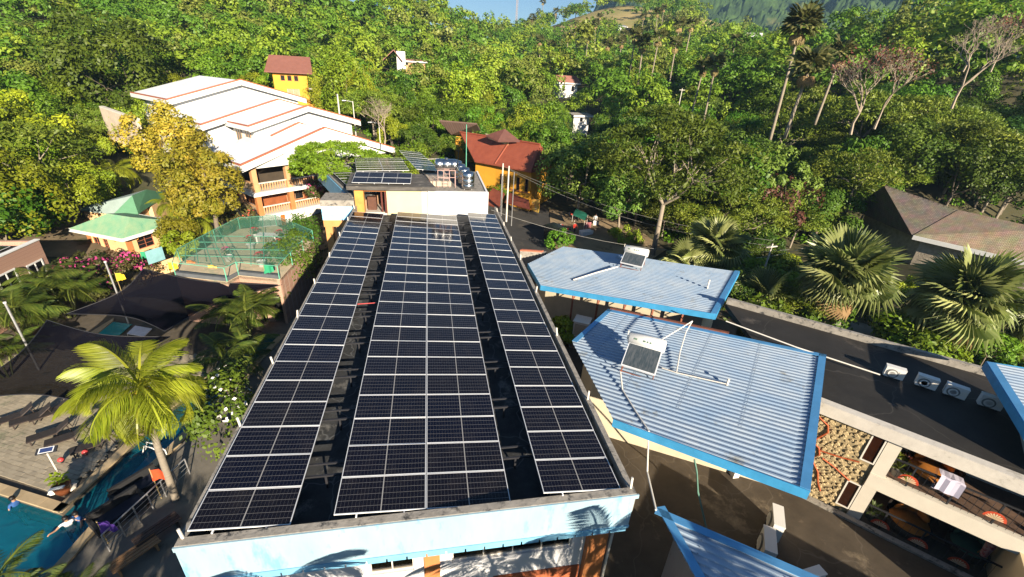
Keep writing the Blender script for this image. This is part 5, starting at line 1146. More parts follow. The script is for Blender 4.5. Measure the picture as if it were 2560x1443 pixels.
for iy in range(8, 108):
    for ix in range(-76, 108):
        d0 = math.hypot(ix*s_, iy*s_)
        x = ix*s_+rf.uniform(-1.9, 1.9)+(iy % 2)*s_/2; y = iy*s_+rf.uniform(-1.9, 1.9)
        if d0 > 440 or (d0 > 116 and (ix+iy) % 2) or (d0 > 300 and iy % 3 == 0): continue
        if y < abs(x)*.42-22: continue
        sites.append((x, y))
SZ = terr(np.array([p[0] for p in sites]), np.array([p[1] for p in sites]))
near, far = [], []
for (x, y), z in zip(sites, SZ):
    sc = rf.uniform(.55, 1.0)+.5*rf.random()**3; q = allowed(x, y, z, 4*sc, 9*sc)
    if q: (near if q[3] < 112 else far).append((q[3], x, y, float(z), sc, q[0], q[1]))
near.sort()
far += near[300:]; near = near[:300]
def seen(lst):
    """drop the trees of the far wood that stand wholly behind a ridge"""
    A = np.array([(x, y, z+9*sc) for _, x, y, z, sc, _, _ in lst]); hid = np.zeros(len(A), bool)
    for t in np.linspace(.3, .95, 14):
        P_ = CC+(A-CC)*t; hid |= terr(P_[:, 0], P_[:, 1])+5 > P_[:, 2]
    return [q for q, h in zip(lst, hid) if not h]
far = seen(far)
KINDS_ = {'broad': ('broadleaf_tree', 'rounded green tree'), 'light': ('broadleaf_tree', 'sunlit yellow green tree'), 'feather': ('feathery_tree', 'spreading feathery tree'), 'tall': ('broadleaf_tree', 'tall narrow tree'), 'redt': ('red_tree', 'sparse reddish tree')}
LM = [('left brick house', 60, 650), ('green roofed bungalows', 300, 520), ('white hotel roofs', 560, 270), ('yellow tower house', 735, 195), ('hill house', 1012, 140), ('red roofed house', 1270, 380), ('pink roofed forest house', 1425, 215), ('white hut in the forest', 1455, 295), ('wide airy tree', 1640, 440), ('vine covered tree', 1900, 470), ('tallest hill palm', 1995, 120), ('bleached bare trees', 2170, 230), ('far right pale trees', 2430, 160), ('shingled house roof', 2330, 520), ('huge dark tree', 280, 150), ('antenna saddle', 1280, 80), ('stair block', 1000, 450), ('fan palms', 2150, 650)]
USED = set()
def whereis(X, Y, pre=''):
    for l in sorted(LM, key=lambda l: math.hypot(l[1]-X, (l[2]-Y)*1.6))[:6]:
        w = whereis1(l, X, Y)
        if pre+w not in USED: break
    USED.add(pre+w); return w
def whereis1(l, X, Y):
    n, a, b = l; d = math.hypot(a-X, b-Y); far_ = 'well ' if d > 150 else ''
    s1 = ('above' if Y < b else 'below') if abs(Y-b)*1.3 > abs(X-a) else ('left of' if X < a else 'right of')
    s2 = '' if min(abs(Y-b), abs(X-a)) < 40 else (' to the ' + (('left' if X < a else 'right') if s1 in ('above', 'below') else ('top' if Y < b else 'bottom')))
    return far_+s1+' the '+n+s2
for dist, x, y, z, sc, X, Y in near:
    r = rf.random()
    if X > 1550: k = 'feather%d' % rf.randrange(4) if r < .5 else 'broad%d' % rf.choice((1, 3, 3, 1, 0)) if r < .9 else 'tall0' if r < .97 else 'redt%d' % rf.randrange(2)  # darker leaf kinds favoured on the right stand in for shade there
    else: k = 'broad%d' % rf.randrange(4) if r < .3 else 'light%d' % rf.randrange(3) if r < .74 else 'feather%d' % rf.randrange(4) if r < .88 else 'tall%d' % rf.randrange(2)
    kk = k.rstrip('0123456789'); nm, lb = KINDS_[kk]; gl = lb.replace(' tree', ' trees', 1)+' in the forest'; lb = lb+' '+whereis(X, Y, lb)
    put_tree(k, (x, y, z-1.6*sc-rf.random()), rf.random()*6.28, sc, lb, gl, nm, zs=rf.uniform(.85, 1.15))
# the far wood: too many to count, one object of joined crowns
LOD, LOD2 = [], []
for i in range(8):
    rs = np.random.RandomState(100+i); kind = i % 4
    R = [(3.6, 3.6, 3.2), (3.3, 3.3, 3.6), (4.2, 4.2, 2.2), (2.5, 2.5, 4.6)][kind]
    C, V, Q, tone = crown(R, 18, 1.35, 720, .33, rs, 5.6, low=-.3, flat=.5 if kind == 2 else 1, asp=.62, upb=.5)
    LOD.append((V, tone)); C, V, Q, tone = crown(R, 18, 1.3, 1000, .26, rs, 5.6, low=-.3, flat=.5 if kind == 2 else 1, asp=.58, upb=.5); LOD2.append((V, tone))
def far_wood(name, lst, mats, every=1):
    VV, TT, MI = [], [], []
    for n, (dist, x, y, z, sc, X, Y) in enumerate(lst):
        V, tone = (LOD2 if dist < 165 else LOD)[rf.randrange(8)]; a = rf.random()*6.28; c, s = math.cos(a), math.sin(a); k = sc*(1.28 if dist < 230 else 1.1)
        if dist > 190:
            m = (np.arange(len(tone)) % 2) == 0; V = V.reshape(-1, 4, 3)[m]; cen = V.mean(1, keepdims=True); V = (cen+(V-cen)*1.4).reshape(-1, 3); tone = tone[m]
        W_ = np.stack([(V[:, 0]*c-V[:, 1]*s)*k+x, (V[:, 0]*s+V[:, 1]*c)*k+y, V[:, 2]*k+z-.4], -1)
        VV.append(W_); TT.append(np.clip(tone*.6+rf.uniform(-.1, .5), 0, 1)); r = rf.random()
        MI.append(np.full(len(tone), 0 if r < .42 else 1 if r < .8 else 2))
    V = np.concatenate(VV); me = np_mesh(name, V, np.arange(len(V)).reshape(-1, 4), np.concatenate(TT), mats, np.concatenate(MI))
    o = bpy.data.objects.new(name, me); COL.objects.link(o); return o
L_far1 = leafmat('far_leaf_green', (.05, .12, .01), (.14, .235, .02)); L_far2 = leafmat('far_leaf_light', (.11, .19, .012), (.26, .32, .028)); L_far3 = leafmat('far_leaf_olive', (.09, .12, .02), (.22, .24, .04))
tag(far_wood('far_forest', far, [L_far1, L_far2, L_far3]), kind='stuff')
# undergrowth between the trunks: one mass of low leaves
def undergrowth():
    rs = np.random.RandomState(5); P = []
    for dist, x, y, z, sc, X, Y in near:
        for _ in range(3): P.append((x+rs.normal()*2.6, y+rs.normal()*2.6))
    P = np.array(P); ok = np.array([not any(inside(p, pl) for pl in NOGO) for p in P]); P = P[ok]; zz = terr(P[:, 0], P[:, 1])
    C = np.repeat(np.column_stack([P, zz]), 60, 0); d = sph(len(C), rs); d[:, 2] = np.abs(d[:, 2]); Cc = C+d*rs.uniform(.4, 1.5, (len(C), 1))*np.array([1, 1, .8])
    V, Q = leaves(Cc, unit(d+rs.normal(size=d.shape)*.5), rs.uniform(.15, .3, len(C)), .55, rs)
    o = bpy.data.objects.new('undergrowth', np_mesh('undergrowth', V, Q, rs.uniform(0, 1, len(C)), [L_mid])); COL.objects.link(o); tag(o, kind='stuff')
undergrowth()

# ------------------------------------------------------------------ palms
def frond_mesh(name, L, droop, nl, lw, ll, m, rs, vee=.6, stem=True):
    """pinnate frond along +x: rises, then bows; leaflets both sides"""
    V, F, T, MI = [], [], [], []; K = 16; pts = []
    ang = .0; x = z = 0.0
    for i in range(K+1):
        pts.append(np.array([x, 0, z])); ang = -droop*(i/K)**1.3; x += L/K*math.cos(ang); z += L/K*math.sin(ang)
    pts = np.array(pts)
    for i in range(K):
        w0, w1 = .05*(1-i/K)+.01, .05*(1-(i+1)/K)+.01; a, b = pts[i], pts[i+1]; n = len(V)
        V += [a+[0, -w0, 0], a+[0, w0, 0], b+[0, w1, 0], b+[0, -w1, 0]]; F.append((n, n+1, n+2, n+3)); T.append(1.0)
    for side in (-1, 1):
        for k in range(nl):
            t = .14+.85*k/nl; f = t*K; i = min(int(f), K-1); p = pts[i]+(pts[i+1]-pts[i])*(f-i); tg = unit(pts[min(i+1, K)]-pts[i])
            l = ll*(math.sin(PI*min(1, t*.85+.2))**.7)*rs.uniform(.85, 1.1); d = unit(np.array([tg[0]*.55, side*1.0, tg[2]*.55-vee+rs.normal()*.1])); d2 = unit(d+np.array([0.1, 0, -.75]))
            wv = unit(np.cross(d, [0, 0, 1.0]))*lw; n = len(V); q = p+d*l*.55; e = q+d2*l*.5; tn = rs.uniform(0, 1)
            V += [p-wv*.4, p+wv*.4, q+wv, q-wv, e+wv*.12, e-wv*.12]; F += [(n, n+1, n+2, n+3), (n+3, n+2, n+4, n+5)]; T += [tn*.8, tn]
    return np_mesh(name, np.array(V), np.array(F), T, [m])
def fan_mesh(name, R, nseg, pet, span, m, rs, droopy=.5, pale=False):
    """fan leaf: petiole along +x, then pleated segments"""
    V, F, T = [], [], []; w = .035
    V += [np.array(q) for q in ((0, -w, 0), (0, w, 0), (pet, w*.6, 0), (pet, -w*.6, 0))]; F.append((0, 1, 2, 3)); T.append(1)
    h = np.array([pet, 0, 0])
    for k in range(nseg):
        a0, a1 = span*(k/nseg-.5), span*((k+1)/nseg-.5); am = (a0+a1)/2; r = R*(1-.18*(abs(am)/(span/2))**2)*rs.uniform(.93, 1.05)
        def P(a, rr, zz): return h+np.array([math.cos(a)*rr, math.sin(a)*rr, zz])
        cz = -.12*abs(math.sin(am))*R; n = len(V); ri = r*.68; dz = -droopy*r*.16*rs.uniform(.4, 1.6)
        V += [P(am, .02, 0), P(a0, ri, cz-.02), P(am, ri, cz+.05), P(a1, ri, cz-.02), P(am, r, cz*1.3+dz)]
        F += [(n, n+1, n+2, n+2), (n, n+2, n+3, n+3), (n+1, n+4, n+2, n+2), (n+2, n+4, n+3, n+3)]; T += [rs.uniform(0, .5), rs.uniform(.5, 1), rs.uniform(0, .5), rs.uniform(.5, 1)]  # each pleat gets a darker and a paler half, light put into colour
    me = bpy.data.meshes.new(name); ff = [tuple(dict.fromkeys(f)) for f in F]; me.from_pydata([tuple(v) for v in V], [], ff)
    a = me.attributes.new('v', 'FLOAT', 'FACE'); a.data.foreach_set('value', T); me.materials.append(m); return me
L_coco = leafmat('coconut_leaf', (.19, .24, .015), (.37, .4, .035), .4, .35, hue=.01)
L_fan = leafmat('fan_leaf', (.1, .14, .025), (.34, .36, .14), .3, .35, hue=.01)  # pale second tone paints highlights into the blades
L_areca = leafmat('areca_leaf', (.05, .09, .012), (.13, .16, .025), .35, .4, hue=.01)
L_dry = leafmat('dry_frond', (.34, .25, .1), (.46, .36, .17), .2)
rp = np.random.RandomState(3); prnd = random.Random(5)
COCO = [frond_mesh('frond', 3.3, dr, 48, .022, 1.1, L_coco, rp) for dr in (1.9, 2.4, 2.8)]
FAN = [fan_mesh('frond', 1.3, 34, .85, math.radians(290), L_fan, rp, dp) for dp in (.4, .9, 1.6)]
FAND = [fan_mesh('dry_frond', 1.0, 22, 1.0, math.radians(220), L_dry, rp, 2.5)]
AREC = [frond_mesh('frond', 1.9, dr, 32, .015, .58, L_areca, rp) for dr in (1.2, 1.8)]
def place(me, nm, parent, loc, az, el, roll=0, sc=1):
    o = bpy.data.objects.new(nm, me); COL.objects.link(o); o.parent = parent; o.location = loc; o.rotation_euler = (roll, -el, az); o.scale = (sc, sc, sc); return o
def trunk_obj(pts, r0, r1, m, parent, name='trunk', n=9):
    pts = [Vector(p) for p in pts]; K = 14; P = []
    for i in range(K+1):
        t = i/K*(len(pts)-1); k = min(int(t), len(pts)-2); P.append(pts[k].lerp(pts[k+1], t-k))
    mb = MB(); mb.tube(P, r0, n, r1); me = bpy.data.meshes.new(name); me.from_pydata([tuple(v) for v in mb.v], [], mb.f); me.materials.append(m); me.shade_smooth()
    o = bpy.data.objects.new(name, me); COL.objects.link(o); o.parent = parent; return o
trunkm = mat('palm_trunk', (.27, .23, .18), .9, .3, 1, stretch=(1, 1, 9), bump=.4)
def coconut(base, top, label, n=24, sc=1.0, nuts=True, group=None, droop=(-.5, 1.25)):
    b, tp_ = Vector(base), Vector(top); t = thing('coconut_palm', b, label, 'palm tree', group); rel = tp_-b
    trunk_obj([(0, 0, -.3), rel*.5+Vector((-rel.x*.15, -rel.y*.15, 0)), rel], .17*sc, .11*sc, trunkm, t)
    for i in range(n):
        f = i/n; el = droop[1]-(droop[1]-droop[0])*f**.8; az = i*2.39996+prnd.uniform(-.2, .2)
        place(COCO[min(2, int(f*3))], 'frond', t, rel, az, el, prnd.uniform(-.3, .3), sc*prnd.uniform(.85, 1.08))
    if nuts:
        mb = MB()
        for k in range(7): a = k*.9; mb.lathe(rel+Vector((math.cos(a)*.22, math.sin(a)*.22, -.25-.05*(k % 3)))*1, [(.02, -.12), (.09, -.05), (.1, .03), (.02, .11)], 8)
        me = bpy.data.meshes.new('coconut'); me.from_pydata([tuple(v) for v in mb.v], [], mb.f); me.materials.append(mat('coconut_husk', (.45, .24, .03), .6)); o = bpy.data.objects.new('coconut', me); COL.objects.link(o); o.parent = t
    return t
def fanpalm(base, top, label, n=30, sc=1.0, r=.24, group='fan palms behind the black deck', lod=None, dry=6):
    b, tp_ = Vector(base), Vector(top); t = thing('fan_palm', b, label, 'palm tree', group); rel = tp_-b
    trunk_obj([(0, 0, -.4), rel*.5, rel], r*sc, r*.8*sc, trunkm, t)
    for i in range(n):
        f = (i+.5)/n; el = 1.35-2.0*f**.9; az = i*2.39996+prnd.uniform(-.4, .4); el += prnd.uniform(-.25, .25)
        place(FAN[min(2, int(f*3))], 'frond', t, rel+Vector((0, 0, .15)), az, el, prnd.uniform(-.5, .5), sc*prnd.uniform(.7, 1.15))
    for i in range(dry): place(FAND[0], 'dry_frond', t, rel-Vector((0, 0, .1)), i*2.1+prnd.random(), -1.1+prnd.uniform(-.2, .2), 0, sc)
    return t
def areca(p, label, stems=6, sc=1.0, group='feather palms round the pool', lean=.35):
    t = thing('areca_palm', p, label, 'palm tree', group); p = Vector(p)
    for s in range(stems):
        a = s*2.4+prnd.random(); h = sc*prnd.uniform(.9, 2.0); q = Vector((math.cos(a)*lean*h, math.sin(a)*lean*h, h)); trunk_obj([(math.cos(a)*.15, math.sin(a)*.15, -.2), q], .05*sc, .035*sc, mat('green_stem', (.16, .18, .05), .6), t, 'stem', 6)
        for i in range(7): place(AREC[i % 2], 'frond', t, q, a+i*.95+prnd.uniform(-.3, .3), prnd.uniform(.15, 1.1), prnd.uniform(-.3, .3), sc*prnd.uniform(.7, 1.0))
    return t
coconut(at(440, 1250, G), at(350, 968, -1.9), 'bright yellow green coconut palm leaning over the pool channel', 38, .95, droop=(-.6, 1.42))
F_SPEC = [((2088, 822, -5.2), (2104, 690, -1.1), 'tall fan palm in the middle of the row behind the black deck', 44, 1.6), ((2340, 880, -5.2), (2408, 748, -1.4), 'broad fan palm leaning right behind the white air conditioners', 42, 1.65), ((1760, 690, -5.5), (1790, 618, -2.2), 'fan palm behind the right end of the far blue roof', 32, 1.45), ((1745, 700, -5.5), (1718, 660, -3.6), 'low fan palm touching the back edge of the far blue roof', 14, 1.15), ((1905, 790, -5.5), (1905, 745, -4.2), 'low fan palm cluster at the corner of the black deck', 20, 1.25), ((2560, 880, -5.4), (2600, 800, -2.4), 'fan palm cut off by the right edge', 24, 1.1)]
for b, tp_, lb, n, sc in F_SPEC: fanpalm(at(*b), at(*tp_), lb, n, sc)
for q, lb, st, sc in (((70, 850, G), 'feather palm clump below the brick house at the left edge', 7, 1.5), ((180, 790, G), 'feather palm clump in front of the brick house wall', 7, 1.6), ((20, 940, G), 'feather palm clump behind the near sail at the left edge', 5, 1.3), ((618, 850, G), 'feather palm between the terrace building and the main building', 6, 1.5), ((600, 955, G), 'feather palm leaning over the blue channel by the main building', 5, 1.3), ((668, 800, G), 'dark feather palm in the shade beside the terrace pillars', 5, 1.2)): areca(at(*q), lb, st, sc)
coconut(at(500, 590, G), at(487, 545, -4.2), 'pale feathery palm between the bungalow and the terrace', 18, .85, False, 'palms by the bungalows', (-.6, 1.3))
coconut(at(430, 545, G+.5), at(425, 510, -4.0), 'grey green palm behind the pale green hip roof', 16, .8, False, 'palms by the bungalows', (-.5, 1.3))
coconut(at(290, 450, -5), at(283, 425, -2.6), 'palm with long arching fronds by the bungalow and dark trees', 16, 1.1, False, 'palms by the bungalows', (-.4, 1.1))
# palms below and behind the camera: their fronds shade the blue fascia and the grey wall
for p, z, lb in (((-2.2, -6.3), -.35, 'coconut palm rising below the left half of the blue fascia'), ((6.7, -6.2), .2, 'coconut palm at the right corner of the blue fascia'), ((4.2, -7.0), -1.1, 'second coconut palm near the right corner of the blue fascia'), ((9.6, -9.5), .6, 'coconut palm beside the bottom blue roof')):
    coconut((p[0], p[1], G), (p[0], p[1], z), lb, 20, .95, False, 'palms in front of the fascia')
areca(at(205, 1560, -7.2), 'yellow green feather palm rising at the bottom left edge', 4, .85, lean=.15)
areca(at(30, 1560, -6.8), 'feather palm at the bottom left corner', 4, .9, lean=.3)

# tall palms on the hill
L_hill = leafmat('hill_palm_leaf', (.06, .08, .02), (.18, .17, .06), .3, hue=.01)
HF = [fan_mesh('frond', 1.2, 9, .8, math.radians(250), L_hill, rp, 1.2)]
def hillpalm(px, py, dist, h, label, sc=1.0, n=16, dry=7, group='tall fan palms on the right hillside'):
    p = atD(px, py, dist); b = p-Z3*h; t = thing('hill_palm', b, label, 'palm tree', group); lean = prnd.uniform(-.08, .08)*h
    trunk_obj([(lean, 0, -2), (lean*.4, 0, h*.5), (0, 0, h)], .17*sc, .11*sc, palebark, t, n=6)
    for i in range(n):
        f = i/n; place(HF[0], 'frond', t, (0, 0, h+.1), i*2.4, 1.2-1.7*f, prnd.uniform(-.6, .6), sc*prnd.uniform(.9, 1.25))
    for i in range(dry): place(FAND[0], 'dry_frond', t, (0, 0, h-.2), i*2.4+1, -1.0-.3*prnd.random(), 0, sc*.9)
hillpalm(2003, 62, 78, 13, 'tallest fan palm with a skirt of dead fronds standing out on the right hill', 1.35, 24, 14)
hillpalm(2105, 130, 78, 7, 'fan palm with yellow dead fronds right of the tallest palm', 1.1, 16, 9)
hillpalm(2025, 165, 66, 6, 'shorter fan palm in front of the tallest palm', 1.25, 18, 5)
for px, py, d, h in ((1590, 88, 125, 11), (1648, 92, 118, 15), (1608, 108, 122, 8), (1378, 112, 150, 7), (1700, 60, 150, 12), (1645, 30, 190, 13), (1520, 110, 160, 6), (1555, 105, 170, 7), (1470, 95, 180, 7), (1420, 90, 200, 7), (1490, 60, 230, 8), (1350, 100, 200, 8), (1760, 165, 92, 8), (1790, 160, 88, 9), (1690, 110, 120, 9), (1730, 60, 160, 9), (1500, 40, 300, 10), (1440, 60, 290, 9), (1610, 40, 280, 9), (1660, 20, 300, 10), (1560, 85, 210, 8), (1840, 100, 150, 8)):
    hillpalm(px, py, d, h, 'slender hill palm '+whereis(px, py, 'slender hill palm'), prnd.uniform(.9, 1.2), 13, 5)
for px, py, d, h in ((1358, 3, 390, 13), (1330, 45, 350, 7), (1390, 28, 380, 6), (1440, 22, 390, 6)):
    hillpalm(px, py, d, h, 'lone palm silhouetted on the skyline against the sky', 1.6, 12, 2, 'palms on the skyline')

# ------------------------------------------------------------------ particular trees
def hero(key, seed, R, zc, n_cl, rc, nleaf, ls, leaf, bark=None, tr=.25, limbs=16, **kw): TPL[key] = tree_meshes(key, seed, 0, R, zc, n_cl, rc, nleaf, ls, leaf, bark, tr, limbs, **kw)
hero('mango', 200, (2.9, 2.9, 3.5), 5.0, 60, .85, 11000, .15, L_mango, low=-.75)
hero('bigyel', 201, (6.0, 6.0, 5.4), 7.0, 60, 1.4, 11000, .22, L_yel, palebark, .35, 22, low=-.5)
hero('bigdark', 202, (8.5, 8.0, 7.5), 9, 70, 2.0, 11000, .3, L_dark, low=-.5)
hero('spread', 203, (6.0, 6.0, 4.0), 7.6, 110, 1.15, 17000, .17, L_feath, palebark, .26, 44, flat=.55, asp=.36, low=-.45, upb=.4, outw=True, jit=2.2)
hero('bigleaf', 204, (4.6, 4.6, 4.2), 6.0, 46, 1.1, 7000, .22, leafmat('leaf_bright', (.07, .15, .02), (.17, .27, .04)), palebark, .2, 22, low=-.5)
hero('vine', 205, (3.4, 3.4, 5.4), 6.4, 40, 1.0, 7000, .21, MATS['leaf_bright'], low=-.8)
hero('flame', 206, (6.6, 5.0, 2.4), 4.6, 80, 1.1, 16000, .19, leafmat('leaf_fresh', (.09, .17, .008), (.17, .25, .018), hue=.01), flat=.5, asp=.34, low=-.3, upb=.5, outw=True, jit=2.2)
def crown_at(key, px, py, dist, zc, label, sc=1.0, rz=0.0, nm='broadleaf_tree', zs=1.0, group=None):
    p = atD(px, py, dist)-Z3*zc*sc*zs; return put_tree(key, p, rz, sc, label, group, nm, zs=zs)
def hero_at(key, px, py, z, label, sc=1.0, rz=0.0, nm='broadleaf_tree', zs=1.0, group=None):
    p = at(px, py, z); return put_tree(key, p, rz, sc, label, group, nm, zs=zs)
crown_at('mango', 406, 364, 56, 5.0, 'rounded orange tinted tree left of the white hotel, the farther one', 1.0, 0)
crown_at('mango', 512, 456, 47, 5.0, 'rounded orange green tree in front of the white hotel, the nearer one', 1.0, 2)
hero_at('bigyel', 70, 520, -6.5, 'big sunlit yellow green tree with pale limbs at the left edge', 1.0, 0)
hero_at('bigyel', 40, 660, G, 'lower yellow green tree behind the brick house at the left edge', .8, 2)
p = atD(270, 150, 100); put_tree('bigdark', (p.x, p.y, gz(p.x, p.y)), 0, 1.0, 'huge dark green tree behind the hotel roofs on the left', None)
p = atD(330, 215, 84); put_tree('light0', (p.x, p.y, gz(p.x, p.y)-1), 1, .9, 'bright green tree touching the back corner of the white roof', None)
crown_at('flame', 852, 408, 52, 4.6, 'fresh green spreading tree beside the hotel balconies', .88, .5, 'spreading_tree', .95)
hero_at('spread', 1630, 645, -7.5, 'wide airy tree with pale forking limbs behind the far blue roof', 1.28, .8, 'spreading_tree', 1.05)
hero_at('bigleaf', 1440, 560, -7.6, 'large leaved green tree standing over the sandy yard', 1.1, 0)
hero_at('bigleaf', 1545, 585, -7.4, 'leafy tree between the sandy yard and the wide airy tree', .85, 1)
hero_at('bigleaf', 1540, 500, -7.0, 'green tree at the right side of the red roofed house', 1.05, 2)
hero_at('vine', 1900, 610, -6.5, 'vine covered bright green tree behind the fan palms', .95, 0)
hero_at('spread', 2040, 560, -6.5, 'layered yellow green tree left of the brown shingled roof', .95, 2.2, 'spreading_tree')
for px, py, z, k, sc, lb in ((1080, 440, -7, 'feather1', .75, 'olive tree behind the horizontal steel tank'), (985, 400, -6, 'broad0', .6, 'rounded green tree between the hotel and the steel tank'), (1115, 400, -6, 'broad2', .7, 'green tree in front of the brown gable roof'), (920, 345, -4.5, 'light1', .5, 'small yellow green tree at the right end of the hotel'), (905, 300, -1, 'feather2', .8, 'thin tree leaning by the hotel roofs')):
    put_tree(k, at(px, py, z), prnd.random()*6, sc, lb, None)
bougain = leafmat('bougainvillea', (.05, .075, .015), (.12, .1, .03)); flm = mat('magenta_flower', (.55, .06, .22), .8, .3, 9)
def flowering(px, py, z, R, label, nl=2600, nf=420, fcol=flm, name='flowering_shrub', leaf=None):
    rs = np.random.RandomState(px); C, V, Q, tone = crown(R, 26, R[2]*.4, nl, .13, rs, R[2]*.7, low=-.3); p = at(px, py, z); t = thing(name, p, label, 'shrub')
    o = bpy.data.objects.new('foliage', np_mesh('foliage', V, Q, tone, [leaf or bougain])); COL.objects.link(o); o.parent = t
    if nf:
        idx = rs.choice(len(C), 11); d = sph(nf, rs); d[:, 2] = np.abs(d[:, 2]); P_ = C[idx[rs.randint(0, 11, nf)]]+d*R[2]*.44; V, Q = leaves(P_, unit(d+rs.normal(size=d.shape)*.4), .11, .8, rs)
        o = bpy.data.objects.new('blossom', np_mesh('blossom', V, Q, None, [fcol])); COL.objects.link(o); o.parent = t
    return t
flowering(245, 725, G, (2.6, 2.2, 1.9), 'dense hedge covered in magenta flowers left of the yellow flag')
flowering(205, 740, G, (2.0, 1.8, 1.6), 'magenta flowering hedge nearest the brick house', 2000, 260)
flowering(335, 710, G, (1.8, 1.6, 1.5), 'flowering hedge between the bungalow and the far sail', 1800, 200)
flowering(455, 612, -6.5, (1.5, 1.5, 1.5), 'round yellow shrub between the bungalow and roof garden', 2600, 0, leaf=leafmat('gold_leaf', (.2, .16, .01), (.32, .26, .02)))
flowering(450, 640, -6.8, (1.6, 1.4, 1.2), 'yellow green rounded shrub left of the roof garden steps', 2400, 0, leaf=L_yel)
flowering(600, 560, -5.5, (1.6, 1.4, 1.2), 'shrub with red flowers at the far corner of the roof garden', 1800, 60, mat('coral_flower', (.55, .1, .06), .8))
flowering(800, 510, -6, (1.4, 1.4, 2.0), 'pink flowering shrub below the blue rear wing', 1800, 150)
flowering(570, 1090, G, (1.2, 2.2, 2.0), 'dark shrub with white flowers along the main building wall', 2600, 70, white, leaf=L_dark)
flowering(742, 700, -6.5, (1.3, 2.2, 2.4), 'dark climbing shrub on the right side of the terrace building', 2600, 0, leaf=L_dark)
flowering(770, 640, -7, (1.2, 1.8, 2.2), 'dark shrub between the terrace building and orange column', 2200, 0, leaf=L_dark)
flowering(1412, 850, -4.8, (.95, .9, .9), 'bright green bush in the alley beside the parapet', 1800, 0, leaf=L_light)
flowering(1400, 620, -7.6, (1.6, 1.4, 1.1), 'dark green bush at the roadside beside the tricycle', 1700, 0, leaf=L_mid)
flowering(1560, 612, -7.4, (1.8, 1.6, 1.2), 'low green bush behind the far blue roof', 2000, 0, leaf=L_light)
flowering(1245, 505, -6.5, (1.5, 1.4, 1.3), 'broad leaved bush right of the white wall', 1500, 0, leaf=L_mid)
flowering(250, 745, G, (1.2, 1.0, 1.1), 'shrub with yellow blossom right of the feather palms', 1500, 160, mat('yellow_flower', (.6, .45, .03), .8))
def bare_tree(px, py, dist, h, label, seed, spread=1.0, red=False, group='bare pale trees on the right slope'):
    rs = random.Random(seed); p = atD(px, py, dist); t = thing('bare_tree', p, label, 'tree', group); mb = MB(); tips = []
    def grow(a, d, l, r, k):
        b = a+d*l; mid = a+d*l*.5+Vector((rs.uniform(-1, 1), rs.uniform(-1, 1), rs.uniform(-.3, .3)))*l*.08; mb.tube([a, mid, b], r, 5, r*.65, cap=False)
        if k == 0: tips.append(b); return
        for _ in range(rs.choice((2, 3, 3))):
            nd = (d+Vector((rs.uniform(-1, 1), rs.uniform(-1, 1), rs.uniform(-.15, .7)))*.75*spread).normalized(); grow(b, nd, l*rs.uniform(.64, .88), r*.64, k-1)
    grow(Vector((0, 0, -1.5)), Vector((.05, 0, 1)).normalized(), h*.3, h*.02, 6)
    me = bpy.data.meshes.new('trunk'); me.from_pydata([tuple(v) for v in mb.v], [], mb.f); me.materials.append(mat('bleached_bark', (.36, .29, .22), .85, .2, 2)); o = bpy.data.objects.new('trunk', me); COL.objects.link(o); o.parent = t
    if red:
        rr = np.random.RandomState(seed); T_ = np.array([tuple(q) for q in tips]); idx = rr.randint(0, len(T_), 420); P_ = T_[idx]+rr.normal(size=(420, 3))*.3; V, Q = leaves(P_, sph(420, rr), .15, .5, rr)
        o = bpy.data.objects.new('leaves', np_mesh('leaves', V, Q, rr.uniform(0, 1, 420), [L_red])); COL.objects.link(o); o.parent = t
bare_tree(2140, 300, 62, 7.5, 'bleached bare tree with a few red leaves left of centre on the right slope', 1, 1.15, True)
bare_tree(2200, 285, 62, 6.5, 'leaning bleached tree with reddish twigs reaching right', 2, 1.2, True)
bare_tree(2395, 235, 72, 7.5, 'wide bleached bare tree at the right, lower of two', 3, 1.35)
bare_tree(2420, 150, 95, 7.5, 'bleached bare tree high at the right among reddish crowns', 4, 1.1)
bare_tree(2490, 150, 95, 6.5, 'thin pale tree at the far upper right', 5, 1.0, True)
bare_tree(960, 330, 62, 5.0, 'bare twiggy tree right of the hotel roofs', 6, 1.4)

for px, py, d_, k, sc, lb in ((2500, 440, 76, 'feather0', 1.0, 'olive feathery tree behind the right end of the shingled roof'), (2400, 400, 76, 'feather2', 1.1, 'wide feathery tree above the shingled roof'), (2570, 400, 76, 'feather3', 1.1, 'feathery tree at the right edge above the shingled roof'), (2300, 360, 74, 'broad1', 1.0, 'dark rounded tree above the apex of the shingled roof'), (2160, 420, 64, 'feather1', 1.0, 'yellow green feathery tree left of the shingled roof apex')):
    p = atD(px, py, d_); put_tree(k, (p.x, p.y, max(gz(p.x, p.y)-1.5, p.z-7*sc)), px, sc, lb, None)
for px, py, z, sc, lb in ((2225, 800, -5.3, 1.0, 'low bush between the two big fan palms'), (1975, 770, -5.4, 1.0, 'bush left of the middle fan palm trunk'), (2460, 900, -5.3, .9, 'low bush right of the leaning fan palm trunk'), (1830, 745, -5.5, 1.0, 'bush behind the corner of the far blue roof')):
    put_tree('bush%d' % (px % 3), at(px, py, z), px, sc, lb, None, 'bush', 'shrub')

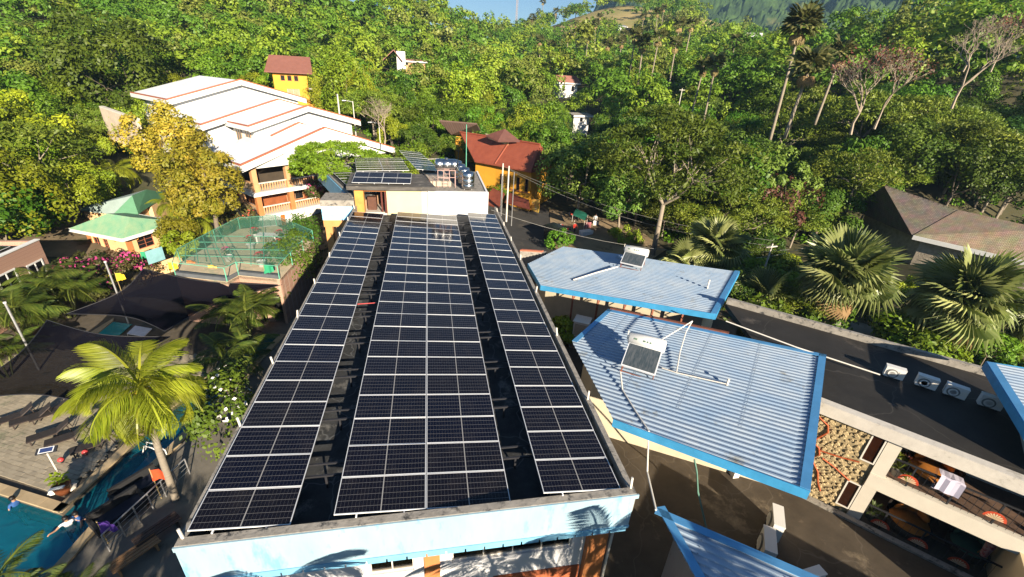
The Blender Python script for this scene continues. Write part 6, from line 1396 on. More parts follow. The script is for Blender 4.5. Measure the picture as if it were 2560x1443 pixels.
for i, (px, py, d_, sc) in enumerate([(870, 190, 105, 1.1), (910, 150, 125, 1.2), (905, 225, 104, 1.0), (850, 120, 140, 1.1), (890, 90, 160, 1.1), (1120, 215, 110, .95), (1160, 190, 125, 1.0), (1100, 175, 135, 1.0), (1325, 345, 76, .7), (1500, 370, 72, .7), (1290, 290, 84, .9), (1560, 360, 70, .85), (1720, 340, 66, .8), (1200, 270, 92, .9), (800, 240, 92, .8)]):
    p = atD(px, py, d_); b = Vector((p.x, p.y, gz(p.x, p.y)-.5)); put_tree('bamboo%d' % (i % 2), b, i*1.3, sc, 'pale plumed bamboo clump '+whereis(px, py, 'bam'), 'bamboo clumps among the trees', 'bamboo_clump', 'bamboo')
rb_ = random.Random(8); pl = [(19.5, 23), (22, 14), (28.5, 6.5), (34, 1), (60, 8), (64, 17), (47, 21), (45, 26), (33, 33), (24, 29)]; nb_ = 0
while nb_ < 85:
    x, y = rb_.uniform(18, 64), rb_.uniform(0, 33)
    if not inside((x, y), pl) or x > 41 and y > 13: continue
    z = gz(x, y); X, Y, zz = proj((x, y, z+1)); nb_ += 1
    if zz < 2 or X > 2700: continue
    r = rb_.random(); far_ = y > 15
    if r < .62 or not far_: put_tree('bush%d' % rb_.randrange(3), (x, y, z-.2), rb_.random()*6, rb_.uniform(.7, 1.35), 'low green bush '+whereis(X, Y, 'bush'), 'bushes under the fan palms', 'bush', 'shrub')
    else: k = rb_.choice(('broad1', 'broad3', 'feather0', 'light1', 'feather2')); put_tree(k, (x, y, z-.9), rb_.random()*6, rb_.uniform(.4, .62), 'small leafy tree '+whereis(X, Y, 'small'), 'small trees behind the fan palms', 'small_tree')

for px, py, d_, k, sc in ((2440, 500, 80, 'broad3', .95), (2520, 500, 77, 'broad1', .9), (2580, 500, 80, 'light1', .9), (2380, 470, 78, 'broad1', .9), (2500, 480, 72, 'bush1', 2.0), (2560, 520, 73, 'bush0', 2.2), (2440, 470, 74, 'bush2', 2.0), (2550, 440, 78, 'broad0', 1.0), (2480, 440, 76, 'broad1', 1.0), (2080, 470, 62, 'broad3', .9), (1990, 430, 66, 'broad1', 1.0)):
    p = atD(px, py, d_); put_tree(k, (p.x, p.y, gz(p.x, p.y)-2.2*sc), px, sc, 'rounded green tree '+whereis(px, py, 'rounded green tree'), 'rounded green trees in the forest')

crown_at('broad0', 1428, 415, 60, 6.0, 'green tree overlapping the right end of the red roof', .62, 1.0)
# trees standing behind the camera: they shade the walkway, the pool side and the alley, as in the photograph
for x, y, k, sc in ((-6.2, -10.5, 'broad0', .72), (-2.8, -14, 'broad2', .75), (-9.5, -13.5, 'light1', .72), (-6.0, -18, 'broad1', .8), (-13, -17, 'broad3', .75), (-10, -22, 'broad0', .8), (8.8, -6.0, 'bush0', 1.5), (9.5, -14.5, 'broad1', .7)):
    put_tree(k, (x, y, G), x, sc, 'rounded tree at the pool side outside the lower edge of the view', 'trees outside the lower edge of the view')
# ------------------------------------------------------------------ brown shingled house on the right
bs = thing('shingle_house', at(2330, 600, -6), 'stone walled house with dark and tan shingled hip roof among the fan palms', 'building')
B0, B1, B2, B3, B4, B5, B6 = at(2213, 463, 2.0), at(2396, 525, .6), at(2284, 588, -2.0), at(2130, 520, -2.0), at(2620, 575, .6), at(2600, 660, -2.0), at(2440, 620, -2.0)
def shingles(name, a_, b_, ang):
    m = mat(name, a_, .9, .2, 2); t = m.node_tree; N = t.nodes; L = t.links; b = N['Principled BSDF']
    tc = N.new('ShaderNodeTexCoord'); mp = N.new('ShaderNodeMapping'); mp.inputs['Rotation'].default_value = (0, 0, ang); L.new(tc.outputs['Object'], mp.inputs[0])
    br = N.new('ShaderNodeTexBrick'); br.inputs['Scale'].default_value = 2.6; br.inputs['Mortar Size'].default_value = .03; br.inputs[1].default_value = (*a_, 1); br.inputs[2].default_value = (*b_, 1); br.inputs[3].default_value = (*(c*.45 for c in a_), 1); L.new(mp.outputs[0], br.inputs['Vector'])
    n = N.new('ShaderNodeTexNoise'); n.inputs['Scale'].default_value = 1.2; n.inputs['Detail'].default_value = 6; L.new(tc.outputs['Object'], n.inputs['Vector']); mx = N.new('ShaderNodeMix'); mx.data_type = 'RGBA'; mx.blend_type = 'MULTIPLY'; mx.inputs[0].default_value = .7
    L.new(br.outputs[0], mx.inputs[6]); L.new(n.outputs['Color'], mx.inputs[7]); hs = N.new('ShaderNodeHueSaturation'); hs.inputs['Value'].default_value = 1.6; hs.inputs['Saturation'].default_value = .8; L.new(mx.outputs[2], hs.inputs['Color']); L.new(hs.outputs[0], b.inputs['Base Color'])
    bp = N.new('ShaderNodeBump'); bp.inputs['Strength'].default_value = .8; bp.inputs['Distance'].default_value = .05; L.new(br.outputs['Fac'], bp.inputs['Height']); bp.invert = True; L.new(bp.outputs[0], b.inputs['Normal']); return m
shd = shingles('dark_shingle', (.13, .1, .08), (.09, .07, .055), .5); sht = shingles('tan_shingle', (.42, .3, .18), (.34, .23, .13), .18)  # tan tone raised to put more sun into that slope's colour
hip('roof', [B0, B1, B2, B3], [(0, 1, 2, 3)], shd, bs, .15); hip('roof_slope', [B1, B4, B5, B2], [(0, 1, 2, 3)], sht, bs, .15)
dv = (B5-B2).normalized(); build(MB().obox(B2+Z3*.0-Vector((.05, .05, 0)), B5-B2, Vector((dv.y, -dv.x, 0))*.12, (0, 0, -.4)), 'fascia', white, bs)
nb_ = Vector((-dv.y, dv.x, 0)); nb_ = nb_ if nb_.y > 0 else -nb_
build(MB().prism([Vector((p.x, p.y, -7)) for p in (B2+nb_*.7+dv*.7, B5+nb_*.7, B4+nb_*2, B1+nb_*2, B3+nb_*1.5+dv*1.2)], (0, 0, 4.8)), 'wall', mat('rubble_wall', (.4, .34, .26), .9, .35, 2.5, bump=.6), bs)
window(bs, B2+nb_*.66+dv*3.2-Z3*2.6, dv, Z3, nb_, 1.4, 1.3, white, glass, mull=1, inset=-.03)

# ------------------------------------------------------------------ water tanks on the stair block
def vtank(x, y, Y, label, r=.55, h=1.35):
    p = atY(x, y, Y); p.z = 1.12; t = thing('water_tank', p, label, 'water tank', 'steel water tanks on the stair block')
    build(MB().lathe(p, [(r*.96, .1), (r, .14), (r, h*.34), (r*.985, h*.35), (r, h*.36), (r, h*.66), (r*.985, h*.67), (r, h*.68), (r, h), (r*.8, h+.14), (r*.25, h+.2), (r*.22, h+.25), (.02, h+.26)], 24), 'shell', stainless, t, True)
    for k in range(4): a = k*PI/2+.7; build(MB().tube([p+Vector((math.cos(a)*r*.8, math.sin(a)*r*.8, 0)), p+Vector((math.cos(a)*r*.8, math.sin(a)*r*.8, .14))], .04, 5), 'leg', steel, t)
for x, y, Y, lb in ((1170, 470, 30.3, 'nearest upright stainless water tank at the end of the white wall'), (1160, 462, 32.0, 'second upright stainless tank counted from the white wall'), (1150, 452, 33.6, 'third upright stainless tank counted from the white wall'), (1142, 445, 35.2, 'farthest upright stainless tank behind the steel stand')): vtank(x, y, Y, lb)
p = atY(1116, 411, 31.0); t = thing('water_tank', p, 'horizontal stainless tank raised on a pipe stand above the other tanks', 'water tank')
build(MB().lathe(p-Vector((.9, 0, 0)), [(.1, -.1), (.3, -.06), (.42, .02), (.46, .12), (.46, .55), (.45, .56), (.46, .57), (.46, 1.23), (.45, 1.24), (.46, 1.25), (.46, 1.68), (.42, 1.78), (.3, 1.86), (.1, 1.9)], 24, (1, 0, 0)), 'shell', stainless, t, True)
build(MB().lathe(p+Z3*.44, [(.16, 0), (.16, .08), (.05, .12)], 12), 'hatch', stainless, t)
t = thing('pipe_stand', (p.x, p.y, 1.12), 'pinkish steel frame with ladder holding up the horizontal tank', 'frame'); pk = mat('pink_primer', (.5, .33, .3), .6, .2, 5)
for dx in (-.75, -.25, .25, .75):
    for dy in (-.3, .35): build(MB().tube([(p.x+dx, p.y+dy, 1.12), (p.x+dx, p.y+dy, p.z-.44)], .03, 5), 'leg', pk, t)
for z in (1.5, 1.9, 2.3, 2.7): build(MB().tube([(p.x-.25, p.y-.3, z), (p.x+.25, p.y-.3, z)], .022, 5), 'rung', pk, t)
for z in (2.0, p.z-.46): build(MB().tube([(p.x-.75, p.y-.3, z), (p.x+.75, p.y-.3, z)], .03, 5), 'crossbar', pk, t)
for dx in (-1.2, -1.5, -.95):
    build(MB().tube([(p.x+dx, p.y-.8, 1.0), (p.x+dx+.03, p.y-.8, 2.1)], .012, 4), 'rebar', rust, rb)

# ------------------------------------------------------------------ poles, wires, antenna
def ppole(label, x, y, Y, top_y, r=.11, m=None, arm=False, lamp=False):
    b = atY(x, y, Y); h = 0
    for k in range(200):
        if proj(b+Z3*h)[1] <= top_y: break
        h += .1
    t = thing('utility_pole', b-Z3*2, label, 'pole', 'poles around the houses'); build(MB().tube([b-Z3*2.5, b+Z3*h], r, 8, r*.75), 'shaft', m or mat('pale_pole', (.62, .58, .52), .8, .15, 2), t)
    if arm: build(MB().cbox(b+Z3*(h-.3), 1.4, .1, .1, .2), 'crossarm', offwhite, t)
    if lamp: build(MB().tube([b+Z3*(h-.1), b+Z3*h+Vector((-1.0, -.2, .1))], .03, 5), 'lamp_arm', steel, t); build(MB().cbox(b+Z3*(h+.06)+Vector((-1.2, -.25, .0)), .5, .18, .1), 'lamp_head', white, t)
    return b+Z3*h
w0 = ppole('leftmost of three pale poles in front of the yellow house', 1254, 492, 46, 410, .12)
w1 = ppole('middle of three pale poles in front of the yellow house', 1268, 505, 44, 417, .12)
w2 = ppole('thin rightmost of three pale poles in front of the yellow house', 1281, 515, 43, 432, .06, steel)
ppole('white pole at the right end of the hotel roofs', 849, 288, 66, 236, .13); ppole('street lamp pole right of the hotel roofs', 886, 298, 66, 255, .08, None, False, True)
ppole('grey lamp pole by the bare tree right of the hotel', 950, 348, 60, 308, .07, None, False, True)
ppole('mint green flagpole between steel tanks and red roof', 1165, 470, 42, 312, .05, green)
w3 = ppole('pole with a white crossarm behind the fan palms', 1905, 690, 26, 610, .09, None, True)
w4 = ppole('wire pole hidden among trees on the right', 1700, 250, 85, 222, .1, None, True)
def wire(label, a, b, sag=.8, r=.014):
    P_ = [a.lerp(b, k/14)-Z3*sag*4*(k/14)*(1-k/14) for k in range(15)]; tag(build(MB().tube(P_, r, 4), 'overhead_wire', mat('wire_grey', (.3, .29, .27), .6)), label, 'wire', 'overhead wires across the right side')
wire('upper overhead wire from the pale poles towards the right trees', w0-Z3*.3, w3+Z3*.3, 1.2); wire('lower overhead wire from the pale poles towards the fan palms', w1-Z3*.4, w3-Z3*.2, 1.5)
wire('wire from the end of the main roof parapet over the road', at(1228, 525, .1), w3+Vector((2, 0, -.6)), 1.6); wire('twin white wire between the two middle fan palms', at(1890, 645, -2.6), at(2010, 620, -2.2), .15, .02)
b = atD(1290, 66, 400); t = thing('antenna_mast', b, 'thin lattice antenna mast on the saddle against the sky', 'antenna'); mm = mat('mast_grey', (.45, .4, .42), .6)
for dx, dy in ((-.6, -.35), (.6, -.35), (0, .7)): build(MB().tube([b+Vector((dx, dy, -12)), b+Vector((dx, dy, 45))], .16, 4), 'leg', mm, t)
br_ = MB()
for k in range(38):
    z = -12+k*1.5; br_.tube([b+Vector((-.6, -.35, z)), b+Vector((.6, -.35, z+1.5))], .08, 4); br_.tube([b+Vector((.6, -.35, z)), b+Vector((0, .7, z+1.5))], .08, 4)
tag(build(br_, 'lattice_bracing', mm, t), kind='stuff')

# ------------------------------------------------------------------ pool side furniture
def lounger(label):
    t = thing('sun_lounger', (0, 0, 0), label, 'sun lounger', 'sun loungers on the pool deck'); bw = mat('dark_brown_wood', (.05, .035, .03), .6, .3, 6)
    for s in (-.3, .3): build(MB().obox((s-.03, -.95, .28), (.06, 0, 0), (0, 1.3, 0), (0, 0, .06)), 'side_rail', bw, t); build(MB().tube([(s, .33, .31), (s, .95, .75)], .03, 5), 'back_rail', bw, t)
    for x in (-.3, .3):
        for y in (-.8, .3): build(MB().box(x-.03, x+.03, y-.03, y+.03, 0, .28), 'leg', bw, t)
        build(MB().tube([(x, .8, .65), (x, .95, 0)], .025, 5), 'leg', bw, t)
    sl = MB(); P_ = [(-.95, .35), (-.3, .32), (.33, .34), (.65, .57), (.97, .79)]
    for (y0, z0), (y1, z1) in zip(P_[:-1], P_[1:]): sl.obox((-.28, y0, z0), (.56, 0, 0), (0, y1-y0, z1-z0), (0, -.003, .015))
    build(sl, 'sling', mat('charcoal_sling', (.035, .03, .03), .8, .25, 8), t); return t
ln0 = lounger('dark sun lounger at the left end of the row by the sail edge')
LS = [((38, 1052), None), ((84, 1052), 'dark sun lounger second from left in the row by the sail edge'), ((130, 1040), 'dark sun lounger third from left in the row by the sail edge'), ((182, 1018), 'dark sun lounger at the right end of the row by the sail edge'), ((128, 1092), 'brown sun lounger standing nearer to the solar lamp'), ((172, 1102), 'grey sun lounger half under the coconut palm fronds'), ((235, 1120), 'sun lounger closest to the pool channel coping')]
for i, (q, lb) in enumerate(LS):
    o = ln0 if i == 0 else clone(ln0, (0, 0, 0), 0, lb); o.location = at(*q, G); o.scale = (.88, .88, .88); o.rotation_euler = (0, 0, [-.9, -.95, -.9, -.85, -1.0, -1.05, -1.0][i])
b = at(159, 1207, G); t = thing('solar_lamp', b, 'solar lamp on a pale post with a small tilted panel by the pool corner', 'lamp')
tp_ = b+Z3*1.95; build(MB().tube([b, tp_], .035, 8), 'post', offwhite, t); build(MB().lathe(b, [(.14, 0), (.14, .03)], 10), 'base_plate', steel, t)
build(MB().obox(tp_+Vector((-.36, -.14, -.03)), (.72, .16, 0), (-.06, .26, .1), (0, 0, .06)), 'lamp_body', darksteel, t)
build(MB().obox(tp_+Vector((-.26, -.12, .034)), (.52, .115, 0), (-.055, .24, .092), (0, 0, .015)), 'panel_rim', alu, t); build(MB().obox(tp_+Vector((-.22, -.09, .052)), (.44, .097, 0), (-.045, .19, .073), (0, 0, .006)), 'panel', mat('lamp_cells', (.03, .05, .15), .2), t)
b = at(163, 1232, G); t = thing('planter', b, 'brown pot with a white rag and a leafy plant at the pool corner', 'flower pot')
build(MB().lathe(b, [(.2, 0), (.3, .25), (.33, .5), (.35, .52), (.3, .53), (.27, .46), (.02, .45)], 16), 'pot', mat('brown_glaze', (.18, .06, .025), .3, .3, 4), t, True)
build(MB().obox(b+Vector((-.3, -.33, .5)), (.55, .1, .04), (0, .14, 0), (0, 0, .05)), 'rag', white, t)
lf = MB(); rr = random.Random(4)
for k in range(46):
    c = b+Vector((rr.uniform(-.45, .15), rr.uniform(-.1, .4), rr.uniform(.55, 1.0))); d1 = Vector((rr.uniform(-1, 1), rr.uniform(-1, 1), rr.uniform(-.3, .5))).normalized()*.12; d2 = d1.cross(Z3).normalized()*.07; lf.poly([c-d1, c+d2, c+d1, c-d2])
build(lf, 'leaves', L_yel, t)
def rock(x, y, z, r, label, m, name='rock', cat='rock'):
    p = at(x, y, z); mb = MB(); rr = random.Random(int(x)); mb.lathe(p, [(r*.8, 0), (r, r*.3), (r*.85, r*.75), (r*.3, r)], 8)
    mb.v = [v+Vector((rr.uniform(-1, 1), rr.uniform(-1, 1), 0))*r*.15 for v in mb.v]; return tag(build(mb, name, m), label, cat)
rock(180, 1222, G, .22, 'pale boulder right of the brown pot', offwhite); rock(134, 1232, G, .2, 'white bundle of towels left of the brown pot', white, 'towel_bundle', 'towel')
for x, y, lb in ((156, 1157, 'small red ball lamp on the pavers left of the other'), (216, 1138, 'small red ball lamp on the pavers near the loungers')):
    p = at(x, y, G); t = thing('garden_lamp', p, lb, 'lamp', 'small red lamps on the pavers'); build(MB().lathe(p, [(.05, 0), (.05, .1)], 8), 'stem', darksteel, t); build(MB().lathe(p+Z3*.1, [(.05, 0), (.13, .08), (.13, .15), (.05, .23)], 12), 'globe', mat('red_globe', (.55, .06, .06), .4), t, True)
# railing along the walkway
a, b = at(275, 1378, G), at(475, 1185, G); t = thing('railing', a.lerp(b, .5), 'thin steel railing with wires along the shaded walkway', 'railing'); n = 6
for k in range(n+1): q = a.lerp(b, k/n); build(MB().tube([q, q+Z3*1.0], .03, 6), 'post', steel, t)
build(MB().tube([a+Z3*1.0, b+Z3*1.0], .03, 6), 'handrail', steel, t)
for z in (.25, .5, .75): build(MB().tube([a+Z3*z, b+Z3*z], .012, 4), 'wire', steel, t)
t = thing('pool_handrail', at(390, 1130, G), 'curved white handrail at the pool channel under the coconut palm', 'railing')
for k, dy in enumerate((0, .25)):
    p = at(352, 1125, G)+Vector((0, dy, 0)); q = at(412, 1150, G)+Vector((0, dy, 0)); build(MB().tube([p-Z3*.3, p.lerp(q, .25)+Z3*.45, p.lerp(q, .6)+Z3*.55, q+Z3*.4, q], .028, 6), 'rail', white, t)
def sofa(x, y, rz, label):
    t = thing('pool_sofa', at(x, y, G), label, 'sofa', 'dark sofas on the walkway'); t.rotation_euler = (0, 0, rz); ORG[t.name] = Vector(); k = mat('dark_rattan', (.02, .02, .022), .8, .3, 9)
    build(MB().box(-.9, .9, -.4, .4, .06, .38), 'seat', k, t); build(MB().box(-.9, .9, .28, .42, .383, .85), 'backrest', k, t)
    for x0 in (-.95, .82): build(MB().box(x0, x0+.13, -.4, .42, 0, .6), 'armrest', k, t)
    build(MB().box(-.8, .8, -.36, .25, .385, .48), 'cushion', mat('navy_cushion', (.015, .02, .04), .9), t)
sofa(352, 1232, .9, 'dark sofa beside the pool channel under the palm trunk'); sofa(305, 1292, .9, 'dark sofa nearer the bottom edge on the walkway')
def bench(x, y, rz, label, m):
    t = thing('bench', at(x, y, G), label, 'bench'); t.rotation_euler = (0, 0, rz); ORG[t.name] = Vector()
    for k in range(4): build(MB().box(-.8, .8, -.3+k*.16, -.17+k*.16, .42, .47), 'slat', m, t)
    for x0 in (-.65, .6): build(MB().box(x0, x0+.06, -.28, .3, 0, .417), 'leg', m, t)
bench(345, 1400, .85, 'wooden bench in a patch of sun at the bottom left', mat('warm_wood', (.3, .17, .08), .7, .3, 5)); bench(400, 1340, .85, 'dark bench between the railing and main building', mat('dark_brown_wood', (.05, .035, .03), .6))
t = thing('display_board', at(318, 830, G), 'white framed board lying near the small teal pool', 'board'); p = at(318, 835, -7.4); build(MB().obox(p, (1.3, -.5, 0), (.2, .7, .2), (0, 0, .05)), 'board', mat('lilac_board', (.55, .58, .68), .5), t)
for k in (0, 1.2): build(MB().tube([p+Vector((k, -.3*k, -.6)), p+Vector((k, -.3*k, 0))], .03, 5), 'leg', steel, t)
pool2 = [at(238, 842, G+.02), at(283, 806, G+.02), at(330, 812, G+.02), at(300, 838, G+.02)]
struct(MB().prism([p-Z3*.0 for p in pool2], (0, 0, .05)), 'small_pool', mat('teal_pool', (.02, .28, .3), .08, .2, 1, spec=.6))
struct(MB().prism([pool2[0], pool2[0].lerp(pool2[1], 1), pool2[1]+Vector((-.2, .5, 0)), pool2[0]+Vector((-.6, .1, 0))], (0, 0, .12)), 'pool_kerb', cop)

# ------------------------------------------------------------------ people
skin = mat('skin', (.36, .2, .13), .6, .1, 4); hairm = mat('black_hair', (.012, .01, .01), .5)
def person(label, loc, rz, shirt, shorts, J, group=None, sc=1.0):
    """one skin grown over a skeleton; shirt and shorts are its own faces, hair a child"""
    t = thing('person', loc, label, 'person', group); t.rotation_euler = (0, 0, rz); t.scale = (sc,)*3
    names = list(J); me = bpy.data.meshes.new('body'); E = [('pelvis', 'waist'), ('waist', 'chest'), ('chest', 'neck'), ('neck', 'head'), ('head', 'crown')]
    for s in 'lr': E += [('chest', 'sh'+s), ('sh'+s, 'el'+s), ('el'+s, 'ha'+s), ('ha'+s, 'fi'+s), ('pelvis', 'hi'+s), ('hi'+s, 'kn'+s), ('kn'+s, 'an'+s), ('an'+s, 'to'+s)]
    me.from_pydata([J[k] for k in names], [(names.index(a), names.index(b)) for a, b in E], [])
    o = bpy.data.objects.new('body', me); COL.objects.link(o); md = o.modifiers.new('skin', 'SKIN'); md.use_smooth_shade = True; o.modifiers.new('sub', 'SUBSURF').levels = 1
    rad = {'pelvis': (.15, .11), 'waist': (.13, .1), 'chest': (.16, .11), 'neck': (.05, .05), 'head': (.085, .095), 'crown': (.06, .07)}
    for i, k in enumerate(names):
        r = rad.get(k) or {'sh': (.06, .06), 'el': (.042, .042), 'ha': (.03, .035), 'fi': (.02, .035), 'hi': (.085, .085), 'kn': (.06, .06), 'an': (.04, .04), 'to': (.035, .03)}[k[:2]]
        me.skin_vertices[0].data[i].radius = r
    me.skin_vertices[0].data[0].use_root = True
    dg = bpy.context.evaluated_depsgraph_get(); ev = bpy.data.meshes.new_from_object(o.evaluated_get(dg)); o.modifiers.clear(); o.data = ev
    for m in (skin, shirt, shorts): ev.materials.append(m)
    ch, pe, kn = Vector(J['chest']).z, Vector(J['pelvis']).z, max(J['knl'][2], J['knr'][2])
    for p in ev.polygons:
        c = p.center; p.material_index = 1 if pe+.06 < c.z < ch+.13 and abs(c.x) < .27 else 2 if kn-.02 < c.z <= pe+.06 else 0
        p.use_smooth = True
    o.parent = t; h = Vector(J['head']); build_local = MB().lathe(h+Vector((0, .015, .0)), [(.1, .0), (.112, .06), (.09, .13), (.03, .165)], 12)
    hm = bpy.data.meshes.new('hair'); hm.from_pydata([tuple(v) for v in build_local.v], [], build_local.f); hm.materials.append(hairm); hm.shade_smooth(); ho = bpy.data.objects.new('hair', hm); COL.objects.link(ho); ho.parent = t
    return t
def stand(walk=0.0, armf=0.0, out=0.0):
    J = {'pelvis': (0, 0, .92), 'waist': (0, 0, 1.08), 'chest': (0, 0, 1.33), 'neck': (0, 0, 1.48), 'head': (0, -.02, 1.6), 'crown': (0, 0, 1.7)}
    for s, x in (('l', -1), ('r', 1)):
        w = walk*x; J['sh'+s] = (x*.19, 0, 1.4); J['el'+s] = (x*(.24+out*.2), -armf*.2-w*.1, 1.14+out*.2); J['ha'+s] = (x*(.25+out*.42), -armf*.42-w*.2, .92+armf*.2+out*.4); J['fi'+s] = (x*(.25+out*.5), -armf*.5-w*.22, .83+armf*.22+out*.42)
        J['hi'+s] = (x*.1, 0, .88); J['kn'+s] = (x*.11, w*.2-.03, .49); J['an'+s] = (x*.11, w*.38, .09); J['to'+s] = (x*.12, w*.38-.16, .04)
    return J
redc = mat('red_shirt', (.5, .03, .02), .85, .2, 6); dkc = mat('dark_shorts', (.03, .03, .04), .9); whc = mat('white_shirt', (.7, .7, .72), .85); blc = mat('blue_rashguard', (.03, .1, .3), .7)
for x, y, z, rz, a, b, J, lb in ((1434, 588, -7.6, .4, redc, dkc, stand(.5, .5), 'person in a red shirt standing in the sandy yard by the table'), (1440, 560, -7.55, 2.0, redc, dkc, stand(.2, 1.0), 'person in red bending to the stall under the green tarp'), (1486, 566, -7.5, -.6, whc, dkc, stand(.3, .4), 'person in white at the right end of the sandy yard')):
    person(lb, at(x, y, z), rz, a, b, J, 'people in the sandy yard')
wz = -8.28
for x, y, rz, a, J, lb in ((172, 1312, .6, whc, stand(.2, .6, .8), 'swimmer in a white shirt with raised arms in the pool'), (197, 1300, -.4, blc, stand(.2, .5, .5), 'dark haired swimmer right of the one in white'), (40, 1262, 1.2, blc, stand(.2, .3, .2), 'swimmer in blue with dark hair near the left coping')):
    p = at(x, y, wz); person(lb, (p.x, p.y, wz-1.22), rz, a, dkc, J, 'swimmers in the pool', 1.0)

# ------------------------------------------------------------------ vehicles and stall in the yard
def wheel(t, c, r=.28, w=.1):
    o = build(MB().lathe(Vector(c)-Vector((w/2, 0, 0)), [(r*.6, 0), (r, .01), (r, w-.01), (r*.6, w)], 18, (1, 0, 0)), 'wheel', mat('tyre', (.02, .02, .02), .8), t); build(MB().lathe(Vector(c)-Vector((w/2+.005, 0, 0)), [(r*.55, 0), (r*.55, w+.01)], 14, (1, 0, 0)), 'rim', alu, o)
def motorbike(label, p, rz, m):
    t = thing('motorcycle', (0, 0, 0), label, 'motorcycle', 'vehicles in the sandy yard')
    for y in (-.62, .62): wheel(t, (0, y, .28))
    build(MB().tube([(0, -.5, .45), (0, -.1, .62), (0, .3, .72), (0, .55, .95)], .11, 8, .07), 'body', m, t); build(MB().box(-.13, .13, -.75, .05, .74, .83), 'seat', darksteel, t)
    build(MB().tube([(0, .62, .28), (0, .48, 1.0)], .035, 6), 'fork', alu, t); build(MB().tube([(-.35, .38, 1.08), (0, .48, 1.02), (.35, .38, 1.08)], .02, 6), 'handlebar', darksteel, t)
    build(MB().lathe((0, .58, .88), [(.03, 0), (.09, .04), (.09, .08)], 12, (0, 1, .1)), 'headlight', white, t); t.location = p; t.rotation_euler = (0, 0, rz); return t
motorbike('dark red motorcycle parked behind the black tricycle', at(1412, 580, -7.6), .9, mat('dark_red_paint', (.25, .02, .02), .3)); motorbike('bright red motorcycle parked under the green tarp', at(1432, 548, -7.5), 1.6, mat('bright_red_paint', (.5, .03, .02), .3))
t = thing('tricycle', (0, 0, 0), 'black covered tricycle parked at the edge of the road', 'tricycle', 'vehicles in the sandy yard'); bp_ = mat('black_gloss', (.012, .012, .014), .2, .1, spec=.6)
for c in ((-.1, -.7, .28), (-.1, .65, .28), (1.1, -.2, .28)): wheel(t, c)
build(MB().prism([(.2, -.95, .3), (.2, .75, .3), (.2, .95, .75), (.2, .7, 1.55), (.2, -.8, 1.6), (.2, -1.0, .9)], (1.0, 0, 0)), 'sidecar', bp_, t); build(MB().obox((-.35, -1.05, 1.63), (1.65, 0, 0), (0, 1.9, -.05), (0, 0, .07)), 'canopy', bp_, t)
build(MB().obox((.25, .745, .85), (.9, 0, 0), (0, .14, .1), (0, -.14, .6)), 'windshield', glass, t); build(MB().tube([(-.1, -.6, .5), (-.1, .1, .7), (-.1, .5, .95)], .12, 8), 'motorcycle_body', bp_, t); build(MB().tube([(-.45, .45, 1.05), (-.1, .5, 1.0), (.2, .45, 1.05)], .02, 6), 'handlebar', darksteel, t)
for x in (-.3, .15): build(MB().tube([(x, .6, .9), (x, .7, 1.62)], .02, 5), 'canopy_post', alu, t)
build(MB().lathe((.5, .95, .7), [(.03, 0), (.07, .03)], 10, (0, 1, 0)), 'headlight', alu, t); t.location = at(1395, 602, -7.6); t.rotation_euler = (0, 0, -2.5); t.scale = (1.2, 1.2, 1.15)
t = thing('stall_table', at(1464, 592, -7.5), 'table with a white cloth at the yard stall', 'table'); p = at(1464, 592, -7.5); build(MB().cbox(p+Z3*.78, 1.6, .9, .05, .3), 'table_top', white, t); build(MB().cbox(p+Z3*.5+Vector((0, -.0, 0)), 1.55, .85, .5, .3), 'cloth', whc, t)
t = thing('stall_table', at(1480, 572, -7.5), 'bare wooden table behind the white clothed one', 'table'); p = at(1478, 572, -7.5); build(MB().cbox(p+Z3*.75, 1.8, .8, .06, .5), 'table_top', mat('warm_wood', (.3, .17, .08)), t)
for dx in (-.7, .7): build(MB().cbox(p+Z3*.36+Vector((dx*.88, dx*.48, 0)), .08, .5, .71, .5), 'leg', MATS['warm_wood'], t)
t = thing('tarp', at(1447, 545, -5.5), 'dark green tarp slung under the trees over the yard stall', 'tarp'); q = [at(1432, 538, -5.2), at(1462, 552, -5.6), at(1470, 535, -5.0), at(1440, 523, -4.8)]; build(MB().prism(q, (0, 0, .03)), 'sheet', mat('green_tarp', (.01, .09, .06), .6), t)
for k in q: build(MB().tube([k, Vector((k.x, k.y, -7.7))], .025, 5), 'pole', offwhite, t)
for x, y, c, lb in ((1464, 556, (.55, .2, .22), 'pink cloth hanging on the line in the yard'), (1484, 552, (.7, .7, .7), 'white cloth hanging on the line in the yard')):
    p = at(x, y, -6.3); t = thing('laundry', p, lb, 'cloth', 'cloths on the yard line'); mb = MB()
    for i in range(5): mb.v += [p+Vector((i*.2, .05*math.sin(i*2), 0)), p+Vector((i*.2, .1*math.sin(i*2+1), -.9))]
    mb.f = [(2*i, 2*i+2, 2*i+3, 2*i+1) for i in range(4)]; build(mb, 'cloth', mat('cloth_%d' % x, c, .9), t); build(MB().tube([p-Vector((.6, 0, -.02)), p+Vector((1.4, 0, .02))], .012, 4), 'line', darksteel, t)
t = thing('site_wall', at(290, 290, 0), 'pale concrete retaining wall left of the hotel below the dark tree', 'wall'); a, b = atD(248, 268, 84), atD(338, 300, 76)
build(MB().obox(a, b-a, (.3, .3, 0), (0, 0, -4)), 'wall', mat('pale_concrete', (.55, .46, .36), .85, .2, 1), t); build(MB().obox(a+Z3*.003, b-a, (.36, .36, 0), (0, 0, .15)), 'wall_coping', offwhite, t)  # pale concrete, the wall's own tone

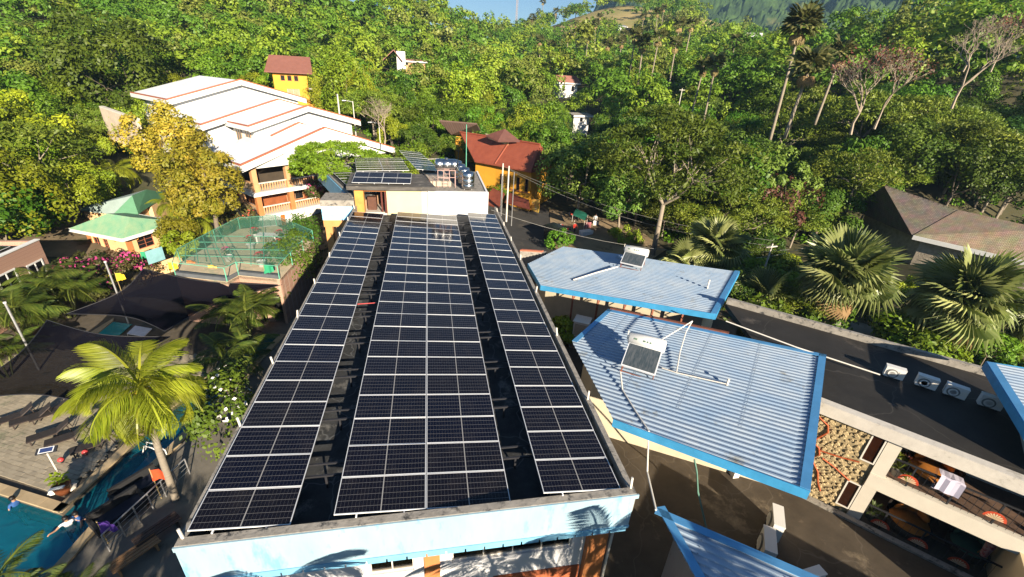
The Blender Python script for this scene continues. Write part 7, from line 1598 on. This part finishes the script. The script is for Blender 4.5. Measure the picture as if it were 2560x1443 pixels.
# ------------------------------------------------------------------ far mountain, dry grass hill tops and the air between
def mountain():
    rs = np.random.RandomState(2); na, nr = 330, 170; A = np.radians(np.linspace(10, 75, na)); Rr = np.linspace(520, 1250, nr); V = []
    ph = rs.uniform(0, 6.28, 14); kx = rs.normal(size=(14, 2))*np.linspace(.006, .05, 14)[:, None]; am = 34/np.arange(1, 15)**.75
    for r in Rr:
        for a in A:
            x, y = r*math.sin(a), r*math.cos(a); t = (r-520)/730; deg = math.degrees(a); env = np.clip((deg-14.5)/9, 0, 1)**.8
            n = sum(am[i]*(1-abs(math.sin(kx[i, 0]*x+kx[i, 1]*y+ph[i]))*2) for i in range(14)); z = -20+env*(t**.85*330)+n*min(1, t*4)*env*.75
            V.append((x, y, z+rs.normal()*2.0*env))
    i = np.arange(na-1)[None, :]+np.arange(nr-1)[:, None]*na; F = np.stack([i, i+1, i+1+na, i+na], -1).reshape(-1, 4)
    me = bpy.data.meshes.new('mountain'); me.from_pydata(V, [], F.tolist())
    me.materials.append(mat('mountain_forest', (.06, .11, .025), .95, .5, .045, col2=(.015, .035, .012), stain=(.14, .14, .05), sscale=.016, samt=.15, bump=1.0, bscale=.07))
    o = bpy.data.objects.new('mountain', me); COL.objects.link(o); tag(o, kind='structure')
mountain()
def dry(name, q, lab):
    P_ = [atD(*k) for k in q]; patch(name, [(p.x, p.y) for p in P_], .6, mat('dry_grass', (.4, .3, .13), .95, .3, .06, col2=(.26, .23, .08), stain=(.12, .15, .04), sscale=.05, samt=.3))
dry('dry_hilltop', [(1380, 60, 340), (1470, 60, 330), (1640, 60, 330), (1700, 60, 400), (1600, 60, 450), (1440, 60, 430)], 0)
dry('dry_slope', [(1730, 60, 340), (1860, 60, 335), (1880, 60, 400), (1760, 60, 420)], 0)
hz_ = MB().box(-500, 1300, -120, 1330, -40, 420); ho = tag(build(hz_, 'haze', []), kind='stuff')
hm = bpy.data.materials.new('haze_air'); hm.use_nodes = True; N = hm.node_tree.nodes; N.remove(N['Principled BSDF']); pv = N.new('ShaderNodeVolumePrincipled'); pv.inputs['Density'].default_value = .00022; pv.inputs['Color'].default_value = (.42, .68, 1.0, 1); pv.inputs['Anisotropy'].default_value = .2
hm.node_tree.links.new(pv.outputs[0], N['Material Output'].inputs['Volume']); ho.data.materials.append(hm)
